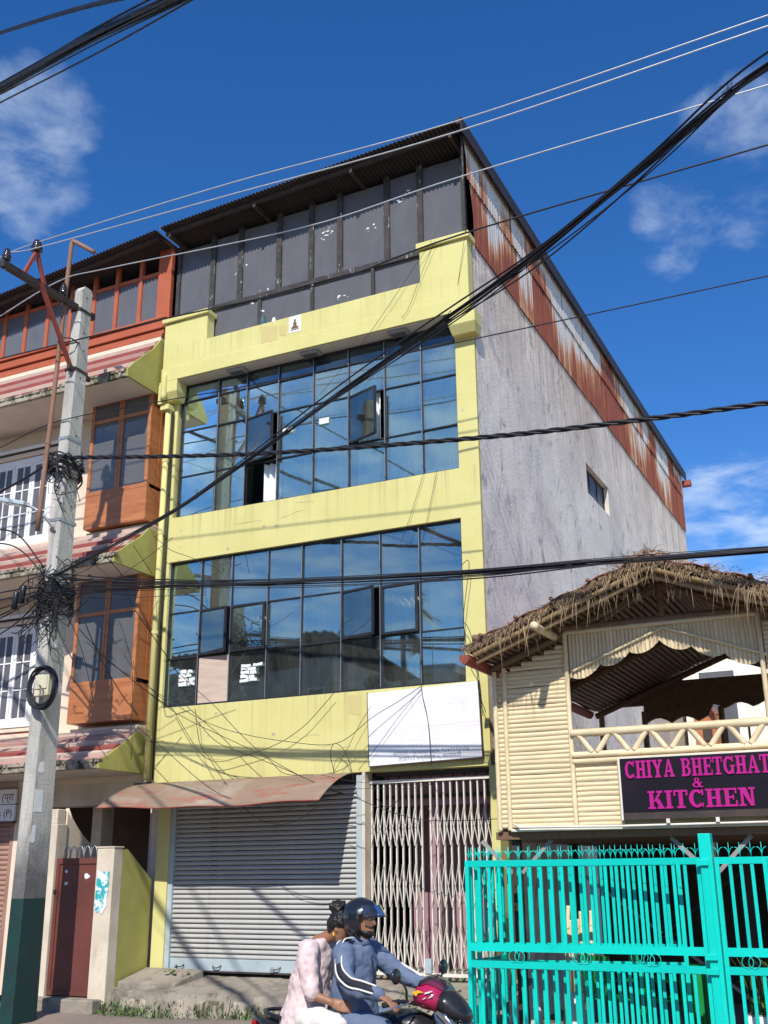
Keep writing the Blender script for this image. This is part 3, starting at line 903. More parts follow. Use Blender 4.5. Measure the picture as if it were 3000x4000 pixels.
def curtain(x0, x1, z0, z1, y, mat, folds, r, name='curtain'):
    ph = r.uniform(0, 6)
    def fn(u, v):
        x = x0 + (x1 - x0) * u
        return (x, y + .038 * math.sin(u * folds * 6.28 + ph + .5 * math.sin(v * 3)) + .012 * math.sin(u * folds * 2.7 * 6.28 + v * 2), z0 + (z1 - z0) * v)
    return MB().grid(fn, folds * 8, 5).obj(name, mat, yb, smooth=True)

def yellow_windows():
    r = random.Random(21)
    up = [-5.50, -4.76, -4.18, -3.55, -2.88, -2.23, -1.58, -.94, -.33]
    w = glazing(up, [7.605, 8.35, 9.19, 9.76, 10.06], .10, 'window', 'upper band of blue reflective windows under the parapet soffit', GLASSBLUE, skip=((2, 0), (2, 1), (5, 1)), seed=4)
    open_sash(w, up[2], up[3], 8.36, 9.18, .07, 12, GLASSBLUE, 'left')
    open_sash(w, up[5], up[6], 8.36, 9.18, .07, 20, GLASSBLUE, 'left')
    for k, (a, b, f) in enumerate(((-5.45, -4.80, 7), (-4.78, -4.20, 6), (-3.5, -2.92, 7), (-2.86, -2.26, 7), (-2.1, -1.7, 4), (-1.56, -.97, 7), (-.93, -.36, 7))):
        curtain(a, b, 7.62, 9.25 + .45 * r.random(), .20 + .03 * r.random(), CURTAIN, f, r)
    c = curtain(-3.86, -3.52, 7.62, 8.33, .20, CURTAIN, 3, r)
    tag(c, 'white curtain showing in the pane that is missing')
    B('paper_note', POSTER, w, (-3.45, -3.25, .062, .066, 8.78, 8.86)); B('paper_note', POSTER, w, (-2.76, -2.58, .062, .066, 8.80, 8.90))
    lo = [-5.56, -4.94, -4.34, -3.66, -3.04, -2.34, -1.68, -1.03, -.33]
    w = glazing(lo, [4.405, 5.19, 5.95, 6.815], .09, 'window', 'lower band of dark blue reflective windows above the white signboard', GLASSDARK, skip=((1, 0), (1, 1), (2, 1), (5, 1), (6, 1)), seed=9)
    open_sash(w, lo[1], lo[2], 5.20, 5.94, .055, 9, GLASSDARK, 'left')
    open_sash(w, lo[2], lo[3], 5.20, 5.94, .055, 4, GLASSDARK, 'left')
    open_sash(w, lo[5], lo[6], 5.20, 5.94, .055, 14, GLASSDARK, 'left')
    open_sash(w, lo[6], lo[7], 5.20, 5.94, .055, 5, GLASSDARK, 'left')
    B('board', PLY, w, (lo[1] + .02, lo[2] - .02, .075, .09, 4.44, 5.17))
    for k, (a, b, f, mt) in enumerate(((-5.45, -5.1, 4, TANCURT), (-4.25, -3.75, 4, TANCURT), (-3.6, -3.1, 5, TANCURT), (-2.95, -2.5, 4, TANCURT),
                                       (-2.28, -1.95, 3, TANCURT), (-1.6, -1.1, 5, TANCURT), (-.95, -.5, 4, CURTAIN))):
        curtain(a, b, 4.45, 5.88 + .2 * r.random(), .24 + .04 * r.random(), mt, f, r)
    # torn white paper left on three panes: ragged strips of a sheet that was peeled off
    for (cx, cz, s) in ((-5.16, 4.86, .125), (-4.0, 5.56, .115), (-4.0, 4.83, .125)):
        m = MB()
        z = cz - s
        k = 0
        while z < cz + s:
            h = r.uniform(.045, .075)
            x = cx - s * r.uniform(.75, 1.05)
            while x < cx + s * r.uniform(.6, 1.0):
                wq = r.uniform(.09, .2)
                d = [r.uniform(-.014, .014) for q in range(6)]
                m.prism([(x + d[0], z + d[1] * .5), (x + wq * .5, z + d[2]), (x + wq + d[3], z + d[4] * .5), (x + wq * .95, z + h * .8 + d[5]), (x + wq * .4, z + h * .9 + d[1]), (x + d[4], z + h * .8)], 'y', .047 - .0002 * (k % 5), .049)
                x += wq + r.uniform(.0, .035)
                k += 1
            z += h
        tag(m.obj('paper_scraps', POSTER, w), kind='stuff')
yellow_windows()

def top_storey():
    r = random.Random(31)
    y = .05
    xs = [-5.72, -4.97, -4.38, -3.58, -2.93, -2.37, -1.48, -.87, -.10]
    m = MB()
    for k, x in enumerate(xs):
        w = .05 if 0 < k < len(xs) - 1 else .035
        m.box(x - w, x + w, y - .05, y + .04, 11.50, 13.2 + .048 * x)
    m.box(-5.75, -.07, y - .055, y + .04, 11.41, 11.50)
    for x in (-5.0, -3.95, -2.9, -1.75, -.83):
        m.box(x - .03, x + .03, y - .045, y + .04, 10.42, 11.41)
    w = m.obj('window', PEELFRAME, yb)
    tag(w, 'top storey glazing of dusty panes in a peeling black frame')
    for a, b in zip(xs, xs[1:]):
        tilted_pane(a + .04, b - .04, 11.50, 13.12 + .048 * a, y, GLASSDUST, w, r)
    for a, b in zip((-5.0, -3.95, -2.9, -1.75), (-3.95, -2.9, -1.75, -.83)):
        tilted_pane(a + .03, b - .03, 10.52, 11.41, y, GLASSDUST, w, r)
    m = MB()                                            # splashes of white paint and tape on the glass
    for (cx, cz, n) in ((-3.0 + .35, 12.35, 16), (-1.2, 12.62, 14), (-1.75, 12.2, 4), (-4.5, 12.05, 3), (-2.3, 11.05, 5), (-3.95, 11.47, 16)):
        for k in range(n):
            dx = r.gauss(0, .10); dz = r.gauss(0, .05) + dx * .35
            s = r.uniform(.004, .014)
            m.box(cx + dx - s * r.uniform(1, 3.5), cx + dx + s, y - .0095 - .0002 * k, y - .008, cz + dz - s * .7, cz + dz + s * r.uniform(.5, 2))
    o = m.obj('paint_splash', POSTER, w)
    tag(o, kind='stuff')
top_storey()

def shop_front():
    # pillars
    B('pillar', YELLOW, yb, (-5.50, -5.27, 0.002, .4, .45, 3.238)); B('pillar', YELLOW, yb, (-.03, .09, 0.003, .4, .4, 3.238))
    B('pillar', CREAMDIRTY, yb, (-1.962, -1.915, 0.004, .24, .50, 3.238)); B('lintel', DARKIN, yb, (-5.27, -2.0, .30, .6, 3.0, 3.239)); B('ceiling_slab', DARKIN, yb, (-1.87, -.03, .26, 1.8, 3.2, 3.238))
    # rolling shutter
    s = B('shutter', SHUTTERBLUE, yb, (-5.19, -2.06, .07, .10, .545, .71), bevel=.006)
    B('guide_rail', SHUTTERBLUE, s, (-5.27, -5.19, .03, .16, .50, 3.02)); B('guide_rail', SHUTTERBLUE, s, (-2.06, -1.965, .02, .16, .50, 3.2))
    tag(s, 'grey rolling shutter closed down to the pavement')
    pitch = .068
    m = MB()
    prof = [(0.0, 0.012), (-.016, .020), (-.022, .034), (-.016, .050), (0.0, .060), (0.004, .068)]
    def fn(u, v):
        k = v * 5; i = min(int(k), 4); t = k - i
        p = (prof[i][0] * (1 - t) + prof[i + 1][0] * t, prof[i][1] * (1 - t) + prof[i + 1][1] * t)
        return (-5.20 + 3.15 * u, .085 + p[0], .70 + p[1])
    sl = m.grid(fn, 1, 5).obj('slat', SHUTTER, s, smooth=True)
    for k in range(1, 35):
        again(sl, dz=pitch * k)
    B('rail_lip', BLACKMET, s, (-5.19, -2.06, .05, .11, .525, .545))
    for x in (-5.0, -4.35, -3.35):
        MB().tube(spline([(x - .07, .06, .615), (x - .05, .035, .595), (x, .03, .59), (x + .05, .035, .60), (x + .07, .06, .625)], 4), .008, 6).obj('handle', BLACKMET, s, smooth=True)
    B('padlock', GALV, s, (-3.43, -3.38, .02, .05, .55, .61), bevel=.006)
    # folding lattice gate with a mauve hall behind it
    B('hall_wall', MAUVE, yb, (-1.95, 0.0, 1.7, 1.8, .5, 3.1)); B('hall_pier', MAUVE, yb, (-1.20, -1.04, .62, .72, .5, 2.95))
    B('hall_floor', STEPCON, yb, (-1.87, 0.0, .40, 1.5, .45, .56))
    B('transom_panel', MAUVE, yb, (-1.87, -.03, .56, .60, 2.78, 3.199))
    tb = MB()
    for k in range(11):
        x = -1.78 + .17 * k
        tb.box(x - .006, x + .006, .49, .505, 2.92, 3.2)
    tb.box(-1.87, -.03, .485, .51, 2.88, 2.93)
    tb.obj('transom_grille', BLACKMET, yb)
    g = B('lattice_gate', LATTICE, yb, (-1.91, -.05, .14, .22, 3.08, 3.12)); B('floor_track', LATTICE, g, (-1.91, -.05, .15, .21, .56, .60))
    tag(g, 'off white folding lattice gate beside the shutter')
    def leaf(x0, n, dx):
        up = MB().box(x0 - .009, x0 + .009, .162, .198, .60, 3.08).obj('upright', LATTICE, g)
        for k in range(1, n + 1):
            again(up, dx=dx * k)
        first = None
        for (za, zb) in ((2.72, 2.22), (2.22, 1.98), (1.98, 1.42), (1.42, 1.18), (1.18, .66)):
            if zb - za > -.3:
                continue
            for sgn in (0, 1):
                a = (x0, .152 - .012 * sgn, za if sgn else zb); b = (x0 + dx, .152 - .012 * sgn, zb if sgn else za)
                l = MB().bar(a, b, .006, .022, up=(0, 1, 0)).obj('lattice_strip', LATTICE, g)
                for k in range(1, n):
                    again(l, dx=dx * k)
    leaf(-1.89, 8, .097)
    leaf(-.98, 9, .101)
    B('box', SHUTTERBLUE, g, (-1.09, -1.0, .13, .19, .60, .78))
shop_front()

def awning():
    m = MB()
    r = random.Random(2)
    def fn(u, v):
        x = -5.74 + 3.69 * u - .02 * v
        y = -.02 - 1.04 * v
        z = 3.235 - .10 * v - .34 * v * v + .010 * math.sin(u * 17) * v + .02 * math.sin(u * 5 + 2) * v
        if u < .12: x -= (0.12 - u) * .7 * v
        return (x, y, z)
    m.grid(fn, 40, 12)
    o = m.obj('awning', AWNING, smooth=True, solid=.006)
    tag(o, 'rusty red brown sheet awning over the rolling shutter', 'awning')
    e = MB().tube([fn(k / 40, 1.0) for k in range(41)], .008, 6).obj('edge_rod', REDSTEEL, o, smooth=True)
    for x in (-5.5, -3.9, -2.3):
        MB().bar((x, -.02, 2.95), (x, -.98, 2.80), .02, .03).obj('arm', BLACKMET, o)
    c = MB()
    for k in range(7):
        z = 3.12 + .016 * k
        pts = [(-5.68 + .16 * math.cos(t * .7) + .01 * math.sin(k), -.20 + .07 * math.sin(t * .7), z + .02 * math.cos(t * .7)) for t in range(9)]
        c.tube(pts, .013, 6, closed=True)
    c.box(-5.81, -5.55, -.25, -.15, 3.12, 3.23)
    tag(c.obj('cable_coil', CABLE, smooth=True), 'black coil of spare cable resting on the awning corner', 'cable')
awning()

def facade_fittings():
    s = B('signboard', SIGNWHITE, None, (-1.815, -.105, -.075, -.03, 3.345, 4.375))
    tag(s, 'white company signboard with faded red lettering below the lower windows', 'sign')
    def text(body, size, cx, z, mat, sx=1.0):
        return text_mesh(body, size, 'CENTER', mat, s, (cx, -.0765, z), sx)
    text('Khusikhusi Construction', .155, -.96, 4.10, FADED, sx=.92)
    text('Pvt.', .155, -1.09, 3.93, FADED, sx=.95); text('Ltd', .155, -.76, 3.93, FADED, sx=.95)
    text('खुशी खुशी कन्सट्रक्सन', .19, -.96, 3.72, FADED, sx=1.0)
    text('प्रा. लि.', .19, -.93, 3.54, FADED, sx=1.0)
    text('सम्पर्क - ९८२३७०५४४४, ९८४१११४५६४', .075, -.86, 3.455, GREYPRINT)
    text('हाडिगाउँ पञ्चेधारा-५, काठमाडौं', .082, -.88, 3.375, GREYPRINT)
    B('print_line', FADED, s, (-1.74, -1.46, -.0765, -.0755, 4.33, 4.345)); B('print_line', FADED, s, (-.42, -.16, -.0765, -.0755, 4.33, 4.345))
    B('frame', BLACKMET, s, (-1.825, -1.815, -.08, -.025, 3.335, 4.385), (-.105, -.095, -.08, -.025, 3.335, 4.385),
      (-1.815, -.105, -.078, -.027, 3.325, 3.345))
    s.rotation_euler = (0, math.radians(-1.5), 0); s.location = (.10, 0, .01)     # hung a little askew
    # round-cornered lamps under the soffit
    first = True
    for x, word in ((-4.30, 'left'), (-2.86, 'middle'), (-1.25, 'right')):
        l = thing('soffit_light', 'flat square light under the parapet soffit, %s of three' % {'left': 'leftmost', 'middle': 'the middle one', 'right': 'rightmost'}[word], 'light', (x, -.06, 10.066), 'lights under the soffit')
        B('housing', GREYWALLM, l, (x - .17, x + .17, -.165, .035, 10.015, 10.0655), bevel=.02)
        B('lens', GLASSDUST, l, (x - .12, x + .12, -.125, -.005, 10.004, 10.014), bevel=.004)
    # green bottle and a small white jar on the parapet
    b = MB().lathe([(0, .05), (.02, .055), (.17, .055), (.22, .035), (.25, .022), (.29, .022)], (-3.78, -.13, 10.735), n=14).obj('bottle', glass('green_bottle_plastic', (0.25, 0.75, 0.62), 0.12, dirt=0.1), smooth=True)
    tag(b, 'pale green plastic bottle standing on the yellow parapet', 'bottle')
    MB().lathe([(0, .024), (.03, .024), (.032, .01)], (-3.78, -.13, 11.02), n=12).obj('cap', SIGNWHITE, b)
    j = MB().lathe([(0, .035), (.05, .038), (.09, .03), (.12, .012)], (-3.55, -.14, 10.735), n=12).obj('jar', SIGNWHITE, smooth=True)
    tag(j, 'small white jar on the parapet next to the green bottle', 'jar')
    # printed picture on the parapet: white sheet with a seated figure outline
    p = B('picture', POSTER, None, (-3.20, -2.97, -.2235, -.2205, 10.43, 10.73))
    tag(p, 'small white printed picture of a seated figure on the parapet', 'picture')
    f = MB()
    cx = -3.085
    f.prism([(cx - .06, 10.49), (cx + .06, 10.49), (cx + .075, 10.52), (cx + .03, 10.545), (cx + .035, 10.60), (cx, 10.63), (cx - .035, 10.60), (cx - .03, 10.545), (cx - .075, 10.52)], 'y', -.2246, -.2236)
    f.prism([(cx + .022 * math.cos(t), 10.645 + .026 * math.sin(t)) for t in [k * .524 for k in range(12)]], 'y', -.2247, -.2236)
    f.box(cx - .08, cx + .08, -.2245, -.2236, 10.465, 10.482)
    f.obj('figure_print', WOODBROWN, p)
    # downpipe with its hopper at the building's left edge
    d = MB().tube(spline([(-5.70, -.14, 10.20), (-5.70, -.20, 10.22), (-5.705, -.24, 10.12), (-5.705, -.24, 9.72)], 5), .055, 10).tube([(-5.69, -.10, 9.62), (-5.70, -.10, 3.30)], .05, 10).obj('downpipe', YELLOW, smooth=True)
    tag(d, 'yellow painted downpipe running down the building edge', 'pipe')
    B('hopper', YELLOW, d, (-5.83, -5.74, -.24, -.05, 9.66, 10.02), (-5.80, -5.62, -.20, -.01, 9.56, 9.66), bevel=.01)
    for z in (3.9, 5.6, 7.3, 8.6):
        MB().lathe([(0, .058), (.05, .058)], (-5.695, -.10, z), n=10).obj('collar', YELLOW, d)
        B('clip', BLACKMET, d, (-5.645, -5.60, -.11, -.09, z - .04, z - .02))
    o = MB().tube([(-5.62, -.045, 9.55), (-5.625, -.04, 3.28)], .016, 6).obj('cable', CABLE, smooth=True)
    tag(o, 'thick black cable running straight down beside the yellow downpipe', 'cable')
facade_fittings()

# ------------------------------------------------------------------ the pink and cream building on the left
pb = thing('pink_building', 'cream and pink building with orange bay windows left of the yellow one', 'building', (-9, .1, 0))
PX0, PX1 = -13.0, -5.86

def eave(z0, steps, top):
    """a projecting sunshade: mossy slab edge, stepped pink and red mouldings above, yellow painted end"""
    B('sunshade_slab', MOSSY, pb, (PX0, PX1 - .02, -1.05, .1, z0, z0 + .10), bevel=.012)
    B('slab_soffit', SOFFIT, pb, (PX0, PX1 - .03, -1.0, .09, z0 - .012, z0 - .001))
    # crumbling lip: small stones of uneven size along the edge
    r = random.Random(int(z0 * 10))
    m = MB()
    x = -10.6
    while x < PX1 - .05:
        w = r.uniform(.03, .10)
        h = r.uniform(.02, .055)
        m.box(x, x + w, -1.065 - r.uniform(0, .02), -.97, z0 + .085, z0 + .10 + h)
        x += w * r.uniform(.8, 1.6)
    tag(m.obj('crumbled_edge', MOSSY, pb, bevel=.008), kind='stuff')
    n = len(steps)
    for k, mt in enumerate(steps):
        t0, t1 = k / n, (k + 1) / n
        za, zb = z0 + .10 + (top - .10) * t0, z0 + .10 + (top - .10) * t1
        ya, yb_ = -1.0 + .80 * t0, -1.0 + .80 * t1
        MB().prism([(.1, za + .001), (ya, za + .001), (ya - .012, za + (zb - za) * .5), (yb_ - .03, zb), (.1, zb)], 'x', PX0, PX1 - .025 - .001 * k).obj('moulding', mt, pb)
    MB().prism([(.1, z0 - .006), (-1.05, z0 - .006), (-1.06, z0 + .13), (-.9, z0 + .30 * top), (-.67, z0 + .52 * top), (-.42, z0 + .75 * top), (-.23, z0 + top), (.1, z0 + top)],
               'x', PX1 - .02, PX1 + .015).obj('yellow_end', YELLOWSHADE, pb)

def pink_shell():
    B('wall', CREAM, pb, (PX0, PX1, .10, .3, 3.3, 11.0))
    eave(9.88, [RED, PALEPINK, RED, PINK, RED, PALEPINK], 1.05)
    eave(6.62, [PINK, RED, PALEPINK, RED, PALEPINK], .78)
    eave(3.40, [PINK, PALEPINK, RED, PALEPINK, PINK], .62)
    # cream ledges with dark joints over the lower mouldings
    for z0, t in ((6.62, .78), (3.40, .62)):
        B('ledge', PALEPINK, pb, (PX0, PX1 - .03, -.22, .1, z0 + t + .001, z0 + t + .07), bevel=.01)
        B('ledge', CREAM, pb, (PX0, PX1 - .03, -.16, .1, z0 + t + .072, z0 + t + .13), bevel=.01)
    # top floor: orange glazing behind a moulded rail
    B('rail_moulding', CREAM, pb, (PX0, PX1 - .02, -.20, .1, 10.93, 11.02))
    for z, y, h in ((11.02, -.20, .07), (11.10, -.15, .10), (11.21, -.19, .05), (11.27, -.10, .16), (11.44, -.14, .045)):
        B('rail_moulding', ORANGE, pb, (PX0, PX1 - .01, y, .09, z, z + h), bevel=.012)
    w = MB()
    xs = [-12.2, -11.6, -11.05, -10.5, -9.93, -9.38, -8.82, -8.25, -7.68, -7.14, -6.58, -6.13]
    for x in xs:
        w.box(x - .04, x + .04, -.02, .05, 11.485, 12.9)
    w.box(-6.16, -5.87, -.022, .06, 11.486, 12.95)
    w.box(-12.3, -6.16, -.012, .05, 12.45, 12.52)
    w = w.obj('window', ORANGE, pb)
    tag(w, 'top floor window row in an orange red frame under the dark roof')
    r = random.Random(8)
    for a, b in zip(xs, xs[1:]):
        tilted_pane(a + .04, b - .04, 11.485, 12.45, .02, GLASSDUST, w, r)
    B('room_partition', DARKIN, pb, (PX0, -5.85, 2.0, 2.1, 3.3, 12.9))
    B('side_wall', CREAM, pb, (PX1 - .02, PX1, .3, 6, .1, 12.7))
    # dark corrugated roof
    f = lambda x, y: 13.0 + .098 * (x + 5.85)
    o = sine_sheet(-12.8, -5.84, 92, .018, f, -.58, 8, 2).obj('roof', ROOFDARK, pb, smooth=True, solid=.004)
    for y in (-.4, .5, 1.5):
        MB().bar((-12.8, y, f(-12.8, 0) - .06), (-5.9, y, f(-5.9, 0) - .06), .05, .07).obj('purlin', BLACKMET, o)
pink_shell()

def bay(z0, zs, zt, z1):
    """a boxed out wooden bay window: plywood below, two glazed leaves and a transom"""
    xa, xb, y = -7.22, -5.90, -.30
    r = random.Random(int(z0 * 7))
    bw = B('bay_window', WOOD, pb, (xa, xb, y, .09, z0, zs - .02))
    tag(bw, 'orange plywood bay window on the %s floor' % ('upper' if z0 > 6 else 'lower'))
    m = MB()
    xm = (xa + xb) / 2
    for x0, x1 in ((xa, xa + .06), (xm - .05, xm - .004), (xm + .004, xm + .05), (xb - .07, xb)):
        m.box(x0, x1, y + .002, y + .05, zs + .05, z1)
    m.box(xa, xb, y - .004, y + .055, zs - .02, zs + .05)
    m.box(xa + .06, xb - .07, y + .004, y + .045, zt - .03, zt + .03)
    m.box(xa, xb, y - .002, y + .05, z1, z1 + .06)
    m.box(xb - .05, xb + .002, -.02, .09, zs + .05, z1)
    m.obj('frame', WOOD, bw)
    B('side_panel', WOOD, bw, (xb - .02, xb - .004, y + .05, -.02, zs + .05, z1))
    B('lining', CREAM, bw, (xa, xa + .02, y + .05, .09, zs + .05, z1), (xa, xb - .03, .10, .12, zs, z1))
    for a, b in ((xa + .06, xm - .05), (xm + .05, xb - .07)):
        tilted_pane(a, b, zs + .05, zt - .03, y + .025, GLASSBAY, bw, r)
        tilted_pane(a, b, zt + .03, z1, y + .025, GLASSBAY, bw, r)
    MB().grid(lambda u, v: (xa + .1 + .45 * u, -.12 + .02 * math.sin(u * 30), zs + .05 + (zt - zs - .1) * v), 30, 1).obj('curtain', CURTAIN, bw, smooth=True)
    MB().grid(lambda u, v: (xm + .1 + .45 * u, -.10 + .02 * math.sin(u * 26), zs + .05 + (zt - zs - .1) * v), 30, 1).obj('curtain', CURTAIN, bw, smooth=True)
bay(7.55, 8.17, 9.54, 9.86)
bay(4.22, 4.84, 6.02, 6.60)

def white_window(z0, z1, word):
    xa, xb, y = -9.75, -8.42, .10
    m = MB()
    f = .06
    m.box(xa - .1, xb + .1, y - .07, y - .002, z0 - .10, z0 - .005)
    m.box(xa - .08, xa, y - .06, y + .02, z0, z1); m.box(xb, xb + .08, y - .06, y + .02, z0, z1)
    m.box(xa - .1, xb + .1, y - .065, y + .02, z1, z1 + .10)
    w = m.obj('window', WHITE, pb)
    tag(w, 'white small paned wooden window on the %s floor' % word)
    B('hood_moulding', CREAM, pb, (xa - .2, xb + .2, y - .11, y - .001, z1 + .12, z1 + .20), bevel=.01)
    B('hood_moulding', BLACKMET, pb, (xa - .22, xb + .22, y - .13, y - .001, z1 + .202, z1 + .235), bevel=.006)
    B('hood_moulding', WHITE, pb, (xa - .24, xb + .24, y - .15, y - .001, z1 + .237, z1 + .30), bevel=.01)
    for k, (zz, mt) in enumerate(((z0 - .19, CREAM), (z0 - .26, RED), (z0 - .33, CREAM))):
        B('sill_moulding', mt, pb, (xa - .2 + .03 * k, xb + .2 - .03 * k, y - .12 + .025 * k, y - .001, zz, zz + .06), bevel=.01)
    r = random.Random(int(z0))
    n = 3
    lw = (xb - xa) / n
    for k in range(n):
        a = xa + lw * k
        lf = MB()
        lf.box(a + .005, a + f, y - .05, y - .01, z0, z1); lf.box(a + lw - f, a + lw - .005, y - .05, y - .01, z0, z1)
        lf.box(a + f, a + lw - f, y - .049, y - .01, z0, z0 + f); lf.box(a + f, a + lw - f, y - .049, y - .01, z1 - f, z1)
        lf.box(a + lw / 2 - .012, a + lw / 2 + .012, y - .046, y - .014, z0 + f, z1 - f)
        rows = 3
        for q in range(1, rows):
            zz = z0 + f + (z1 - z0 - 2 * f) * q / rows
            lf.box(a + f, a + lw / 2 - .012, y - .045, y - .014, zz - .012, zz + .012)
            lf.box(a + lw / 2 + .012, a + lw - f, y - .045, y - .014, zz - .012, zz + .012)
        lfo = lf.obj('leaf', WHITE, w)
        for c in range(2):
            for q in range(rows):
                x0 = a + f + c * (lw / 2 - f + .012); x1 = x0 + lw / 2 - f - .012
                za = z0 + f + (z1 - z0 - 2 * f) * q / rows + .012; zb = z0 + f + (z1 - z0 - 2 * f) * (q + 1) / rows - .012
                tilted_pane(x0, x1, za, zb, y - .03, GLASSDUST, w, r, amt=.003)
white_window(7.70, 9.22, 'upper')
white_window(4.40, 5.98, 'lower')

def pink_ground():
    # beams and dark recess behind the little gate
    B('beam', CREAM, pb, (-8.4, -7.9, -.02, .3, .1, 3.38)); B('beam', CREAMDIRTY, pb, (PX0, -5.86, .12, .5, 2.95, 3.38))
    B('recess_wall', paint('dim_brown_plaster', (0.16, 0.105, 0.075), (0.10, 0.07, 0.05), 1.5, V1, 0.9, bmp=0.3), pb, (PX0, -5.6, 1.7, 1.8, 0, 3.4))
    B('recess_wall', CREAMDIRTY, pb, (-7.3, -7.1, .6, .9, 0, 3.0))
    # brown shutter shop at the very left
    s = B('shutter', BROWNSHUT, pb, (-8.48, -8.40, -.02, .1, .2, 2.72))
    tag(s, 'brown rolling shutter behind the concrete pole')
    sl = MB().grid(lambda u, v: (-11.0 + 2.55 * u, .04 - .022 * math.sin(v * math.pi), .22 + .078 * v), 1, 5).obj('slat', BROWNSHUT, s, smooth=True)
    for k in range(1, 32):
        again(sl, dz=.079 * k)
    b = B('shop_sign', SIGNWHITE, None, (-10.4, -8.36, -.10, -.06, 2.74, 3.25))
    tag(b, 'white shop sign with dark lettering above the brown shutter', 'sign')
    B('trim', MAROON, b, (-10.42, -8.34, -.11, -.05, 2.71, 2.74), (-10.42, -8.34, -.105, -.05, 3.0, 3.012))
    for body, z, sz in (('टर्स (प्रा', 3.07, .17), ('ters (P)', 2.81, .17)):
        text_mesh(body, sz, 'RIGHT', BLACKMET, b, (-8.40, -.1012, z))
    # gate pillars
    p = B('gate_wall', YELLOWSHADE, None, (-5.80, -5.55, -.70, .0, .22, 1.70))
    p.data.clear_geometry()
    m = MB().prism([(-.72, .2), (-.005, .2), (-.005, 1.80), (-.62, 2.24), (-.72, 2.24)], 'x', -5.70, -5.55)
    p.data.from_pydata(m.v, [], m.f)
    tag(p, 'shade-darkened yellow sloping garden wall between maroon door and shutter', 'wall')
    B('pillar', CREAMDIRTY, p, (-5.86, -5.548, -.93, -.722, .15, 2.25), bevel=.012)
    B('lintel_cap', CREAMDIRTY, p, (-5.87, -5.54, -.94, -.71, 2.252, 2.275), bevel=.008)
    q = MB().box(-7.02, -6.66, -.93, -.70, .15, 2.62).box(-6.98, -6.70, -.90, -.72, 2.62, 2.84).obj('gate_pillar', CREAMDIRTY, bevel=.012)
    tag(q, 'cream plastered gate pillar with curved wing beside the pole', 'pillar')
    arc = [(-.70 + .95 * t, 2.84 - .62 * math.sin(t * 1.57) ** .8) for t in [k / 10 for k in range(11)]]
    MB().prism([(-.70, 1.4)] + arc + [(.25, 1.4)], 'x', -6.80, -6.68).obj('wing', CREAM, q)
    MB().tube([(-6.70, y - .0, z + .01) for y, z in arc], .03, 8).obj('wing_coping', CREAM, q, smooth=True)
    d = B('metal_door', MAROON, None, (-6.60, -5.90, -.86, -.83, .28, 2.04))
    tag(d, 'maroon sheet metal door with torn stickers', 'door')
    B('frame', MAROON, d, (-6.66, -6.60, -.88, -.81, .24, 2.12), (-5.90, -5.865, -.88, -.81, .24, 2.12), (-6.60, -5.90, -.879, -.812, 2.04, 2.12), (-6.60, -5.90, -.879, -.812, .24, .30))
    for k in range(5):
        x = -6.50 + .13 * k
        MB().tube([(x + .06 * math.cos(t), -.85, 2.12 + .17 * math.sin(t)) for t in [math.pi * j / 8 for j in range(9)]], .008, 6).obj('hoop', GALV, d, smooth=True)
        MB().tube([(x - .06, -.85, 2.10), (x - .06, -.85, 2.28)], .006, 5).obj('spike', GALV, d)
    r = random.Random(4)
    for x, z, s in ((-6.47, 1.93, .03), (-6.46, 1.76, .03), (-6.08, 1.86, .05)):
        poly = [(x + s * r.uniform(.5, 1.3) * math.cos(t), z + s * r.uniform(.5, 1.2) * math.sin(t)) for t in [k * .785 for k in range(8)]]
        MB().prism(poly, 'y', -.8625, -.8605).obj('torn_sticker', POSTER, d)
    B('latch', BLACKMET, d, (-6.70, -6.62, -.91, -.88, 1.63, 1.68), bevel=.005)
    t = MB().prism([(-5.84, 1.42), (-5.80, 1.36), (-5.76, 1.38), (-5.70, 1.34), (-5.62, 1.45), (-5.60, 1.92), (-5.82, 1.94)], 'y', -.939, -.935).obj('poster', TEALPAPER)
    tag(t, 'torn blue and white poster on the pillar by the maroon door', 'poster')
    # pole notices are built with the pole
pink_ground()

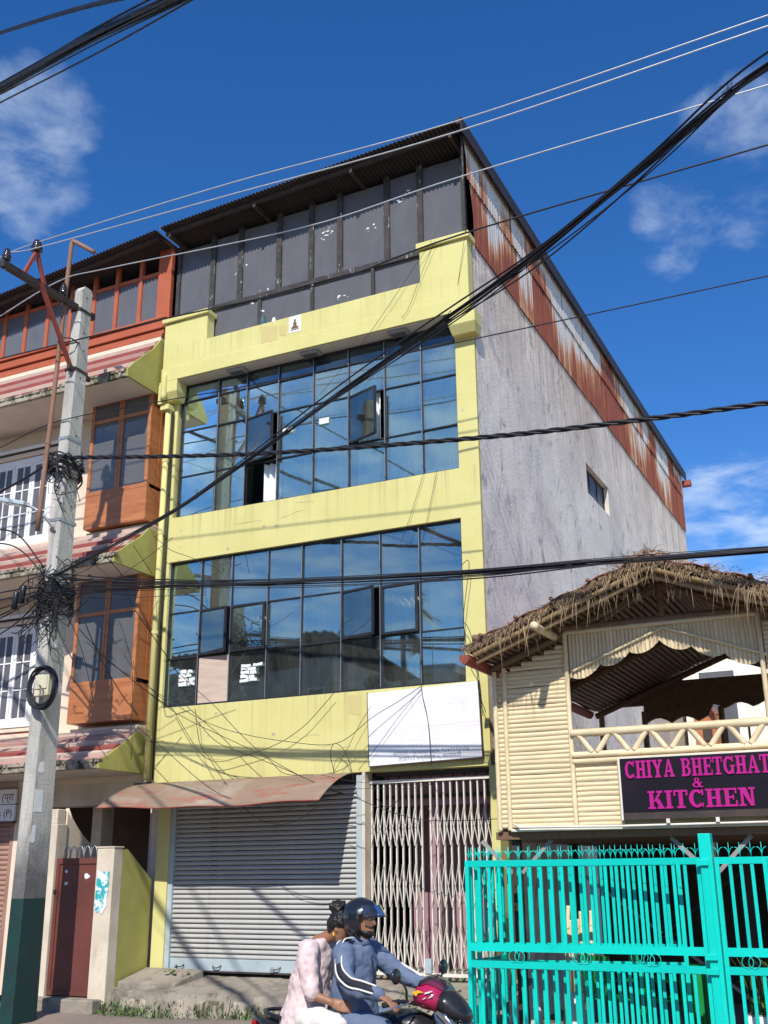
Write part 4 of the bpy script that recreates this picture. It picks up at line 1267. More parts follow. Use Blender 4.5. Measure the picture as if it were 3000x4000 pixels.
# ------------------------------------------------------------------ concrete utility pole
PCX = -6.10
def pole():
    p = thing('utility_pole', 'grey concrete utility pole with green painted foot', 'pole', (PCX, -2.0, 0))
    def sect(z):
        t = z / 11.05
        return (.115 - .02 * t, .25 - .12 * t)       # half width in X, half depth in Y
    def seg(z0, z1):
        m = MB()
        rows = []
        n = max(int((z1 - z0) / .8), 1)
        for k in range(n + 1):
            z = z0 + (z1 - z0) * k / n
            a, b = sect(z)
            c = .022
            rows.append([(PCX - a + c, -2 - b, z), (PCX + a - c, -2 - b, z), (PCX + a, -2 - b + c, z), (PCX + a, -2 + b - c, z),
                         (PCX + a - c, -2 + b, z), (PCX - a + c, -2 + b, z), (PCX - a, -2 + b - c, z), (PCX - a, -2 - b + c, z)])
        i = len(m.v)
        for rw in rows: m.v += rw
        for k in range(n):
            for j in range(8):
                jn = (j + 1) % 8
                m.f.append((i + k * 8 + j, i + k * 8 + jn, i + (k + 1) * 8 + jn, i + (k + 1) * 8 + j))
        m.f.append(tuple(range(i + n * 8, i + n * 8 + 8)))
        return m
    tag(seg(1.58, 11.0).obj('shaft', POLECON, p), 'grey concrete shaft blackened by soot low down')
    tag(seg(-.1, 1.58).obj('shaft', GREENPAINT, p), 'dark green painted foot of the pole')
    a, b = sect(11)
    MB().prism([(-2 - b, 11.0), (-2 + b, 11.0), (-2 + b * .55, 11.09), (-2 - b * .55, 11.09)], 'x', PCX - a, PCX + a).obj('cap', CONCRETE, p)
    for z in (10.9, 10.25, 9.95, 9.6, 9.45, 8.75, 8.45, 7.9, 7.6):                 # bolt holes
        a, b = sect(z)
        MB().lathe([(0, .016), (.004, .016)], (PCX + a - .001, -2 + .02 * math.sin(z * 9), z), (1, 0, 0), 10).obj('bolt_hole', BLACKMET, p)
        if z < 10.2:
            MB().lathe([(0, .014), (.004, .014)], (PCX - .02, -2 - b + .001, z - .1), (0, -1, 0), 10).obj('bolt_hole', BLACKMET, p)
    for z in (10.62, 9.55, 8.35, 7.0):
        a, b = sect(z)
        B('band', GALV if z < 9 else BLACKMET, p, (PCX - a - .008, PCX + a + .008, -2 - b - .008, -2 + b + .008, z, z + .05))
    # cross arm reaching over the street, brace, A frame and pin insulators
    c = MB().bar((PCX, -1.72, 10.70), (PCX, -3.78, 10.62), .09, .11).obj('cross_arm', BLACKMET, p, bevel=.006)
    MB().bar((PCX + .06, -2.2, 9.56), (PCX + .06, -3.02, 10.66), .055, .055).obj('brace', REDSTEEL, p)
    MB().bar((PCX + .06, -2.26, 9.56), (PCX + .06, -1.75, 9.53), .06, .07).obj('brace', BLACKMET, p)
    MB().bar((PCX, -3.33, 10.66), (PCX, -3.13, 11.16), .05, .05).bar((PCX, -2.86, 10.66), (PCX, -3.09, 11.16), .05, .05).obj('top_frame', REDSTEEL, p)
    for y, z, s in ((-3.12, 11.18, 1.25), (-3.70, 10.70, .95), (-2.46, 10.76, .85)):
        MB().tube([(PCX, y, z - .18), (PCX, y, z + .05)], .013, 8).obj('pin', GALV, p)
        MB().lathe([(0, .03 * s), (.02, .075 * s), (.045, .06 * s), (.05, .045 * s), (.075, .075 * s), (.1, .065 * s), (.105, .045 * s), (.13, .06 * s), (.165, .05 * s), (.175, .035 * s), (.2, .04 * s)],
                   (PCX, y, z), n=16).obj('insulator', PORCELAIN, p, smooth=True)
    # notices pasted on the shaft
    a, b = sect(2.9)
    B('notice', POSTER, p, (PCX + a + .0005, PCX + a + .003, -2.18, -2.02, 2.72, 3.02))
    for (y0, y1, z0, z1) in ((-2.16, -2.04, 3.25, 3.42), (-2.20, -2.10, 2.30, 2.55), (-2.10, -1.98, 5.05, 5.2)):
        a, b = sect(z0)
        q = MB().prism([(y0, z0 + .02), ((y0 + y1) / 2, z0), (y1, z0 + .03), (y1 - .01, z1), (y0 + .03, z1 - .02)], 'x', PCX + a + .0005, PCX + a + .003).obj('torn_notice', POSTER, p)
    B('meter_box', BOXCREAM, p, (-6.02, -5.76, -2.36, -2.235, 4.30, 4.60), bevel=.012)
    B('meter_box_lid', BOXCREAM, p, (-6.00, -5.78, -2.375, -2.361, 4.40, 4.585), bevel=.006)
    text_mesh('33', .11, 'LEFT', BLACKMET, p, (-5.92, -2.3765, 4.315))
    MB().prism([(-5.93, 4.46), (-5.88, 4.44), (-5.86, 4.40), (-5.90, 4.42)], 'y', -2.377, -2.3755).obj('scratch', BLACKMET, p)
    # coil of black cable round the box
    r = random.Random(6)
    k = thing('cable_coil', 'round coil of black cable hung round the cream meter box', 'cable', (-5.9, -2.36, 4.4))
    for q in range(11):
        R = .25 + r.uniform(-.03, .035)
        cx, cz = -5.90 + r.uniform(-.015, .015), 4.42 + r.uniform(-.02, .02)
        MB().tube([(cx + R * .92 * math.cos(t), -2.30 - .012 * (q % 6) + .01 * math.sin(t * 3 + q), cz + R * 1.12 * math.sin(t)) for t in [2 * math.pi * j / 28 for j in range(28)]], .013, 6, closed=True).obj('loop', CABLE, k, smooth=True)
    # rusty conduit pipe with a bent top
    z = MB().tube(spline([(-6.21, -2.40, 6.80), (-6.17, -2.38, 8.9), (-6.12, -2.37, 11.3), (-6.11, -2.37, 11.66), (-6.09, -2.37, 11.78), (-6.02, -2.37, 11.76), (-5.61, -2.37, 11.46)], 6), .037, 10).obj('conduit_pipe', RUSTPIPE, smooth=True)
    tag(z, 'rusty steel conduit pipe with bent top strapped beside the pole', 'pipe')
    MB().lathe([(0, .044), (.08, .044)], (-6.185, -2.385, 8.2), n=10).obj('coupling', RUSTPIPE, z)
    MB().tube([(-6.16, -2.37, 10.05), (-6.0, -2.30, 10.03), (-6.0, -2.1, 10.03)], .012, 5).obj('strap', BLACKMET, z)
    # LED street lamp
    l = thing('street_lamp', 'flat grey street lamp head on a short arm from the pole', 'street lamp', (-6.1, -2.2, 6.9))
    MB().tube(spline([(-6.06, -2.22, 6.86), (-6.22, -2.36, 7.10), (-6.50, -2.42, 7.27)], 6), .022, 8).obj('arm', GALV, l, smooth=True)
    hd = MB()
    hd.hexa([(-6.46, -2.34, 7.22), (-6.46, -2.50, 7.22), (-6.98, -2.54, 7.36), (-6.98, -2.30, 7.36)], [(-6.46, -2.35, 7.29), (-6.46, -2.49, 7.29), (-6.97, -2.53, 7.43), (-6.97, -2.31, 7.43)])
    hd.obj('head', SHUTTERBLUE, l, bevel=.015)
    MB().hexa([(-6.56, -2.35, 7.243), (-6.56, -2.49, 7.243), (-6.94, -2.52, 7.345), (-6.94, -2.32, 7.345)], [(-6.56, -2.35, 7.249), (-6.56, -2.49, 7.249), (-6.94, -2.52, 7.351), (-6.94, -2.32, 7.351)]).obj('lens', GLASSDUST, l)
pole()

# ------------------------------------------------------------------ overhead wires (metres; street runs along X)
WIRES = {
'al_top': [(-7.474,-3.12,11.276),(-6.778,-3.12,11.298),(-6.108,-3.12,11.354),(-2.459,-3.12,11.297),(1.018,-3.12,11.128),(5.218,-3.12,11.23)],
'al_tip': [(-6.822,-3.67,10.701),(-6.115,-3.67,10.847),(-5.438,-3.67,10.776),(-2.067,-3.67,10.635),(1.222,-3.67,10.507),(5.2,-3.67,10.621)],
'al_in': [(-7.991,-2.5,10.498),(-7.399,-2.5,10.673),(-6.171,-2.5,11.009),(-5.112,-2.5,10.968),(-1.579,-2.5,10.67),(0.853,-2.5,10.746),(5.096,-2.5,10.762)],
'mid': [(-8.301,-2.14,10.109),(-7.666,-2.148,10.11),(-4.292,-2.188,10.0),(-1.42,-2.223,9.853),(0.727,-2.249,10.029),(4.992,-2.3,10.086)],
'thin': [(-8.017,-2.16,8.376),(-7.417,-2.167,8.451),(-6.204,-2.18,8.672),(-4.21,-2.202,8.595),(-2.517,-2.22,8.507),(1.35,-2.263,8.407),(4.777,-2.3,8.344)],
'twist': [(-6.136,-2.2,8.064),(-5.601,-2.22,7.938),(-2.403,-2.339,7.378),(0.953,-2.464,6.94),(3.005,-2.541,6.753),(4.599,-2.6,6.648)],
'twistL': [(-7.836,-2.2,7.454),(-7.273,-2.2,7.653),(-6.717,-2.2,7.817),(-6.179,-2.2,8.033)],
'diag': [(-6.138,-2.15,6.104),(-2.517,-4.343,5.808),(-0.861,-5.346,5.751),(1.084,-6.524,5.785),(2.491,-7.376,5.791),(3.396,-7.924,5.806),(4.27,-8.453,5.885),(4.783,-8.764,5.945),(5.173,-9.0,5.94)],
'flat': [(-5.855,-2.2,5.971),(-4.094,-2.166,5.763),(-2.133,-2.127,5.558),(0.498,-2.076,5.369),(2.225,-2.042,5.291),(4.355,-2.0,5.177)],
'tl1': [(-0.918,-9.0,7.826),(-0.311,-9.271,7.531),(1.231,-9.961,6.819),(2.172,-10.382,6.35),(2.659,-10.6,6.097)],
'tl2': [(-1.013,-9.0,8.449),(-0.322,-9.326,7.995),(1.009,-9.955,7.109),(1.968,-10.408,6.438),(2.375,-10.6,6.148)],
'tl3': [(-1.011,-8.9,7.764),(-0.443,-9.138,7.533),(1.122,-9.793,6.865),(2.207,-10.247,6.437),(2.573,-10.4,6.284)],
'left0': [(-7.591,-2.2,5.844),(-6.747,-2.2,5.878),(-6.16,-2.2,5.916)],
'left1': [(-7.563,-2.2,5.658),(-6.733,-2.2,5.768),(-6.16,-2.2,5.916)],
'left2': [(-7.541,-2.2,5.511),(-6.723,-2.2,5.696),(-6.164,-2.2,5.952)],
'left3': [(-7.524,-2.2,5.401),(-6.718,-2.2,5.659),(-6.156,-2.2,5.88)],
'left4': [(-7.608,-2.2,5.957),(-6.762,-2.2,5.988),(-6.166,-2.2,5.966)],
'left5': [(-7.778,-2.2,7.072),(-6.886,-2.2,6.927),(-6.204,-2.2,6.28)],
'left6': [(-7.748,-2.2,6.876),(-6.856,-2.2,6.698),(-6.19,-2.2,6.17)],
'left7': [(-7.485,-2.2,5.147),(-6.689,-2.2,5.443),(-6.152,-2.2,5.844)],
'd1': [(-5.407,-2.1,5.36),(-5.459,-1.821,5.106),(-5.532,-1.421,4.811),(-5.637,-0.851,4.472),(-5.73,-0.35,4.257)],
'd2': [(-5.513,-2.1,5.28),(-5.44,-1.84,5.083),(-5.353,-1.533,4.87),(-5.182,-0.931,4.539),(-5.032,-0.4,4.298)],
'd2b': [(-4.605,-0.4,4.122),(-4.148,-0.446,3.738),(-3.51,-0.509,3.503),(-2.901,-0.57,3.279),(-2.321,-0.628,3.05),(-1.768,-0.683,2.861),(-1.308,-0.728,2.683),(-0.732,-0.786,2.521),(-0.147,-0.844,2.489),(0.413,-0.9,2.493)],
'd3': [(-5.272,-0.9,4.665),(-4.813,-0.817,4.37),(-4.257,-0.716,4.044),(-3.721,-0.62,3.842),(-2.963,-0.483,3.682),(-2.196,-0.344,3.62),(-1.673,-0.249,3.959),(-1.249,-0.173,4.191),(-0.957,-0.12,4.366)],
'd4': [(-5.242,-0.12,4.355),(-4.917,-0.12,3.918),(-4.65,-0.12,3.614),(-4.357,-0.12,3.492),(-3.957,-0.12,3.544),(-3.565,-0.12,3.622),(-3.181,-0.12,3.748),(-2.842,-0.12,3.939),(-2.581,-0.12,4.166),(-2.358,-0.12,4.379)],
'd5': [(-5.135,-2.1,6.334),(-5.107,-1.928,6.241),(-5.074,-1.724,6.077),(-5.05,-1.579,5.784),(-5.016,-1.366,5.56),(-4.986,-1.181,5.404),(-4.929,-0.831,5.1),(-4.875,-0.5,4.805)],
'd5b': [(-5.181,-0.5,5.068),(-4.621,-0.475,4.607),(-4.207,-0.457,4.272),(-3.842,-0.441,3.918),(-3.376,-0.42,3.536),(-2.819,-0.395,3.226),(-2.284,-0.371,2.989),(-1.802,-0.35,2.851)],
'd6': [(-4.757,-0.2,4.31),(-4.605,-0.256,3.784),(-4.312,-0.363,3.492),(-4.029,-0.467,3.212),(-3.498,-0.662,2.772),(-3.103,-0.807,2.572),(-2.685,-0.96,2.505),(-2.331,-1.09,2.569),(-2.032,-1.2,2.698)],
'd7': [(-2.307,-0.2,3.248),(-2.364,-0.2,3.502),(-2.292,-0.2,3.64),(-2.128,-0.2,3.521),(-2.019,-0.2,3.235),(-1.984,-0.2,3.08)],
'd8': [(-5.621,-0.5,4.057),(-5.04,-0.618,3.706),(-4.197,-0.789,3.165),(-3.692,-0.891,2.92),(-3.131,-1.005,2.773),(-2.558,-1.121,2.69),(-2.168,-1.2,2.732)],
'd9': [(-2.358,-0.5,3.182),(-1.861,-0.438,3.074),(-1.247,-0.361,3.008),(-0.758,-0.3,2.998)],
'd9b': [(-2.215,-0.5,3.1),(-1.887,-0.455,2.983),(-1.499,-0.402,2.971),(-1.087,-0.345,2.949),(-0.757,-0.3,3.007)],
'd10': [(-0.951,-0.14,5.036),(-0.948,-0.14,4.362),(-0.856,-0.14,3.886),(-0.819,-0.14,3.334),(-0.788,-0.14,3.228),(-0.639,-0.14,3.191)],
'd11': [(-0.949,-0.14,4.33),(-1.339,-0.14,3.918),(-1.623,-0.14,3.592),(-1.943,-0.14,3.252)],
'd12': [(-1.744,-0.14,4.136),(-1.943,-0.14,3.863),(-2.159,-0.14,3.496),(-2.357,-0.14,3.224)],
'd13': [(-1.209,-0.3,2.951),(-1.227,-0.3,2.863),(-1.313,-0.3,2.762),(-1.449,-0.3,2.722),(-1.585,-0.3,2.846)],
'd14': [(0.015,-0.3,11.293),(-0.132,-0.23,10.643),(-0.229,-0.184,10.199),(-0.308,-0.147,9.882),(-0.364,-0.12,9.6)],
'd15': [(-0.482,-0.3,11.39),(-0.73,-0.288,10.887),(-0.967,-0.277,10.339),(-1.106,-0.27,10.174)],
'd16': [(-0.537,-0.3,11.406),(-1.083,-0.3,10.722),(-1.608,-0.3,10.078),(-2.087,-0.3,9.58),(-2.547,-0.3,9.141)],
'd17': [(-0.865,-0.05,7.628),(-0.976,-0.05,7.319),(-1.088,-0.05,7.008),(-1.263,-0.05,6.557)],
'd18': [(-0.656,-0.05,7.602),(-0.737,-0.05,7.28),(-0.818,-0.05,6.93),(-0.932,-0.05,6.451)],
'd19': [(-0.277,-0.15,6.042),(-0.174,-0.15,6.109),(-0.163,-0.15,5.963),(-0.226,-0.15,5.59),(-0.271,-0.15,5.25),(-0.217,-0.15,5.152),(-0.158,-0.15,4.991),(-0.118,-0.15,4.758),(-0.074,-0.15,4.453),(-0.05,-0.15,4.05)],
'd20': [(-0.283,-0.12,5.242),(-0.261,-0.12,4.93),(-0.198,-0.12,4.665),(-0.108,-0.12,4.49),(-0.094,-0.12,4.235),(-0.003,-0.12,3.933)],
'd21': [(-5.716,-2.2,6.044),(-5.346,-2.234,6.12),(-4.987,-2.268,6.233),(-4.802,-2.285,6.334),(-4.641,-2.3,6.419)],
'd22': [(-5.361,-1.2,6.778),(-5.504,-0.79,6.681),(-5.676,-0.3,6.576)],
'd23': [(-5.672,-0.3,7.213),(-5.482,-0.27,7.044),(-5.319,-0.244,6.923),(-4.936,-0.182,6.76),(-4.733,-0.15,6.616)],
'd24': [(-5.292,-0.3,7.137),(-5.358,-0.431,6.994),(-5.498,-0.706,6.701),(-5.661,-1.027,6.397),(-5.749,-1.2,6.226)],
'd25': [(-5.8,-2.1,5.794),(-5.313,-1.958,5.75),(-4.76,-1.796,5.731),(-4.215,-1.637,5.73),(-3.747,-1.5,5.715)],
'd26': [(-5.835,-1.5,6.443),(-5.537,-1.635,6.253),(-5.17,-1.8,6.033)],
'd27': [(-5.823,-2.1,5.572),(-5.848,-1.832,5.366),(-5.875,-1.537,4.991),(-5.891,-1.371,4.681),(-5.906,-1.2,4.333)],
'd28': [(-6.138,-2.26,5.667),(-5.894,-2.26,4.997),(-5.74,-2.26,4.659),(-5.703,-2.26,4.532)],
'd29': [(-6.559,-2.3,5.687),(-6.467,-2.296,5.509),(-6.423,-2.294,5.336),(-6.444,-2.295,5.043),(-6.386,-2.292,4.855),(-6.215,-2.284,4.75),(-5.989,-2.274,4.732),(-5.782,-2.265,4.662),(-5.68,-2.26,4.53)],
'd30': [(-5.714,-0.6,4.997),(-5.523,-0.77,4.456),(-5.539,-0.756,4.082),(-5.37,-0.907,3.76),(-5.377,-0.9,3.507)],
'd31': [(-5.873,-0.6,5.448),(-5.748,-0.6,5.118),(-5.698,-0.6,4.957)],
'd32': [(-5.444,-2.0,5.109),(-5.354,-1.675,4.901),(-5.262,-1.348,4.744),(-5.15,-0.948,4.609),(-5.053,-0.6,4.406)],
'd33': [(-5.334,-0.7,4.562),(-4.845,-0.648,4.226),(-4.338,-0.594,3.965),(-3.772,-0.533,3.708),(-3.261,-0.479,3.461),(-2.973,-0.448,3.229),(-2.523,-0.4,3.197)],
}

def reach(key, start=0.0, end=0.0):
    """carry a wire on towards its next pole, beyond the picture"""
    P = [Vector(p) for p in WIRES[key]]
    for at_start, far in ((True, start), (False, end)):
        if far:
            a, b = (P[0], P[1]) if at_start else (P[-1], P[-2])
            step = (a - b)
            n = max(int(far / step.length), 1)
            more = [a + step * (k + 1) for k in range(n)]
            P = more[::-1] + P if at_start else P + more
    WIRES[key] = P
for _k in ('al_top', 'al_tip', 'al_in', 'mid', 'thin'):
    reach(_k, 14, 16)
for _k in ('twist', 'flat'):
    reach(_k, 0, 16)
reach('diag', 0, 10)
reach('twistL', 12, 0)
for _k in ('tl1', 'tl2', 'tl3'):
    reach(_k, 12, 9)
for _q in range(8):
    reach('left%d' % _q, 10, 0)

def jitter_path(path, r, amp, seed):
    a, b = seed.uniform(0, 6), seed.uniform(0, 6)
    n = len(path) - 1
    return [p + Vector((0, amp * math.cos(a + 2.2 * i / n), amp * math.sin(b + 2.7 * i / n))) for i, p in enumerate(path)]

def single(key, r, mat, label, name='wire', n=6, k=8, group=None):
    o = MB().tube(spline(WIRES[key], k), r, n).obj(name, mat, smooth=True)
    return tag(o, label, 'wire' if name == 'wire' else 'cable', group)

def wires():
    r = random.Random(12)
    single('al_top', .0095, WIREAL, 'bare silver power line from the top insulator of the pole')
    single('al_tip', .0095, WIREAL, 'bare silver power line from the insulator at the cross arm tip')
    single('al_in', .0095, WIREAL, 'bare silver power line from the insulator next to the pole')
    single('mid', .013, CABLE, 'black service cable crossing the peeling top storey glazing', 'cable')
    single('thin', .009, CABLE, 'thin black cable clamped to the pole and crossing the soffit', 'cable')
    # twisted aerial cable
    t = thing('twisted_cable', 'thick twisted black cable sagging across the upper blue windows', 'cable', WIRES['twist'][0])
    path = spline(WIRES['twist'], 26)
    for q in range(3):
        pts = []
        s = 0.0
        for i, p in enumerate(path):
            if i: s += (p - path[i - 1]).length
            a = s * 9.0 + q * 2.094
            pts.append(p + Vector((0, .019 * math.cos(a), .019 * math.sin(a))))
        MB().tube(pts, .016, 6).obj('strand', CABLE, t, smooth=True)
    single('twistL', .022, CABLE, 'thick black cable running left from the pole past the white windows', 'cable')
    # the heavy diagonal bundle
    t = thing('cable_bundle', 'heavy black cable bundle slanting up over the facade to the upper right', 'cable', WIRES['diag'][0])
    path = spline(WIRES['diag'], 10)
    n = 80                                   # the stretch over the street; the rest runs on to the next pole
    for q in range(15):
        oy, oz = r.gauss(0, .012), r.gauss(0, .012)
        ph = r.uniform(0, 6)
        loose = q in (3, 7, 11, 14)
        pts = []
        for i, p in enumerate(path):
            u = i / n
            sag = 0.0
            if loose and .36 < u < .90:
                w = (u - .36) / .54
                sag = -(.04 + .02 * (q % 4)) * math.sin(math.pi * w) * (0.6 + .4 * math.sin(w * 6 + q))
            sp = 1 + .6 * math.sin(min(u, 1) * 12 + ph)
            pts.append(p + Vector((0, oy * sp, oz * sp + sag)))
        MB().tube(pts, r.choice((.004, .005, .006, .007)), 6).obj('strand', CABLE, t, smooth=True)
    for u in (.2, .33, .50, .88):
        p = path[int(u * n)]
        d = (path[int(u * n) + 1] - p).normalized()
        MB().lathe([(0, .020), (.02, .023), (.04, .019)], p, d, 10).obj('tie', CABLE, t)
        for q in range(3):
            e = p + Vector((r.uniform(-.06, .06), r.uniform(-.06, .06), r.uniform(.02, .11)))
            MB().tube(spline([p, p.lerp(e, .5) + Vector((.03, 0, .04)), e], 4), .0022, 4).obj('tie_end', CABLE, t)
    # the level bundle
    t = thing('cable_bundle', 'level bundle of black cables crossing the top of the lower windows', 'cable', WIRES['flat'][0])
    path = spline(WIRES['flat'], 10)
    n = 50
    for q in range(13):
        f = (q - 6) / 6
        ph = r.uniform(0, 6)
        pts = []
        for i, p in enumerate(path):
            u = i / n
            spread = .15 * max(1 - u, 0) ** 6 + .028
            mid = (.075 * math.sin(math.pi * (u - .3) / .5) if .3 < u < .8 and q in (0, 2, 9) else 0)
            pts.append(p + Vector((0, .03 * math.sin(q * 2.1), f * spread + .012 * math.sin(u * 9 + ph) - mid)))
        MB().tube(pts, r.choice((.005, .006, .008, .009)), 6).obj('strand', CABLE, t, smooth=True)
    # bundles high at the upper left, close to the camera's side of the street
    for key, cnt, rad, lab in (('tl1', 24, .048, 'thickest cable bundle crossing the upper left corner of the sky'), ('tl2', 6, .018, 'small cable bundle at the very top left corner of the sky')):
        t = thing('cable_bundle', lab, 'cable', WIRES[key][0])
        path = spline(WIRES[key], 8)
        for q in range(cnt):
            a, d = r.uniform(0, 6.28), rad * math.sqrt(r.random())
            tw = r.uniform(-.6, .6)
            pts = [p + Vector((0, d * math.cos(a + tw * i / 8), d * math.sin(a + tw * i / 8))) for i, p in enumerate(path)]
            MB().tube(pts, r.choice((.005, .007, .009)), 6).obj('strand', CABLE, t, smooth=True)
    single('tl3', .006, CABLE, 'single black cable below the thick bundle in the upper left sky', 'cable')
    for i in range(8):
        single('left%d' % i, r.choice((.008, .011, .013)), CABLE, 'black cable leaving the pole tangle to the left, %s' % ('third from the top', 'fourth from the top', 'fourth from the bottom', 'second from the bottom', 'just above the third', 'topmost arc', 'second arc from the top', 'lowest of all')[i], 'cable', group='cables leaving the tangle to the left')
    lab = {'d1': 'wire from the tangle to the lower corner of the orange bay', 'd4': 'slack wire looping over the yellow band under the lower windows',
           'd10': 'wire hanging down over the white signboard', 'd11': 'thin wire slanting across the white signboard', 'd6': 'thin wire sagging below the awning edge',
           'd2': 'wire from the tangle crossing the lower orange bay to the window corner',
           'd2b': 'long wire sagging from the lower windows to the lattice gate',
           'd3': 'wire dipping under the lower windows and rising to the signboard corner',
           'd5': 'wire falling from the eave corner across the lower bay to the window',
           'd5b': 'wire running from the leftmost lower pane down to the awning',
           'd7': 'short wire loop on the yellow band left of the signboard',
           'd8': 'wire lying in a curve over the left part of the awning',
           'd9': 'pale straight wire end under the signboard',
           'd9b': 'curved wire end just under the straight one below the signboard',
           'd12': 'thin wire slanting left of the signboard',
           'd13': 'short hooked wire in front of the lattice gate top',
           'd14': 'thin wire hanging from the parapet by the right bracket',
           'd15': 'short thin wire on the right parapet block',
           'd17': 'left of two thin wires between the window bands at the right',
           'd18': 'right of two thin wires between the window bands at the right',
           'd20': 'thin wire beside the signboard at the facade corner',
           'd21': 'wire rising from the tangle along the heavy bundle',
           'd22': 'short wire on the yellow eave end above the lower bay',
           'd23': 'wire from the downpipe to the top of the lower windows',
           'd24': 'wire crossing behind the downpipe down to the tangle',
           'd25': 'thin level wire under the level cable bundle',
           'd26': 'short wire under the middle eave',
           'd27': 'wire hanging from the tangle left of the lower bay glass',
           'd28': 'wire going straight down the pole to the meter box',
           'd29': 'wire looping left of the pole down to the meter box',
           'd30': 'thin wire hanging down the right side of the lower bay',
           'd31': 'short thin wire before the lower bay glass',
           'd32': 'wire crossing the lower bay from tangle to downpipe',
           'd33': 'wire following the lower window edge down to the awning',
           'd16': 'thin wire slanting from the parapet over the upper windows', 'd19': 'thin wire hanging at the right edge of the yellow facade'}
    for k in sorted(WIRES):
        if k[0] != 'd' or k == 'diag':
            continue
        rad = .007 if k in ('d1', 'd2', 'd5', 'd29') else (.0035 if k in ('d14', 'd15', 'd16', 'd17', 'd18', 'd9', 'd9b', 'd11', 'd12') else .005)
        o = single(k, rad, CABLE, lab[k], 'wire', 5, 6, None)
    # the tangle on the pole
    m = MB()
    for q in range(120):
        a0 = r.uniform(0, 6.28)
        z = 5.86 + r.gauss(0, .20)
        if q < 60:                                       # turns round the shaft
            sweep = r.uniform(2, 6)
            R = r.uniform(.02, .10)
            pts = []
            for j in range(9):
                a = a0 + sweep * j / 8
                pts.append(Vector((PCX + (.13 + R) * math.cos(a), -2 + (.22 + R) * math.sin(a), z + .16 * math.sin(j * .8 + q))))
        else:                                            # loose loops and tails
            c = Vector((PCX + r.gauss(.02, .16), -2.25 + r.gauss(0, .08), z))
            pts = [c]
            for j in range(r.randint(3, 6)):
                pts.append(pts[-1] + Vector((r.gauss(.02, .14), r.gauss(0, .05), r.gauss(-.01, .09))))
        m.tube(spline(pts, 4), r.choice((.004, .006, .007, .009)), 5)
    for q in range(26):                                  # second knot higher up, where the twisted cable is made off
        a0 = r.uniform(0, 6.28)
        pts = [Vector((PCX + .20 * math.cos(a0 + .7 * j) + r.gauss(0, .04), -2.05 + .30 * math.sin(a0 + .7 * j), 8.02 + r.gauss(0, .07) - .04 * j)) for j in range(7)]
        m.tube(spline(pts, 4), r.choice((.008, .011, .014)), 5)
    for q in range(30):                                  # tails hanging below the knots
        p = Vector((PCX + r.uniform(-.2, .35), -2.25 + r.uniform(-.08, .1), r.choice((5.55, 5.6, 5.7, 7.8))))
        pts = [p, p + Vector((r.gauss(0, .12), 0, -r.uniform(.15, .4))), p + Vector((r.gauss(0, .2), .05, -r.uniform(.3, .75)))]
        m.tube(spline(pts, 5), r.choice((.004, .006, .008)), 5)
    tag(m.obj('cable_tangle', CABLE, smooth=True), 'dense tangle of black cables knotted round the concrete pole', 'cables', kind='stuff')
    for x, z, w in ((-6.42, 5.70, 'right'), (-6.55, 5.62, 'left')):
        b = MB().lathe([(0, .03), (.02, .045), (.26, .045), (.28, .03)], (x, -2.38, z), (0.12, 0, 1), 12).obj('cable_joint', BLACKPLASTIC, smooth=True)
        tag(b, 'black cable splice closure in the pole tangle, the %s one of two' % w, 'cable joint', 'splice closures in the tangle')
wires()

# ------------------------------------------------------------------ bamboo tea house on stilts
BAMBOOR = paint('weathered_bamboo', (0.40, 0.28, 0.14), (0.28, 0.185, 0.095), 2.0, (3, 6, 3), 0.55, bmp=0.2, shift=True)
hut = thing('bamboo_tea_house', 'bamboo tea house on stilts with thatched gable roof beside the yellow building', 'building', (2.6, -1, 0))
HY = -1.0
HXA, HXE, HXR = 2.66, 0.44, 4.88        # apex, left eave, right eave
def rafter_z(x, top=5.26, low=4.42):
    return top - (top - low) * abs(x - HXA) / (HXA - HXE)

def bamboo_rod(p, q, r, name, mat=None, alone=False, nodes=True):
    """a bamboo pole with swollen joints"""
    p, q = Vector(p), Vector(q)
    L = (q - p).length
    n = max(int(L / .28), 1)
    path, rad = [], []
    for k in range(n):
        for t, s in ((0.0, 1.10), (.08, 1.0), (.92, 1.0)):
            path.append(p.lerp(q, (k + t) / n)); rad.append(r * (s if nodes else 1))
    path.append(q); rad.append(r)
    return MB().tube(path, rad, 10).obj(name, mat or BAMBOO, None if alone else hut, smooth=True)

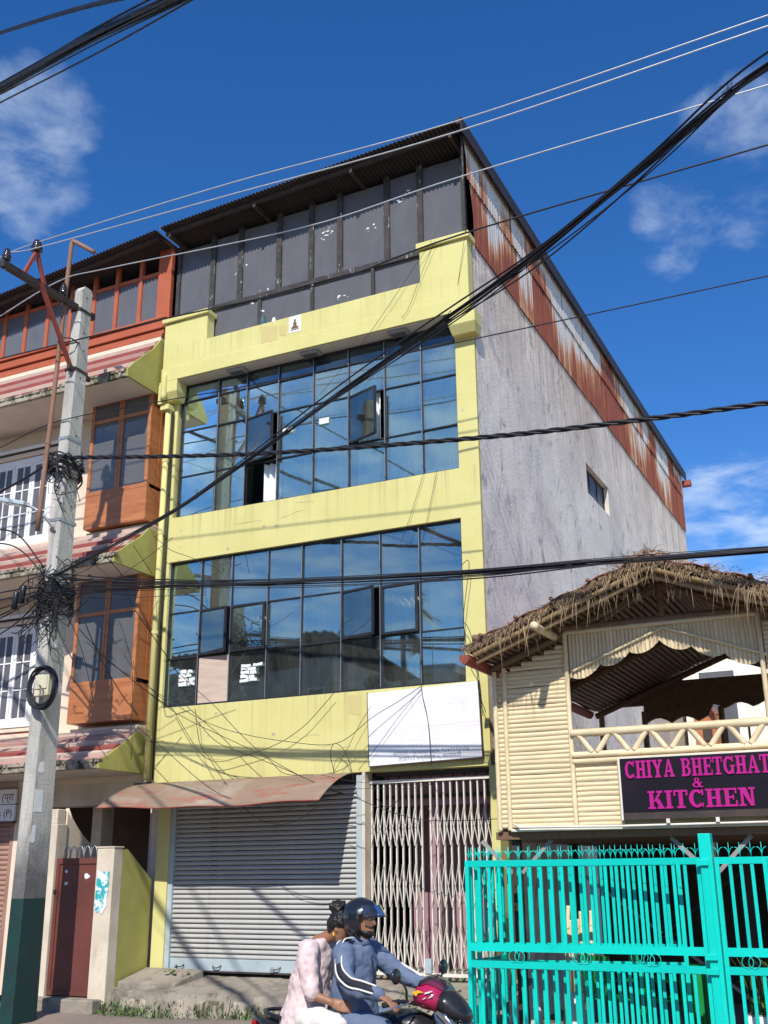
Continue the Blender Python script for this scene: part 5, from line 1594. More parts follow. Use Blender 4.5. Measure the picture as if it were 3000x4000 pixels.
def slats():
    """half round bamboo strips, each its own piece"""
    r = random.Random(14)
    def strip(x0, x1, z, h):
        n = 6
        sag = r.uniform(-.006, .006)
        m = MB()
        m.grid(lambda u, v: (x0 + (x1 - x0) * u + r.uniform(-.004, .004) * 0, HY - .015 * math.sin(v * math.pi) - .004, z + sag * math.sin(u * 3.14) + h * v * .96), n, 4)
        return m.obj('bamboo_strip', BAMBOO, hut, smooth=True)
    z = 2.37
    k = 0
    while z < 4.62:
        h = r.uniform(.050, .062)
        # the left panel follows the rafter
        x0 = .46
        if z > rafter_z(.46) - .20:
            x0 = HXA - (5.26 - .22 - z) / ((5.26 - 4.42) / (HXA - HXE))
            x0 = max(.46, min(x0, 1.35))
        if x0 < 1.33:
            strip(x0, 1.40, z, h)
        if z < 3.12:
            strip(1.46, 1.97, z, h)
            strip(2.03, 3.72, z, h)
        if k % 1 == 0 and z < 4.6:
            strip(3.80, 4.74, z, h)
        z += h
        k += 1
    # upright strips of the scalloped valance
    def scallop(x):
        t = abs(x - 2.60)
        base = 4.52 - .36 * (t / 1.12) ** 1.1
        ph = (t / 1.12) * 3
        f = ph - math.floor(ph)
        return base - .085 * math.sin(math.pi * f) ** .7
    x = 1.46
    while x < 3.72:
        w = r.uniform(.044, .054)
        zt = 4.70 + r.uniform(-.005, .005)
        m = MB()
        m.grid(lambda u, v: (x + w * .97 * u, HY - .018 * math.sin(u * math.pi) - .002, scallop(x + w * u) + (zt - scallop(x + w * u)) * v), 4, 4)
        m.obj('bamboo_strip', BAMBOOV, hut, smooth=True)
        x += w
    # trims over the valance
    for s in (-1, 1):
        bamboo_rod((HXA, HY - .035, 4.66), (HXA + s * 1.16, HY - .035, 4.22), .018, 'trim')
    bamboo_rod((1.42, HY - .03, 4.715), (3.76, HY - .03, 4.715), .028, 'trim')
slats()

def hut_frame():
    for x, z0, z1 in ((.47, 2.34, 4.30), (.60, 2.34, 4.34), (1.43, 2.34, 4.72), (2.0, 2.34, 3.14), (3.76, 2.34, 4.72), (4.72, 2.34, 4.3)):
        bamboo_rod((x, HY - .03, z0), (x, HY - .03, z1), .030, 'post', BAMBOOV)
    bamboo_rod((1.44, HY - .05, 3.46), (3.78, HY - .05, 3.46), .048, 'rail')
    bamboo_rod((1.44, HY - .04, 3.20), (3.78, HY - .04, 3.20), .040, 'rail')
    bamboo_rod((1.44, HY - .03, 3.125), (3.78, HY - .03, 3.125), .035, 'rail')
    n = 10
    for k in range(n):
        a, b = 1.50 + 2.22 * k / n, 1.50 + 2.22 * (k + 1) / n
        up = k % 2
        bamboo_rod((a + .03, HY - .05, 3.22 if up else 3.44), (b - .03, HY - .05, 3.44 if up else 3.22), .034, 'brace')
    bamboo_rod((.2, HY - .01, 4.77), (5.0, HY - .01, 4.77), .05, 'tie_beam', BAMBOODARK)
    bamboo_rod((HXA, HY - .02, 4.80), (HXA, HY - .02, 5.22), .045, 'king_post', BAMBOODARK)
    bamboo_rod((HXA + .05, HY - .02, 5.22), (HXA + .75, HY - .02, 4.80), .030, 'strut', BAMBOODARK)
    bamboo_rod((HXA - .05, HY - .02, 5.22), (HXA - .75, HY - .02, 4.80), .030, 'strut', BAMBOODARK)
    for s, xe in ((-1, HXE), (1, HXR)):
        for y, r0, dz in ((-1.66, .030, -.005), (-1.58, .028, -.085), (HY, .05, -.08), (1.5, .05, -.08), (4.0, .05, -.08)):
            bamboo_rod((HXA, y, 5.26 + dz), (xe, y, 4.42 + dz), r0, 'rafter', BAMBOOR if y < -1.2 else BAMBOODARK)
    for x in (1.43, 3.76):
        pass
    b = bamboo_rod((1.30, -1.86, 4.66), (1.30, -.95, 4.68), .05, 'purlin_end', BAMBOO)
    # ceiling canes along the ridge direction
    for s, xe in ((-1, HXE), (1, HXR)):
        o = None
        N = 30
        for k in range(N):
            t = (k + .5) / N
            x = HXA + (xe - HXA) * t
            if o is None:
                o = MB().tube([(x, -1.60, rafter_z(x) + .02), (x, 4.3, rafter_z(x) + .02)], .036, 6, caps=False).obj('ceiling_cane', BAMBOODARK, hut, smooth=True)
                x_, z_ = x, rafter_z(x)
            else:
                again(o, dx=x - x_, dz=rafter_z(x) - z_)
    # floor, back wall and back valance
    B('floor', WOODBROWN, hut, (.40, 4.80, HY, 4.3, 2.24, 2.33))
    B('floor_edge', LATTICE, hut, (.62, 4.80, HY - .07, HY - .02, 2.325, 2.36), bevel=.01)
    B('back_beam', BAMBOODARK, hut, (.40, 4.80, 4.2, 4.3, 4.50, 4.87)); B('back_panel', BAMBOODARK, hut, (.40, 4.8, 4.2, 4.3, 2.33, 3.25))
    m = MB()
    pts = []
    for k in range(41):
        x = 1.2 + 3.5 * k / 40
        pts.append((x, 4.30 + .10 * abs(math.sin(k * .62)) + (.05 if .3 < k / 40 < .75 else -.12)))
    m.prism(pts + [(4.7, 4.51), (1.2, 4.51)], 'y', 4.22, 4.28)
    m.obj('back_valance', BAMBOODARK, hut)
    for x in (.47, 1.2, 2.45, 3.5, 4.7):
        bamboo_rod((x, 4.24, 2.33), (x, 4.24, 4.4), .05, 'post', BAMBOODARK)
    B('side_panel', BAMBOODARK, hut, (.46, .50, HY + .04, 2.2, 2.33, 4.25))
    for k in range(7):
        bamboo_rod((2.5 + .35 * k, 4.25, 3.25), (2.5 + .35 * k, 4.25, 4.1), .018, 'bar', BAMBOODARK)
    # stilts with angle braces
    for x in (.62, 2.95, 4.6):
        for y in (HY + .12, 1.6, 4.1):
            B('stilt', BLACKMET, hut, (x - .05, x + .05, y - .05, y + .05, -.05, 2.24))
        for s in (-1, 1):
            MB().bar((x + s * .06, HY + .12, 1.85), (x + s * .45, HY + .12, 2.23), .04, .045).obj('brace', GREYWALLM, hut)
    MB().bar((.62, 1.6, 1.9), (2.95, 1.6, .2), .03, .04).obj('brace', GALV, hut)
    MB().bar((2.95, 1.6, 1.9), (.62, 1.6, .2), .03, .04).obj('brace', BLACKMET, hut)
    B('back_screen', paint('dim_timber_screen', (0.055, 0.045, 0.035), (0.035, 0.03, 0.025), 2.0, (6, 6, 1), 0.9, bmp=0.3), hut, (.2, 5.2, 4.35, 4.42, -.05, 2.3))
hut_frame()

def thatch():
    r = random.Random(17)
    # red roof sheet above, thatch below it
    for s, xe in ((-1, HXE - .10), (1, HXR + .10)):
        m = MB()
        def top(u, v, s=s, xe=xe):
            x = HXA + (xe - HXA) * u
            return (x, -1.72 + 6.1 * v, rafter_z(x) + .15 + .02 * math.sin(u * 5 * 6.28) * (1 if True else 0))
        m.grid(top, 40, 6)
        m.obj('roof_sheet', TILEROOF, hut, smooth=True, solid=.012)
        m = MB()
        def bot(u, v, s=s, xe=xe):
            x = HXA + (xe - HXA) * u
            return (x, -1.69 + 6.0 * v, rafter_z(x) + .095 + .015 * math.sin(u * 40 + v * 30))
        m.grid(bot, 60, 10)
        m.obj('thatch_layer', STRAWBASE, hut, smooth=True, solid=.045)
        for q in range(5):                                     # dark battens poking past the sheet edge
            x = HXA + (xe - HXA) * (.1 + .2 * q)
            bamboo_rod((x, -1.76, rafter_z(x) + .17), (x, 0, rafter_z(x) + .17), .024, 'batten', WOODBROWN)
    bamboo_rod((HXA, -1.66, 5.44), (HXA, 4.4, 5.44), .03, 'ridge', WOODBROWN)
    MB().prism([(HXA - .30, 5.34), (HXA + .30, 5.34), (HXA, 5.53)], 'y', -1.2, 4.4).obj('ridge_cap', TILEROOF, hut)
    m = MB()
    def strand(p, d, L, w, droop):
        p = Vector(p); d = Vector(d).normalized()
        side = d.cross(Vector((0, 1, .2))).normalized() * w
        if side.length < 1e-6: side = Vector((w, 0, 0))
        k = 3
        prev = p
        for j in range(k):
            nd = (d + Vector((0, 0, -droop * (j + 1) / k))).normalized()
            nx = prev + nd * L / k
            s0, s1 = side * (1 - j / k * .8), side * (1 - (j + 1) / k * .8)
            m.face([prev - s0, prev + s0, nx + s1, nx - s1])
            prev = nx
    for q in range(4200):
        x = r.uniform(HXE - .12, HXR + .1)
        z = rafter_z(x) + .095 + r.uniform(-.04, .06)
        clump = .5 + .5 * math.sin(x * 9.3) * math.sin(x * 23.7)
        a = r.uniform(-.9, .9)
        tidy = r.random() < .8
        L = r.uniform(.03, .09) if tidy else r.uniform(.06, .10 + .16 * clump)
        if clump < .35 and r.random() < .5: continue
        strand((x, -1.68 - r.uniform(0, .04), z), (a, -.9 + r.uniform(-.3, .6), r.uniform(-.8, .45)), L, r.uniform(.0025, .006), .6 if tidy else 1.7)
    for q in range(120):                                        # long hanging wisps
        x = r.choice((.95, 1.2, 1.75, 2.15, 2.45, 2.55, 3.0, 3.4, 3.8, 3.9)) + r.gauss(0, .10)
        strand((x, -1.71, rafter_z(x) + .04), (r.gauss(0, .5), -.25, -.8), r.uniform(.12, .46), r.uniform(.002, .0045), 2.2)
    for q in range(900):                                        # straw lying over the ridge and right slope
        x = r.choice((r.uniform(2.3, 4.9), r.gauss(2.6, .25)))
        y = r.uniform(-1.72, -.8)
        strand((x, y, rafter_z(x) + .19 + r.uniform(0, .05)), (r.uniform(-1, 1), r.uniform(-1, .4), r.uniform(-.1, .5)), r.uniform(.08, .25), r.uniform(.003, .006), .8)
    o = m.obj('straw', STRAW, hut)
    tag(o, 'loose straw fringe hanging from the roof edge', kind='stuff')
    # red gutter along the left eave
    g = MB()
    g.prism([(.27, 4.42), (.40, 4.42), (.40, 4.36), (.36, 4.31), (.31, 4.31), (.27, 4.36)], 'y', -1.72, 4.0)
    g.obj('gutter', REDSTEEL, hut)
thatch()

def serif_letters(text, x0, x1, z0, z1, y, parent):
    """slab serif capitals built stroke by stroke, each letter one piece"""
    S, T = .22, .11           # stem and serif thickness relative to the letter height
    def arc(cx, cz, rx, rz, a0, a1, tw, n=18):
        out = []
        for k in range(n):
            t0, t1 = math.radians(a0 + (a1 - a0) * k / n), math.radians(a0 + (a1 - a0) * (k + 1) / n)
            def P(t, s):
                return (cx + (rx - s * tw) * math.cos(t), cz + (rz - s * tw * .62) * math.sin(t))
            out.append([P(t0, 0), P(t1, 0), P(t1, 1), P(t0, 1)])
        return out
    def rect(a, b, c, d): return [(a, c), (b, c), (b, d), (a, d)]
    def diag(a, b, c, d, w): return [(a, c), (a + w, c), (b + w, d), (b, d)]
    G = {
        'I': (.42, lambda: [rect(.10, .32, T, 1 - T), rect(0, .42, 0, T), rect(0, .42, 1 - T, 1)]),
        'H': (.86, lambda: [rect(.09, .31, T, 1 - T), rect(.55, .77, T, 1 - T), rect(0, .40, 0, T), rect(.46, .86, 0, T), rect(0, .40, 1 - T, 1), rect(.46, .86, 1 - T, 1), rect(.31, .55, .44, .56)]),
        'T': (.76, lambda: [rect(.27, .49, T, 1 - T), rect(.15, .61, 0, T), rect(0, .76, 1 - T, 1), rect(0, .09, .68, 1 - T), rect(.67, .76, .68, 1 - T)]),
        'E': (.74, lambda: [rect(.09, .31, T, 1 - T), rect(0, .74, 0, T), rect(0, .72, 1 - T, 1), rect(.65, .74, T, .32), rect(.63, .72, .70, 1 - T), rect(.31, .50, .45, .56), rect(.50, .57, .36, .65)]),
        'K': (.88, lambda: [rect(.09, .31, T, 1 - T), rect(0, .40, 0, T), rect(0, .40, 1 - T, 1), diag(.31, .60, .40, 1 - T, .15), diag(.60, .38, T, .55, .24), rect(.50, .88, 0, T), rect(.50, .84, 1 - T, 1)]),
        'N': (.88, lambda: [rect(.11, .25, T, 1), rect(.65, .79, 0, 1 - T), rect(0, .36, 0, T), rect(.54, .88, 1 - T, 1), rect(0, .25, 1 - T + .002, 1), [(.25, 1), (.42, 1), (.65, .24), (.65, 0), (.60, 0), (.25, .70)]]),
        'Y': (.86, lambda: [rect(.32, .54, T, .45), rect(.20, .66, 0, T), [(.32, .45), (.54, .45), (.32, 1 - T), (.08, 1 - T)], [(.36, .45), (.54, .45), (.76, 1 - T), (.60, 1 - T)], rect(0, .38, 1 - T, 1), rect(.52, .86, 1 - T, 1)]),
        'A': (.90, lambda: [[(.08, T), (.22, T), (.46, .86), (.38, 1)], [(.58, T), (.82, T), (.53, 1), (.38, 1)], rect(.20, .62, .27, .38), rect(0, .32, 0, T), rect(.50, .90, 0, T)]),
        'C': (.84, lambda: arc(.42, .5, .42, .5, 42, 318, .23) + [rect(.70, .79, .66, 1.0), rect(.70, .76, 0.02, .26)]),
        'G': (.90, lambda: arc(.42, .5, .42, .5, 42, 318, .23) + [rect(.70, .79, .66, 1.0), rect(.60, .80, .02, .40), rect(.52, .90, .40, .50)]),
        'B': (.80, lambda: [rect(.09, .31, T, 1 - T), rect(0, .45, 0, T), rect(0, .45, 1 - T, 1), rect(.31, .45, .46, .56)] + arc(.44, .75, .31, .25, -90, 90, .20, 10) + arc(.45, .28, .34, .28, -90, 90, .22, 10)),
        '&': (.80, lambda: arc(.36, .76, .21, .24, 0, 360, .14) + arc(.32, .26, .32, .27, 20, 360, .17) + [diag(.60, .22, 0, .62, .2), rect(.56, .86, 0, T), diag(.46, .62, .12, .46, .12), rect(.50, .80, .44, .53)]),
        ' ': (.42, lambda: []),
    }
    gap = .07
    tot = sum(G[c][0] for c in text) + gap * (len(text) - 1)
    H = z1 - z0
    sx = (x1 - x0) / tot
    x = x0
    for c in text:
        w, f = G[c]
        polys = f()
        if polys:
            m = MB()
            for k, p in enumerate(polys):
                q = [(x + a * sx, z0 + b * H) for a, b in p]
                m.prism(q, 'y', y - .012 - .00025 * k, y)
            m.obj('letter', MAGENTA, parent)
        x += (w + gap) * sx

def hut_sign():
    b = B('sign_board', SIGNBLACK, None, (2.04, 4.06, HY - .17, HY - .09, 2.44, 3.115), bevel=.008)
    tag(b, 'black sign board with magenta lettering hung on the bamboo tea house', 'sign')
    B('trim', LATTICE, b, (2.02, 2.04, HY - .175, HY - .09, 2.42, 3.13), (2.04, 4.06, HY - .174, HY - .09, 3.117, 3.135))
    B('lower_edge', BLACKMET, b, (2.04, 4.06, HY - .176, HY - .10, 2.425, 2.50))
    serif_letters('CHIYA BHETGHAT', 2.10, 3.72, 2.885, 3.085, HY - .1705, b)
    serif_letters('&', 2.86, 2.97, 2.755, 2.865, HY - .1705, b)
    serif_letters('KITCHEN', 2.34, 3.53, 2.535, 2.735, HY - .1705, b)
    for x in (2.55, 3.1, 3.7):
        B('bracket', LATTICE, b, (x - .02, x + .02, HY - .19, HY - .165, 2.375, 2.425))
    MB().tube([(.66, HY - .1, 2.42), (.75, HY - .12, 2.375), (2.0, HY - .12, 2.36), (4.3, HY - .12, 2.365)], .014, 6).obj('conduit', LATTICE, b, smooth=True)
hut_sign()

# ------------------------------------------------------------------ teal steel gate
def teal_gate():
    bottom, top = .16, 1.995
    mids = ((1.005, 1.09), (.83, .905))
    def leaf(x0, x1, y0, y1, label, n, cat='gate'):
        """one leaf between two points of the plan, with square bars, ring ornaments and arched spikes"""
        L = math.hypot(x1 - x0, y1 - y0)
        t = thing('gate_leaf', label, cat, (x0, y0, 0))
        def P(s, d=0.0, z=0.0):
            return (x0 + (x1 - x0) * s / L - (y1 - y0) / L * d, y0 + (y1 - y0) * s / L + (x1 - x0) / L * d, z)
        def slab(s0, s1, z0, z1, d, name):
            m = MB().hexa([P(s0, -d, z0), P(s1, -d, z0), P(s1, d, z0), P(s0, d, z0)], [P(s0, -d, z1), P(s1, -d, z1), P(s1, d, z1), P(s0, d, z1)])
            return m.obj(name, TEAL, t)
        slab(0, .045, bottom, top, .02, 'stile'); slab(L - .045, L, bottom, top, .02, 'stile')
        slab(.045, L - .045, top - .07, top, .021, 'rail')
        for a, b in mids:
            slab(.045, L - .045, a, b, .021, 'rail')
        slab(.045, L - .045, bottom, bottom + .06, .021, 'rail')
        dx = (L - .09) / n
        for za, zb in ((1.09, top - .07), (bottom + .06, .83)):
            o = None
            for k in range(1, n):
                s = .045 + dx * k
                if o is None:
                    o = slab(s - .017, s + .017, za, zb, .014, 'bar'); s_ = s
                else:
                    a, b = P(s), P(s_)
                    again(o, a[0] - b[0], a[1] - b[1], 0)
        rings = [L * q for q in (.22, .50, .78)] if L > 1.5 else [L * .5]
        for s in rings:
            for ds in (-.034, .034):
                MB().tube([P(s + ds + .058 * math.cos(a), -.026, .955 + .060 * math.sin(a)) for a in [2 * math.pi * j / 20 for j in range(20)]], .0045, 5, closed=True).obj('ring', TEAL, t, smooth=True)
        o = None
        for k in range(0, n + 1):
            s = .045 + dx * k
            if o is None:
                m = MB()
                m.tube([P(s, 0, top), P(s, 0, top + .15)], [.005, .003], 5)
                for sg in (-1, 1):
                    m.tube([P(s + sg * dx * .44 * (1 - math.cos(a)), 0, top + .015 + .085 * math.sin(a)) for a in [1.57 * j / 6 for j in range(7)]], .004, 5)
                o = m.obj('spike', TEAL, t, smooth=True); s_ = s
            else:
                a, b = P(s), P(s_)
                again(o, a[0] - b[0], a[1] - b[1], 0)
        return t
    leaf(.20, 2.93, -1.55, -1.55, 'teal steel gate leaf nearest the street, with ring ornaments', 21)
    leaf(.26, 2.62, -1.40, -1.10, 'teal steel gate leaf folded behind the front one', 19)
    leaf(.22, .30, -1.47, -.55, 'narrow teal gate leaf turned edge on at the left', 7)
    leaf(3.08, 3.62, -1.55, -1.55, 'short teal fence panel right of the gate post', 4, 'fence')
    p = B('gate_post', TEAL, None, (2.94, 3.07, -1.63, -1.48, -.05, 2.24), bevel=.006)
    tag(p, 'thick teal gate post between gate and fence panel', 'post')
    for x in (2.965, 2.995, 3.025):
        B('rib', TEAL, p, (x - .008, x + .008, -1.637, -1.6305, -.05, 1.93))
    for z in (1.94, 1.00, .86):
        B('hinge', TEAL, p, (2.91, 3.03, -1.665, -1.6375, z - .03, z + .03), bevel=.004)
    p = B('gate_post', TEAL, None, (3.622, 3.70, -1.59, -1.51, -.05, 1.995), bevel=.006)
    tag(p, 'slim teal fence post at the right edge', 'post')
teal_gate()

def under_hut():
    r = random.Random(23)
    # leaning bamboo poles
    for k in range(6):
        x = .95 + .07 * k
        o = bamboo_rod((x + r.uniform(-.02, .02), -.45, .02), (x + .06 + r.uniform(-.1, .05), -.30, 1.15 + .35 * r.random()), .026, 'bamboo_pole', BAMBOOV, True)
        tag(o, '%s of six cut bamboo poles leaning behind the teal gate' % ('leftmost', 'second', 'third', 'fourth', 'fifth', 'rightmost')[k], 'bamboo', 'bamboo poles leaning behind the gate')
    # plastic chairs
    def chair(cx, cy, rot, label):
        t = thing('plastic_chair', label, 'chair', (0, 0, 0), 'green plastic chairs')
        m = MB().box(-.22, .22, -.22, .22, .42, .45); m.obj('seat', GREENPLASTIC, t, bevel=.015)
        for sx in (-1, 1):
            for sy in (-1, 1):
                MB().bar((sx * .20, sy * .20, .42), (sx * .24, sy * .24, 0), .045, .045).obj('leg', GREENPLASTIC, t)
        for sx in (-1, 1):
            MB().bar((sx * .20, .20, .45), (sx * .21, .29, .88), .04, .05).obj('back_post', GREENPLASTIC, t)
            MB().bar((sx * .23, -.18, .64), (sx * .23, .22, .66), .05, .03).obj('arm', GREENPLASTIC, t)
            MB().bar((sx * .23, -.18, .43), (sx * .23, -.18, .64), .04, .03).obj('arm_post', GREENPLASTIC, t)
        for k in range(5):
            MB().bar((-.13 + .065 * k, .215, .47), (-.13 + .065 * k, .285, .84), .035, .02).obj('back_slat', GREENPLASTIC, t)
        MB().bar((-.23, .29, .87), (.23, .29, .87), .04, .09).obj('back_rail', GREENPLASTIC, t)
        t.location = (cx, cy, 0.02); t.rotation_euler = (0, 0, rot)
        return t
    chair(1.62, -.55, 2.6, 'green plastic chair behind the middle of the teal gate')
    chair(2.15, -.45, 2.0, 'green plastic chair standing between the other chair and the bin')
    b = thing('plastic_bin', 'green ribbed plastic bin behind the teal gate near its post', 'bin', (2.66, -.5, 0))
    MB().hexa([(2.46, -.72, .02), (2.86, -.72, .02), (2.86, -.34, .02), (2.46, -.34, .02)], [(2.42, -.76, .78), (2.90, -.76, .78), (2.90, -.30, .78), (2.42, -.30, .78)]).obj('body', GREENPLASTIC, b, bevel=.02)
    B('lid', GREENPLASTIC, b, (2.39, 2.93, -.79, -.27, .785, .83), bevel=.015)
    for k in range(5):
        x = 2.49 + .085 * k
        MB().hexa([(x, -.75, .06), (x + .03, -.75, .06), (x + .03, -.71, .06), (x, -.71, .06)], [(x, -.785, .72), (x + .03, -.785, .72), (x + .03, -.745, .72), (x, -.745, .72)]).obj('rib', GREENPLASTIC, b)
    # sacks and oddments
    for k, (x, lab) in enumerate(((.62, 'white plastic sack left of the bamboo poles'), (1.18, 'white plastic sack right of the bamboo poles'))):
        m = MB()
        m.loft([((x, -.62, .02 + .5 * t), (.15 * (1 - .5 * t * t) + .015 * math.sin(t * 17), 0, .02), (0, .13 * (1 - .4 * t * t), 0)) for t in [j / 8 for j in range(9)]], 14)
        tag(m.obj('sack', SIGNWHITE, smooth=True), lab, 'sack')
    # planter and spiky plant, chalk board at the right
    p = thing('planter', 'white ribbed planter with spiky plant behind the fence panel', 'plant', (3.45, -1.05, 0))
    B('box', SIGNWHITE, p, (3.16, 3.78, -1.22, -.92, .02, .40), bevel=.015)
    for k in range(5):
        B('rib', SIGNWHITE, p, (3.20 + .12 * k, 3.24 + .12 * k, -1.235, -1.2205, .06, .36), bevel=.004)
    B('soil', STEPCON, p, (3.19, 3.75, -1.19, -.95, .401, .41))
    for k in range(34):
        x, y = r.uniform(3.22, 3.74), r.uniform(-1.17, -.97)
        a = r.uniform(0, 6.28); L = r.uniform(.3, .62); ln = r.uniform(.1, .45)
        pts = spline([(x, y, .40), (x + ln * .3 * math.cos(a), y + ln * .3 * math.sin(a), .40 + L * .6), (x + ln * math.cos(a), y + ln * math.sin(a), .40 + L)], 4)
        MB().tube(pts, [.012 * (1 - .1 * j) for j in range(len(pts))], 4).obj('leaf', LEAF, p)
    c = B('chalk_board', CHALK, None, (3.50, 4.1, -.60, -.57, .55, 1.36))
    tag(c, 'wooden framed chalk board with white writing at the right edge', 'board')
    wf = paint('orange_timber', (0.42, 0.19, 0.07), (0.34, 0.14, 0.05), 3.0, (1, 1, 5), 0.6, bmp=0.1)
    B('frame', wf, c, (3.45, 3.50, -.62, -.56, .50, 1.42), (3.50, 4.15, -.62, -.56, 1.36, 1.42), (3.50, 4.15, -.62, -.56, .50, .55), bevel=.006)
    B('leg', wf, c, (3.46, 3.50, -.60, -.56, .0, .50), (4.05, 4.09, -.60, -.56, .0, .50))
    m = MB()
    for row in range(6):
        x = 3.53
        z = 1.28 - .12 * row
        while x < 4.05:
            w = r.uniform(.015, .05)
            m.tube([(x, -.602, z), (x + w * .4, -.602, z + r.uniform(-.03, .035)), (x + w, -.602, z + r.uniform(-.02, .02))], .0035, 4)
            x += w + r.uniform(.012, .03)
    m.obj('chalk_writing', POSTER, c)
    # interior of the tea house: counter, poster panels, green tin
    t = thing('counter_table', 'brown wooden table inside the tea house', 'table', (2.4, 1.4, 2.33))
    B('top', wf, t, (1.9, 3.0, 1.2, 1.7, 3.05, 3.09)); B('leg', wf, t, (1.93, 1.98, 1.25, 1.3, 2.33, 3.05)); B('leg', wf, t, (2.92, 2.97, 1.25, 1.3, 2.33, 3.05))
    B('leg', wf, t, (1.93, 1.98, 1.6, 1.65, 2.33, 3.05)); B('leg', wf, t, (2.92, 2.97, 1.6, 1.65, 2.33, 3.05))
    g = MB().lathe([(0, .07), (.01, .075), (.19, .075), (.2, .07)], (2.55, 1.35, 3.09), n=16).obj('tin', GREENPLASTIC, smooth=True)
    tag(g, 'small green tin on the table inside the tea house', 'tin')
    MB().lathe([(0, .03), (.002, .03)], (2.55, 1.273, 3.19), (0, -1, 0), 14).obj('label_disc', POSTER, g)
under_hut()

# ------------------------------------------------------------------ weeds at the foot of the gate
def weeds():
    r = random.Random(29)
    for n, (cx, cy, cz, cnt, lab) in enumerate(((-.05, -.95, .10, 46, 'broad leafed weed growing between lattice gate and teal gate'), (-.85, -.98, .2, 26, 'low leafy weed on the pavement edge behind the rider'), (-4.75, -.35, .55, 10, 'small fresh green leaf litter before the shutter'))):
        p = thing('weed', lab, 'plant', (cx, cy, cz - .1))
        for k in range(cnt):
            x, y, z = cx + r.gauss(0, .13), cy + r.gauss(0, .08), cz + abs(r.gauss(0, .20 if n == 0 else .08))
            if n == 2: z = cz + abs(r.gauss(0, .03))
            s = r.uniform(.04, .085)
            a, b = r.uniform(0, 6.28), r.uniform(-.7, .5)
            d = Vector((math.cos(a) * math.cos(b), math.sin(a) * math.cos(b), math.sin(b)))
            sd = d.cross(Vector((0, 0, 1))).normalized()
            c = Vector((x, y, z))
            up = d.cross(sd) * .12 * s
            m = MB()
            m.face([c, c + d * s * .5 + sd * s * .5 + up, c + d * s * 1.3 + up * -1, c + d * s * .6])
            m.face([c, c + d * s * .6, c + d * s * 1.3 + up * -1, c + d * s * .5 - sd * s * .5 + up])
            m.obj('leaf', LEAF, p)
        if n < 2:
            for k in range(5):
                MB().tube(spline([(cx + r.gauss(0, .05), cy, cz - .1), (cx + r.gauss(0, .1), cy, cz + .1), (cx + r.gauss(0, .15), cy, cz + .3)], 4), .004, 4).obj('stem', LEAF, p)
weeds()

# ------------------------------------------------------------------ motorcycle with rider and passenger (heading +X)
BY = -6.60
SKIN = paint('brown_skin', (0.30, 0.150, 0.088), (0.26, 0.125, 0.072), 6.0, V1, 0.5, bmp=0.05, bscale=90)
HAIR = paint('black_hair', (0.012, 0.010, 0.010), (0.022, 0.018, 0.017), 14.0, (1, 1, 0.4), 0.45, bmp=0.5, bscale=60)
BLUECLOTH = paint('blue_grey_tracksuit', (0.125, 0.165, 0.255), (0.105, 0.14, 0.22), 4.0, V1, 0.85, bmp=0.4, bscale=14, bdist=0.02)
NAVYCLOTH = paint('black_stripe_cloth', (0.012, 0.014, 0.022), (0.018, 0.02, 0.03), 5.0, V1, 0.8, bmp=0.1)
WHITECLOTH = paint('white_cloth', (0.72, 0.68, 0.64), (0.64, 0.60, 0.56), 5.0, V1, 0.85, bmp=0.35, bscale=16, bdist=0.02)
def spotted():
    m, nt, b = new_mat('pale_pink_spotted_cloth')
    v = coords(nt, V1, False)
    vo = NN(nt, 'ShaderNodeTexVoronoi'); vo.inputs['Scale'].default_value = 17.0; vo.inputs['Randomness'].default_value = .75
    nt.links.new(v, vo.inputs['Vector'])
    base = ramp(nt, noise(nt, v, 5), [(.3, (0.68, 0.55, 0.54)), (.7, (0.62, 0.49, 0.48))])
    nz = noise(nt, v, 40)
    ad = NN(nt, 'ShaderNodeMath', operation='MULTIPLY_ADD'); ad.inputs[1].default_value = .25
    nt.links.new(nz, ad.inputs[0]); nt.links.new(vo.outputs['Distance'], ad.inputs[2])
    c = mixc(nt, ramp(nt, ad.outputs[0], [(.38, .6), (.50, 0.0)]), base, (0.50, 0.34, 0.345))
    nt.links.new(c, b.inputs['Base Color']); b.inputs['Roughness'].default_value = .9
    bump(nt, b, noise(nt, v, 14, 5), .4, .02)
    return m
PINKCLOTH = spotted()
HELMET = paint('black_helmet_shell', (0.012, 0.014, 0.020), (0.016, 0.018, 0.024), 3.0, V1, 0.12, bmp=0, coat=0.6)
VISOR = glass('smoked_visor', (0.62, 0.64, 0.67), 0.05, dirt=0.03)
BIKEPINK = paint('magenta_bike_paint', (0.40, 0.014, 0.085), (0.34, 0.012, 0.07), 5.0, V1, 0.30, bmp=0.03, coat=0.35, stains=[((0.30, 0.12, 0.12), 6.0, V1, 0.62, 0.85)], chips=[((0.70, 0.60, 0.60), 9.0, (1, 1, 2), 0.70)])
BIKEBLACK = paint('black_bike_paint', (0.012, 0.013, 0.016), (0.022, 0.022, 0.024), 6.0, V1, 0.32, bmp=0.02, coat=0.3)
BIKEBLUE = paint('steel_blue_bike_paint', (0.06, 0.10, 0.16), (0.05, 0.085, 0.14), 3.0, V1, 0.2, bmp=0, coat=0.5)
YELLOWDECAL = paint('yellow_decal', (0.75, 0.42, 0.02), (0.70, 0.38, 0.02), 3.0, V1, 0.3, bmp=0)
CHROME = paint('chrome', (0.70, 0.70, 0.70), (0.62, 0.62, 0.62), 3.0, V1, 0.12, 1.0, bmp=0)
TYRE = paint('tyre_rubber', (0.018, 0.018, 0.018), (0.03, 0.03, 0.03), 9.0, V1, 0.85, bmp=0.4)
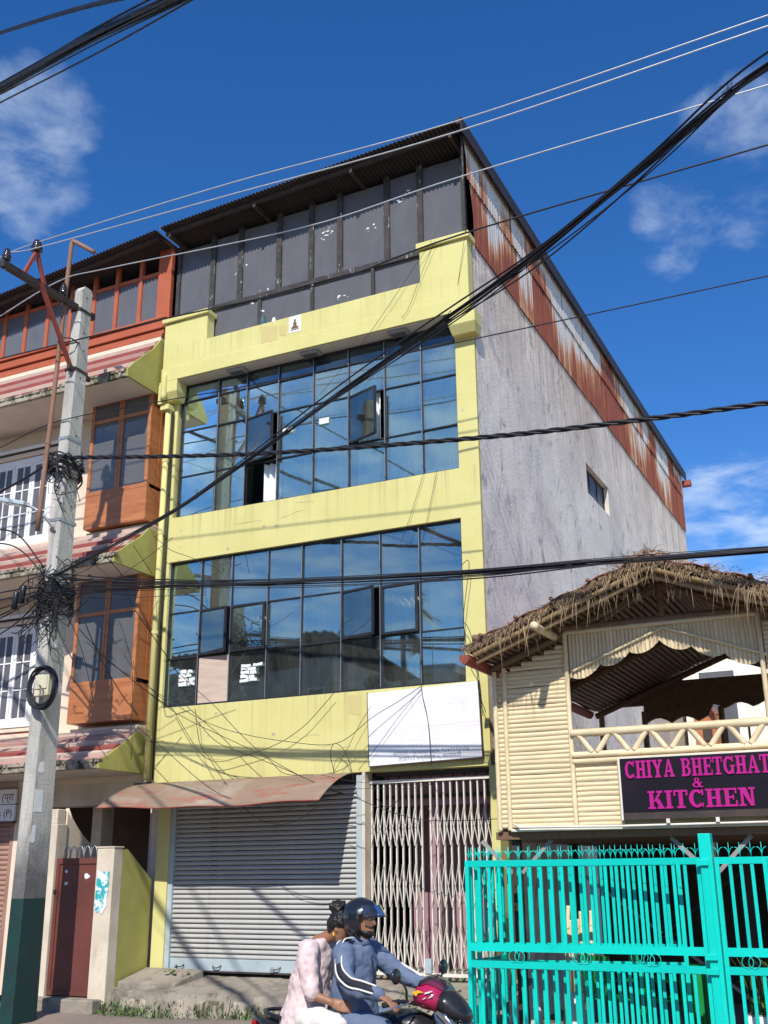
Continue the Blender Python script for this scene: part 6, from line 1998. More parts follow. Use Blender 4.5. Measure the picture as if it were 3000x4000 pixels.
SEATMAT = paint('black_vinyl', (0.014, 0.013, 0.014), (0.02, 0.02, 0.02), 5.0, V1, 0.5, bmp=0.15)
LENS = glass('headlamp_lens', (0.75, 0.78, 0.8), 0.2, dirt=0.02)

def motorcycle():
    t = thing('motorcycle', 'motorcycle with magenta and black front fairing carrying two people', 'motorcycle', (1.6, BY, 0))
    def wheel(x, r, name='wheel'):
        w = MB()
        w.tube([(x + r * math.cos(a), BY, .30 + r * math.sin(a)) for a in [2 * math.pi * k / 36 for k in range(36)]], .055, 10, closed=True)
        w = w.obj(name, TYRE, t, smooth=True)
        MB().tube([(x + (r - .05) * math.cos(a), BY, .30 + (r - .05) * math.sin(a)) for a in [2 * math.pi * k / 30 for k in range(30)]], .022, 8, closed=True).obj('rim', BIKEBLACK, w, smooth=True)
        sp = MB()
        for k in range(5):
            a = k * 1.2566
            sp.bar((x, BY, .30), (x + (r - .05) * math.cos(a), BY, .30 + (r - .05) * math.sin(a)), .03, .03)
        sp.lathe([(-.06, .05), (.06, .05)], (x, BY, .30), (0, 1, 0), 16)
        sp.obj('spokes', BIKEBLACK, w)
    wheel(2.36, .25); wheel(1.02, .25)
    MB().tube(spline([(2.03, BY - .09, 1.02), (2.2, BY - .09, .66), (2.36, BY - .09, .30)], 5), .025, 8).tube(spline([(2.03, BY + .09, 1.02), (2.2, BY + .09, .66), (2.36, BY + .09, .30)], 5), .025, 8).obj('fork', CHROME, t, smooth=True)
    MB().grid(lambda u, v: (2.36 + .32 * math.cos(.55 + 1.9 * u), BY + (-.07 + .14 * v), .30 + .32 * math.sin(.55 + 1.9 * u) - .02 * (2 * v - 1) ** 2), 14, 6).obj('front_mudguard', BIKEBLACK, t, smooth=True, solid=.006)
    # frame, engine, exhaust
    m = MB()
    m.tube(spline([(2.02, BY, .98), (1.75, BY, .72), (1.45, BY, .55), (1.15, BY, .60), (.85, BY, .74)], 5), .028, 8)
    m.tube(spline([(1.98, BY, .90), (1.88, BY, .45), (1.6, BY, .28), (1.3, BY, .30)], 5), .025, 8)
    m.obj('frame', BIKEBLACK, t, smooth=True)
    MB().box(1.38, 1.78, BY - .13, BY + .13, .28, .50).obj('engine', GALV, t, bevel=.04)
    MB().lathe([(0, .07), (.05, .075), (.22, .07)], (1.68, BY, .45), (.35, 0, 1), 14).obj('cylinder', GALV, t)
    MB().tube(spline([(1.82, BY - .06, .52), (1.86, BY - .12, .35), (1.55, BY - .16, .24), (1.05, BY - .18, .34), (.72, BY - .18, .42)], 6), [.02] * 16 + [.045] * 9, 10).obj('exhaust', CHROME, t, smooth=True)
    MB().bar((1.35, BY - .10, .38), (1.02, BY - .10, .30), .035, .05).bar((1.35, BY + .10, .38), (1.02, BY + .10, .30), .035, .05).obj('swing_arm', BIKEBLACK, t)
    for s in (-1, 1):
        MB().tube([(1.04, BY + s * .12, .34), (1.16, BY + s * .12, .72)], .03, 8).obj('shock_absorber', CHROME, t, smooth=True)
    # tank, seat, tail
    m = MB()
    m.loft([((1.42, BY, .80), (0, .06, 0), (0, 0, .05)), ((1.50, BY, .82), (0, .13, 0), (0, 0, .10)), ((1.66, BY, .84), (0, .16, 0), (0, 0, .125)), ((1.82, BY, .85), (0, .14, 0), (0, 0, .11)), ((1.94, BY, .86), (0, .07, 0), (0, 0, .06))], 18)
    tk = m.obj('fuel_tank', BIKEBLACK, t, smooth=True)
    m = MB()
    m.loft([((.62, BY, .84), (0, .06, 0), (0, 0, .025)), ((.70, BY, .84), (0, .12, 0), (0, 0, .045)), ((1.0, BY, .815), (0, .14, 0), (0, 0, .05)), ((1.15, BY, .775), (0, .145, 0), (0, 0, .05)), ((1.42, BY, .77), (0, .11, 0), (0, 0, .05)), ((1.50, BY, .80), (0, .07, 0), (0, 0, .03))], 16)
    m.obj('seat', SEATMAT, t, smooth=True)
    m = MB()
    m.loft([((.52, BY, .86), (0, .03, 0), (0, 0, .02)), ((.64, BY, .80), (0, .10, 0), (0, 0, .06)), ((.95, BY, .72), (0, .125, 0), (0, 0, .07)), ((1.3, BY, .68), (0, .11, 0), (0, 0, .06))], 14)
    m.obj('tail_cowl', BIKEBLACK, t, smooth=True)
    MB().tube(spline([(.98, BY - .15, .84), (.72, BY - .14, .90), (.60, BY, .91), (.72, BY + .14, .90), (.98, BY + .15, .84)], 6), .014, 8).obj('grab_rail', BIKEBLACK, t, smooth=True)
    B('tail_lamp', paint('red_lens', (0.35, 0.01, 0.01), None, 3, V1, 0.2, bmp=0), t, (.50, .54, BY - .05, BY + .05, .78, .84), bevel=.01)
    B('number_plate', POSTER, t, (.52, .53, BY - .09, BY + .09, .56, .70))
    # front fairing: magenta bikini cowl behind, black nose in front, lamp below
    m = MB()
    rows = []
    for k, (x, z, a, b) in enumerate(((1.83, 1.06, .06, .05), (1.86, 1.07, .14, .080), (1.92, 1.062, .16, .095), (1.99, 1.045, .16, .090), (2.035, 1.02, .15, .082))):
        rows.append(((x, BY, z), (0, a, 0), (.35 * b, 0, b)))
    m.loft(rows, 20)
    cowl = m.obj('cowl', BIKEPINK, t, smooth=True)
    m = MB()
    rows = []
    for k, (x, z, a, b) in enumerate(((2.033, 1.03, .145, .080), (2.08, 1.005, .14, .080), (2.14, .965, .12, .070), (2.195, .93, .085, .045), (2.22, .915, .04, .02))):
        rows.append(((x, BY, z), (0, a, 0), (.35 * b, 0, b)))
    m.loft(rows, 20)
    m.obj('nose', BIKEBLACK, t, smooth=True)
    m = MB()
    m.loft([((1.89, BY, 1.135), (0, .13, 0), (.02, 0, .045)), ((1.95, BY, 1.15), (0, .12, 0), (.02, 0, .04)), ((2.03, BY, 1.115), (0, .11, 0), (.015, 0, .03)), ((2.08, BY, 1.08), (0, .08, 0), (.01, 0, .012))], 16)
    m.obj('wind_screen', VISOR, t, smooth=True)
    m = MB()
    m.prism([(1.86, 1.085), (1.905, 1.10), (1.945, 1.085), (1.905, 1.08), (1.89, 1.06)], 'y', BY - .167, BY - .160)
    m.obj('decal', YELLOWDECAL, t)
    for x, z, w, h in ((1.95, 1.075, .045, .012), (1.98, 1.05, .03, .010), (1.935, 1.04, .025, .008), (1.99, 1.085, .02, .008)):
        MB().prism([(x, z), (x + w, z + .01), (x + w * 1.1, z + .01 + h), (x + .008, z + h)], 'y', BY - .1685, BY - .157).obj('decal', POSTER, t)
    for s in (-1, 1):
        mm = MB()
        mm.loft([((2.02, BY + s * .13, .95), (.02, 0, .0), (0, 0, .02)), ((2.07, BY + s * .15, .91), (.05, 0, -.03), (0, .012, .05)), ((2.18, BY + s * .12, .82), (.05, 0, -.03), (0, .012, .06)), ((2.25, BY + s * .08, .74), (.02, 0, -.01), (0, .006, .015))], 12)
        mm.obj('side_fairing', BIKEBLUE, t, smooth=True)
        MB().bar((2.04, BY + s * .162, .97), (2.19, BY + s * .137, .82), .006, .022).obj('silver_stripe', CHROME, t)
        # indicators
        MB().loft([((2.02, BY + s * .17, .86), (.02, 0, 0), (0, 0, .02)), ((2.03, BY + s * .25, .86), (.03, 0, 0), (0, 0, .025)), ((2.04, BY + s * .28, .86), (.01, 0, 0), (0, 0, .01))], 10).obj('indicator', YELLOWDECAL, t, smooth=True)
    MB().ball((2.19, BY, .85), .05, .10, .065).obj('headlamp', LENS, t, smooth=True)
    MB().ball((2.165, BY, .85), .05, .11, .075).obj('headlamp_bowl', CHROME, t, smooth=True)
    # handlebar, levers, mirrors
    MB().tube(spline([(1.72, BY - .33, 1.015), (1.80, BY - .22, 1.03), (1.90, BY - .08, 1.0), (1.92, BY, .99), (1.92, BY + .08, 1.0), (1.86, BY + .22, 1.04), (1.80, BY + .33, 1.05)], 6), .013, 8).obj('handlebar', BIKEBLACK, t, smooth=True)
    MB().tube([(1.72, BY - .335, 1.014), (1.79, BY - .23, 1.028)], .019, 10).obj('grip', TYRE, t, smooth=True)
    MB().tube([(1.80, BY + .335, 1.05), (1.855, BY + .23, 1.04)], .019, 10).obj('grip', TYRE, t, smooth=True)
    MB().tube(spline([(1.87, BY - .20, 1.03), (1.86, BY - .27, 1.02), (1.80, BY - .36, 1.0)], 4), .007, 6).obj('lever', CHROME, t, smooth=True)
    MB().tube(spline([(1.92, BY + .20, 1.05), (1.93, BY + .27, 1.05), (1.88, BY + .36, 1.04)], 4), .007, 6).obj('lever', CHROME, t, smooth=True)
    for s, c in ((-1, (1.79, BY - .27, 1.19)), (1, (1.90, BY + .30, 1.215))):
        MB().tube(spline([(1.83 if s < 0 else 1.88, BY + s * .19, 1.04), (1.84 if s < 0 else 1.90, BY + s * .23, 1.12), c], 4), .008, 6).obj('mirror_stem', BIKEBLACK, t, smooth=True)
        MB().ball(c, .022, .068, .052).obj('mirror', BIKEBLACK, t, smooth=True)
    for s in (-1, 1):
        MB().tube([(1.46, BY + s * .12, .34), (1.46, BY + s * .27, .34)], .016, 8).tube([(1.12, BY + s * .12, .42), (1.12, BY + s * .27, .42)], .014, 8).obj('foot_peg', TYRE, t)
motorcycle()

def limb(m, pts, rad, n=14, k=5):
    """a tapering limb through joint positions; radii are blended along it"""
    path = spline(pts, k)
    rr = []
    N = len(path) - 1
    for i in range(len(path)):
        u = i / N * (len(rad) - 1)
        j = min(int(u), len(rad) - 2)
        rr.append(rad[j] * (1 - (u - j)) + rad[j + 1] * (u - j))
    m.tube(path, rr, n)
    m.ball(path[0], rr[0], rr[0], rr[0], 12, 8)
    m.ball(path[-1], rr[-1], rr[-1], rr[-1], 12, 8)

def fused(m, name, mat, parent=None, voxel=.011, smooth=6, disp=0.0, dscale=.12):
    """overlapping lofts grown together into one continuous skin"""
    o = m.obj(name, mat, parent, smooth=True)
    md = o.modifiers.new('fuse', 'REMESH'); md.mode = 'VOXEL'; md.voxel_size = voxel; md.use_smooth_shade = True
    md = o.modifiers.new('relax', 'SMOOTH'); md.factor = .5; md.iterations = smooth
    if disp:
        tx = bpy.data.textures.new(name + '_folds', 'CLOUDS'); tx.noise_scale = dscale; tx.noise_depth = 2
        md = o.modifiers.new('folds', 'DISPLACE'); md.texture = tx; md.strength = disp; md.mid_level = .5; md.texture_coords = 'LOCAL'
    return o

def hand(m, wrist, knuckle, side, curl_to, thumb):
    """palm and five bent fingers closing round a bar; side = unit vector across the knuckles"""
    w, kn, sd = Vector(wrist), Vector(knuckle), Vector(side).normalized()
    d = (kn - w).normalized()
    nrm = d.cross(sd).normalized()
    m.loft([(w, sd * .026, nrm * .018), (w.lerp(kn, .4), sd * .036, nrm * .016), (kn, sd * .042, nrm * .013)], 12)
    for q, (off, L) in enumerate(((-.032, .068), (-.011, .078), (.011, .074), (.031, .060))):
        a = kn + sd * off
        c = Vector(curl_to)
        b = a + d * L * .5 + c * L * .15
        e = b + d * L * .25 + c * L * .45
        f = e + c * L * .30 - d * L * .18
        m.tube(spline([a - d * .02, a, b, e, f], 3), [.0095] * 4 + [.009] * 4 + [.008] * 4 + [.0065], 8)
    a = w.lerp(kn, .35) + sd * -.034
    b = a + Vector(thumb) * .035
    m.tube(spline([a, b, b + Vector(thumb) * .018 + Vector(curl_to) * .022], 4), [.012, .012, .0115, .011, .0105, .010, .0095, .009, .008], 8)

def head(m, c, fwd, up, s=1.0):
    """a head with brow, nose, lips, chin and ears; c is the head centre"""
    c, f, u = Vector(c), Vector(fwd).normalized(), Vector(up).normalized()
    r = f.cross(u).normalized()
    u = r.cross(f).normalized()
    P = lambda a, b, h: c + (f * a + r * b + u * h) * s
    rows = []
    for h, fr, bk, w in ((-.118, .060, .02, .022), (-.108, .078, .00, .038), (-.085, .086, .045, .054), (-.055, .088, .075, .064), (-.02, .088, .088, .070), (.02, .086, .096, .074), (.05, .088, .096, .075), (.08, .074, .084, .066), (.105, .045, .058, .046), (.118, .01, .02, .012)):
        cc = (fr - bk) / 2
        rows.append((P(cc, 0, h), f * ((fr + bk) / 2 * s), r * (w * s)))
    m.loft(rows, 22)
    m.loft([(P(.086, 0, .028), f * .006 * s, r * .008 * s), (P(.098, 0, .0), f * .012 * s, r * .011 * s), (P(.108, 0, -.022), f * .016 * s, r * .016 * s), (P(.096, 0, -.034), f * .012 * s, r * .014 * s)], 12)
    for q in (-1, 1):
        m.loft([(P(.078, q * .012, .036), f * .012 * s, r * .010 * s), (P(.083, q * .032, .040), f * .009 * s, r * .014 * s), (P(.066, q * .056, .034), f * .008 * s, r * .010 * s)], 8)
        m.ball(P(-.005, q * .076, -.01), .014 * s, .010 * s, .030 * s, 10, 8)
    for h, w in ((-.056, .024), (-.069, .022)):
        m.loft([(P(.086, -w, h), f * .004 * s, u * .004 * s), (P(.092, 0, h), f * .006 * s, u * .007 * s), (P(.086, w, h), f * .004 * s, u * .004 * s)], 8)
    return P, f, u, r

def rider():
    o = MB()
    hc = (1.400, BY, 1.535)
    P, f, u, r = head(o, hc, (1, -.10, -.05), (0, 0, 1), .98)
    limb(o, [(1.375, BY, 1.36), (1.385, BY, 1.43), (1.39, BY, 1.50)], [.062, .055, .055])
    torso = [((1.31, BY, .86), (.14, 0, .02), (0, .155, 0)), ((1.31, BY, 1.00), (.12, 0, .02), (0, .145, 0)), ((1.33, BY, 1.18), (.115, 0, .02), (0, .165, 0)), ((1.345, BY, 1.31), (.10, 0, .02), (0, .17, 0)), ((1.36, BY, 1.37), (.06, 0, .01), (0, .11, 0))]
    o.loft(torso, 20)
    RA = [(1.345, BY - .185, 1.325), (1.42, BY - .27, 1.14), (1.665, BY - .275, 1.065)]
    LA = [(1.365, BY + .185, 1.325), (1.56, BY + .275, 1.165), (1.755, BY + .27, 1.095)]
    limb(o, RA, [.045, .040, .028]); limb(o, LA, [.045, .040, .028])
    hand(o, RA[2], (1.735, BY - .285, 1.043), (-.32, -.9, -.02), (.25, 0, -.95), (.55, .55, -.35))
    hand(o, LA[2], (1.815, BY + .278, 1.075), (.3, -.9, 0), (.25, 0, -.95), (.5, -.5, -.35))
    for s in (-1, 1):
        limb(o, [(1.30, BY + s * .10, .86), (1.66, BY + s * .20, .78), (1.47, BY + s * .21, .40)], [.075, .055, .042])
        limb(o, [(1.44, BY + s * .21, .37), (1.56, BY + s * .215, .365)], [.04, .03])
    body = fused(o, 'person', SKIN, None, .0085, 2)
    tag(body, 'man in blue grey tracksuit and black helmet riding the motorcycle', 'person')
    # eyes and beard
    for q in (-1, 1):
        MB().ball(P(.079, q * .031, .018), .010, .010, .008, 10, 8).obj('eye', POSTER, body, smooth=True)
        MB().ball(P(.0865, q * .031, .018), .004, .005, .005, 8, 6).obj('pupil', HAIR, body, smooth=True)
    bd = MB()
    rows = []
    for h, fr, w in ((-.119, .066, .028), (-.108, .084, .046), (-.088, .091, .059), (-.066, .087, .066)):
        rows.append((P(fr - .05, 0, h), f * .053, r * w))
    bd.loft(rows, 20)
    bd.loft([(P(.080, -.030, -.047), f * .008, u * .003), (P(.093, 0, -.043), f * .007, u * .005), (P(.080, .030, -.047), f * .008, u * .003)], 8)
    bd.obj('beard', HAIR, body, smooth=True)
    # jacket, grown as one piece, then its stripes and collar
    j = MB()
    j.loft([((1.315, BY, .84), (.175, 0, .02), (0, .20, 0)), ((1.315, BY, .90), (.185, 0, .02), (0, .205, 0)), ((1.315, BY, 1.00), (.165, 0, .02), (0, .19, 0)), ((1.33, BY, 1.16), (.145, 0, .02), (0, .20, 0)), ((1.345, BY, 1.28), (.125, 0, .02), (0, .205, 0)), ((1.355, BY, 1.345), (.095, 0, .01), (0, .17, 0)), ((1.365, BY, 1.385), (.07, 0, .0), (0, .09, 0))], 22)
    limb(j, RA, [.080, .066, .046]); limb(j, LA, [.080, .066, .046])
    jk = fused(j, 'jacket', BLUECLOTH, body, .009, 8, .036, .10)
    cl = MB()
    cl.loft([((1.365, BY, 1.37), (.085, 0, -.01), (0, .092, 0)), ((1.375, BY, 1.425), (.075, 0, -.02), (0, .080, 0))], 20)
    cl.obj('collar', BLUECLOTH, jk, smooth=True)
    def stripe(pts, w, mat, lift, name):
        """a band laid along the outer side of the sleeve"""
        path = spline(pts, 8)
        MB().tube(path, w, 8).obj(name, mat, jk, smooth=True)
    A, E, W = [Vector(q) for q in RA]
    out = Vector((0.03, -.05, .055))
    line = [Vector((1.355, BY - .10, 1.405)), Vector((1.325, BY - .19, 1.392)), Vector((1.345, BY - .255, 1.30)), Vector((1.385, BY - .312, 1.21)), Vector((1.455, BY - .325, 1.150)), Vector((1.55, BY - .312, 1.125)), Vector((1.645, BY - .302, 1.098))]
    def ribbon(line, w0, mat, name, off=0.0, side=(1, 0, .75), lift=0.0):
        path = spline(line, 8)
        m = MB()
        i = 0
        N = len(path)
        for k, p in enumerate(path):
            t = (path[min(k + 1, N - 1)] - path[max(k - 1, 0)]).normalized()
            c0 = [A, E, W]
            # nearest point of the arm's axis gives the outward direction
            best = min((((p - (a + (b - a) * max(0, min(1, (p - a).dot(b - a) / (b - a).length_squared)))).length, a + (b - a) * max(0, min(1, (p - a).dot(b - a) / (b - a).length_squared))) for a, b in ((A, E), (E, W))), key=lambda q: q[0])
            nrm = (p - best[1]).normalized()
            sd = t.cross(nrm).normalized()
            for s in (-1, 0, 1):
                m.v.append(tuple(p + sd * (off + s * w0 / 2) + nrm * (.010 + lift - .004 * abs(s))))
        for k in range(N - 1):
            for s in (0, 1):
                q = k * 3 + s
                m.f.append((q, q + 1, q + 4, q + 3))
        m.obj(name, mat, jk, smooth=True, solid=.008)
    ribbon(line, .050, NAVYCLOTH, 'stripe')
    ribbon(line, .010, WHITECLOTH, 'piping', .030, lift=.002)
    ribbon(line, .010, WHITECLOTH, 'piping', -.030, lift=.002)
    MB().tube(spline([(1.40, BY - .005, 1.40), (1.455, BY - .005, 1.33), (1.485, BY - .005, 1.2), (1.495, BY - .005, 1.05)], 6), .006, 6).obj('zip', NAVYCLOTH, jk, smooth=True)
    l2 = [Vector((1.38, BY + .12, 1.40)), Vector((1.40, BY + .20, 1.385)), Vector((1.48, BY + .275, 1.275)), Vector((1.57, BY + .275, 1.232)), Vector((1.67, BY + .27, 1.187)), Vector((1.74, BY + .27, 1.148))]
    MB().tube(spline(l2, 6), .010, 6).obj('piping', WHITECLOTH, jk, smooth=True)
    tr = MB()
    tr.loft([((1.30, BY, .80), (.15, 0, 0), (0, .18, 0)), ((1.30, BY, .90), (.165, 0, 0), (0, .19, 0))], 18)
    for s in (-1, 1):
        limb(tr, [(1.32, BY + s * .10, .86), (1.68, BY + s * .205, .80), (1.48, BY + s * .21, .42)], [.105, .088, .065])
    fused(tr, 'trousers', BLUECLOTH, body, .012, 6, .02, .1)
    for s in (-1, 1):
        MB().loft([((1.38, BY + s * .215, .36), (0, .03, 0), (0, 0, .035)), ((1.44, BY + s * .215, .37), (0, .042, 0), (0, 0, .05)), ((1.54, BY + s * .215, .355), (0, .042, 0), (0, 0, .036)), ((1.62, BY + s * .215, .345), (0, .025, 0), (0, 0, .02))], 12).obj('shoe', NAVYCLOTH, body, smooth=True)
    # helmet: open face shell with a visor swung up
    h = MB()
    n1, n2 = 30, 18
    cx, cz = 1.385, 1.552
    for a in range(n1):
        for b in range(n2 + 1):
            th = 2 * math.pi * a / n1
            ph = math.pi * .5 - (math.pi * .86) * b / n2
            x = .142 * math.cos(ph) * math.cos(th); y = .120 * math.cos(ph) * math.sin(th); z = .135 * math.sin(ph) * (1.0 if ph > 0 else 1.12)
            h.v.append((cx + x, BY + y, cz + z))
    for a in range(n1):
        for b in range(n2):
            th = 2 * math.pi * (a + .5) / n1
            ph = math.pi * .5 - (math.pi * .86) * (b + .5) / n2
            front = math.cos(th) > .30
            if front and ph < math.radians(10):
                continue
            k0, k1 = a * (n2 + 1) + b, ((a + 1) % n1) * (n2 + 1) + b
            h.f.append((k0, k1, k1 + 1, k0 + 1))
    hm = h.obj('helmet', HELMET, None, smooth=True, solid=.014)
    tag(hm, 'glossy black open face helmet with raised visor on the rider', 'helmet')
    v = MB()
    v.grid(lambda a, b: (cx + (.150 + .045 * b) * math.cos(-1.15 + 2.3 * a), BY + (.128 + .01 * b) * math.sin(-1.15 + 2.3 * a), cz + .088 - .075 * b), 18, 6)
    v.obj('visor', VISOR, hm, smooth=True)
    v = MB()
    v.tube([(cx + .196 * math.cos(-1.15 + 2.3 * a / 18), BY + .139 * math.sin(-1.15 + 2.3 * a / 18), cz + .012) for a in range(19)], .005, 6)
    v.obj('visor_rim', HELMET, hm, smooth=True)
    for s in (-1, 1):
        MB().lathe([(0, .02), (.012, .018)], (cx + .05, BY + s * .118, cz + .045), (0, s, 0), 12).obj('visor_screw', GALV, hm, smooth=True)
    MB().tube(spline([(cx - .01, BY - .112, cz - .08), (cx + .03, BY - .08, cz - .145), (cx + .045, BY, cz - .160), (cx + .03, BY + .08, cz - .145), (cx - .01, BY + .112, cz - .08)], 5), .007, 6).obj('chin_strap', BIKEBLACK, hm, smooth=True)
rider()

def passenger():
    o = MB()
    cx = .03
    hc = (1.225, BY - .01, 1.490)
    P, f, u, r = head(o, hc, (.82, .12, -.55), (.5, 0, .85), .92)
    limb(o, [(1.00 + cx, BY, 1.38), (1.12, BY, 1.42), (1.18, BY, 1.45)], [.055, .047, .046])
    o.loft([((.93 + cx, BY, .86), (.13, 0, 0), (0, .16, 0)), ((.93 + cx, BY, 1.05), (.10, 0, .02), (0, .125, 0)), ((.97 + cx, BY, 1.25), (.10, 0, .02), (0, .14, 0)), ((1.01 + cx, BY, 1.37), (.06, 0, .02), (0, .12, 0))], 18)
    RA = [(1.01 + cx, BY - .165, 1.345), (1.09, BY - .235, 1.085), (1.26, BY - .215, 1.005)]
    LA = [(1.02 + cx, BY + .165, 1.345), (1.11, BY + .235, 1.10), (1.26, BY + .20, 1.02)]
    limb(o, RA, [.042, .038, .026]); limb(o, LA, [.042, .038, .026])
    hand(o, RA[2], (1.325, BY - .20, .985), (.1, .3, .9), (.5, .75, 0), (.6, .3, .5))
    hand(o, LA[2], (1.325, BY + .19, 1.0), (.1, -.3, .9), (.5, -.75, 0), (.6, -.3, .5))
    for s in (-1, 1):
        limb(o, [(.95, BY + s * .11, .87), (1.30, BY + s * .245, .82), (1.14, BY + s * .25, .48)], [.075, .055, .042])
        limb(o, [(1.10, BY + s * .25, .45), (1.22, BY + s * .25, .44)], [.036, .028])
    body = fused(o, 'person', SKIN, None, .0085, 2)
    tag(body, 'woman in pale pink spotted tunic seated behind the rider, hair in a bun', 'person')
    for q in (-1, 1):
        MB().ball(P(.079, q * .031, .018), .009, .009, .007, 10, 8).obj('eye', POSTER, body, smooth=True)
    # hair: cap, nape and bun with loose strands
    h = MB()
    rows = []
    for hh, fr, bk, w in ((-.075, -.03, .085, .045), (-.04, .0, .105, .070), (0.0, .03, .112, .084), (.04, .085, .112, .087), (.08, .088, .098, .078), (.11, .06, .07, .054), (.126, .01, .03, .015)):
        rows.append((P((fr - bk) / 2, 0, hh), f * ((fr + bk) / 2), r * w))
    h.loft(rows, 20)
    bun = P(-.098, 0, .098)
    h.ball(bun, .050, .052, .052, 14, 10)
    rr = random.Random(3)
    for q in range(7):
        a = rr.uniform(0, 6.28)
        h.tube([bun + Vector((.045 * math.cos(a + t * .5), .045 * math.sin(a * 2 + t), .042 * math.sin(a + t * .6) + .008)) for t in range(7)], .012, 6)
    fused(h, 'hair', HAIR, body, .006, 1, .018, .022)
    MB().lathe([(0, .006), (.018, .008), (.03, .004)], P(-.005, .083, -.045), (0, 0, -1), 8).obj('earring', YELLOWDECAL, body, smooth=True)
    # tunic with elbow sleeves
    j = MB()
    j.loft([((.90 + cx, BY, .80), (.19, 0, 0), (0, .215, 0)), ((.91 + cx, BY, .90), (.185, 0, 0), (0, .205, 0)), ((.925 + cx, BY, 1.04), (.15, 0, .02), (0, .17, 0)), ((.955 + cx, BY, 1.22), (.14, 0, .03), (0, .175, 0)), ((.985 + cx, BY, 1.33), (.115, 0, .03), (0, .165, 0)), ((1.015 + cx, BY, 1.395), (.075, 0, .02), (0, .10, 0))], 22)
    A, E, W = [Vector(q) for q in RA]
    limb(j, [A, A.lerp(E, .6), E.lerp(W, .12)], [.078, .070, .066])
    A2, E2, W2 = [Vector(q) for q in LA]
    limb(j, [A2, A2.lerp(E2, .6), E2.lerp(W2, .12)], [.078, .070, .066])
    fused(j, 'tunic', PINKCLOTH, body, .009, 6, .040, .11)
    tr = MB()
    for s in (-1, 1):
        limb(tr, [(.97, BY + s * .11, .87), (1.20, BY + s * .215, .875), (1.32, BY + s * .25, .82), (1.16, BY + s * .255, .52)], [.10, .088, .08, .07])
    fused(tr, 'trousers', WHITECLOTH, body, .012, 5, .03, .09)
    for s in (-1, 1):
        MB().loft([((1.06, BY + s * .25, .43), (0, .028, 0), (0, 0, .03)), ((1.12, BY + s * .25, .435), (0, .036, 0), (0, 0, .035)), ((1.22, BY + s * .25, .425), (0, .036, 0), (0, 0, .024)), ((1.28, BY + s * .25, .42), (0, .02, 0), (0, 0, .014))], 12).obj('sandal', WOODBROWN, body, smooth=True)
passenger()

# ------------------------------------------------------------------ beyond the tea house and across the street
def house(name, label, x0, x1, y0, y1, h, wall, front, cols, rows, roof='flat'):
    t = thing(name, label, 'building', ((x0 + x1) / 2, (y0 + y1) / 2, 0))
    B('wall', wall, t, (x0, x1, y0, y1, -.1, h))
    yf = y0 if front < 0 else y1
    sx = (x1 - x0) / cols
    sz = (h - .6) / rows
    for i in range(cols):
        for j in range(rows):
            a, z = x0 + sx * (i + .25), .9 + sz * j
            f = B('window', WHITE, t, (a - .06, a + sx * .5 + .06, yf + front * .05 - .02, yf + front * .05 + .02, z - .06, z + sz * .5 + .06))
            B('pane', GLASSDUST, f, (a, a + sx * .5, yf + front * .085 - .01, yf + front * .085 + .01, z, z + sz * .5))
    if roof == 'flat':
        B('parapet', wall, t, (x0 - .15, x1 + .15, y0 - .15, y1 + .15, h, h + .35))
    else:
        sine_sheet(x0 - .5, x1 + .5, int((x1 - x0) / .4), .05, lambda x, y: h + .25 + (y - y0) * .12, y0 - .6, y1 + .6, 2, 4).obj('roof', ROOFDARK, t, smooth=True, solid=.02)
    return t

house('white_house', 'white house seen through the open tea house', 0.3, 8.5, 13, 19, 8.0, WHITEWALL, -1, 5, 2)
bh = thing('brick_house', 'orange brick gable seen through the open tea house', 'building', (1.0, 12, 0))
MB().prism([(.82, 0), (1.28, 0), (1.28, 5.2), (1.08, 5.5), (.82, 5.3)], 'y', 11.0, 12.5).obj('wall', BRICK, bh)
MB().bar((.76, 10.9, 5.25), (1.08, 10.9, 5.56), .2, .06).bar((1.08, 10.9, 5.56), (1.36, 10.9, 5.15), .2, .06).obj('roof', TILEROOF, bh)
B('window', BLACKMET, bh, (1.0, 1.2, 10.96, 10.99, 4.6, 5.0))

house('grey_house', 'long grey house reflected in the lower windows, across the street', -27, -17.5, -34, -27, 10.6, GREYWALLM, 1, 6, 3, 'sheet')
house('cream_house', 'cream house reflected in the lower windows, across the street', -17, -11.5, -33, -26.5, 9.3, CREAM, 1, 4, 3, 'flat')
house('orange_house', 'brick house across the street, right of the cream one', -10.5, -3, -34, -27, 8.6, BRICK, 1, 4, 3, 'sheet')
house('pale_house', 'pale house behind the camera across the street', -1.5, 9, -33, -26, 8.0, WHITEWALL, 1, 5, 2, 'flat')

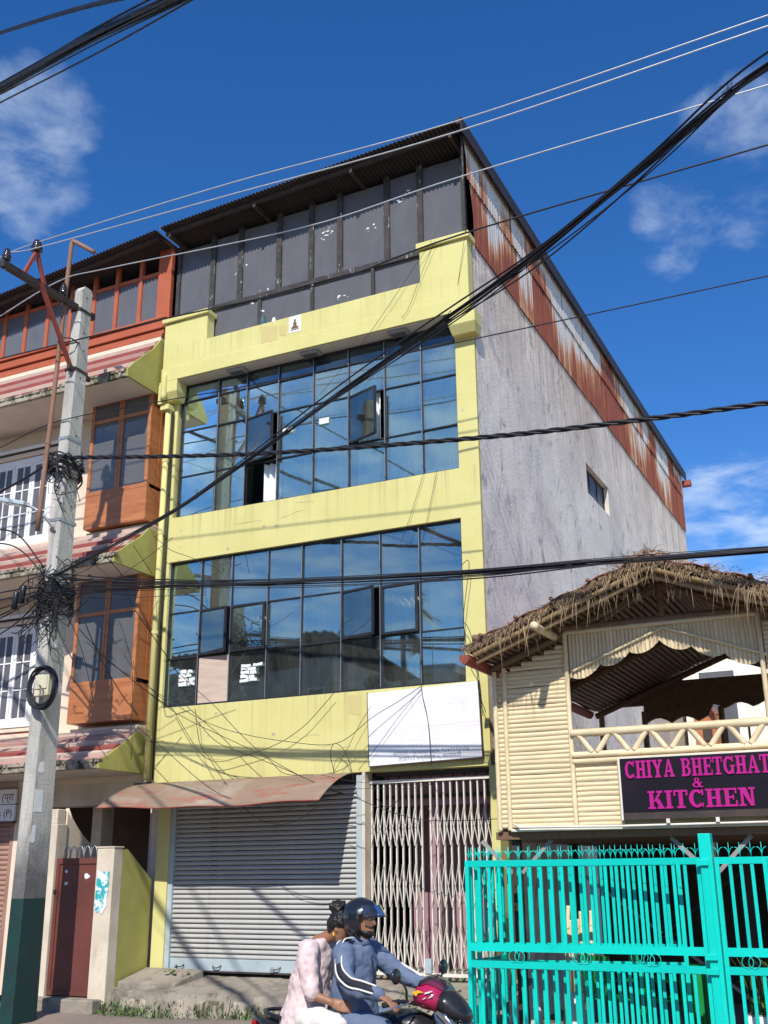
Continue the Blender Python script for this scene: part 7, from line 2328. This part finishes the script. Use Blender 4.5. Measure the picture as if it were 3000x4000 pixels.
def tree(x, y, h, R, label, palm=False, seed=1, z0=0):
    r = random.Random(seed)
    t = thing('palm_tree' if palm else 'street_tree', label, 'tree', (x, y, z0))
    MB().tube([(x, y, z0 - .1), (x + .1, y, z0 + h * .4), (x + .05, y + .1, z0 + h * .85)], [.22 if not palm else .15, .15, .09], 10).obj('trunk', BARK, t, smooth=True)
    m = MB()
    if palm:
        top = Vector((x + .05, y + .1, z0 + h * .85))
        for k in range(26):
            a = k * 2.4; el = r.uniform(-.5, 1.1); L = R * r.uniform(.8, 1.1)
            d = Vector((math.cos(a) * math.cos(el), math.sin(a) * math.cos(el), math.sin(el)))
            pts = spline([top, top + d * L * .5, top + d * L * .9 + Vector((0, 0, -L * .35))], 8)
            for i in range(1, len(pts)):
                tg = (pts[i] - pts[i - 1]).normalized()
                sd = tg.cross(Vector((0, 0, 1))).normalized()
                for s in (-1, 1):
                    for q in range(3):
                        p = pts[i - 1].lerp(pts[i], q / 3)
                        e = p + (sd * s + tg * .5 + Vector((0, 0, -.25))) * L * .22
                        m.face([p, p + tg * .05, e])
    else:
        clumps = [(Vector((x + r.gauss(0, R * .45), y + r.gauss(0, R * .45), z0 + h * .65 + r.gauss(0, h * .15))), R * r.uniform(.25, .45)) for k in range(26)]
        for k in range(9):
            c = clumps[k][0]
            MB().tube([(x, y, z0 + h * .4), ((x + c.x) / 2, (y + c.y) / 2, (z0 + h * .45 + c.z) / 2), tuple(c)], [.08, .05, .02], 6).obj('limb', BARK, t, smooth=True)
        for c, rr in clumps:
            for q in range(260):
                d = Vector((r.gauss(0, 1), r.gauss(0, 1), r.gauss(0, 1))).normalized() * rr * r.random() ** .4
                p = c + d
                a = Vector((r.gauss(0, 1), r.gauss(0, 1), r.gauss(0, 1))).normalized() * .13
                b = a.orthogonal().normalized() * .05
                m.face([p - a, p + b, p + a, p - b])
    m.obj('crown', LEAFDARK, t)
tree(-12.6, -22.5, 12.8, 2.2, 'palm tree across the street, reflected at the right of the lower windows', True, 2)
tree(-22.5, -25.2, 9.5, 2.4, 'leafy tree across the street, reflected at the left of the lower windows', False, 3)
tree(-16.8, -24.8, 8.6, 1.8, 'small leafy tree across the street before the cream house', False, 4)
tree(6.0, 22, 7.5, 2.6, 'leafy tree behind the white house beyond the tea house', False, 5)
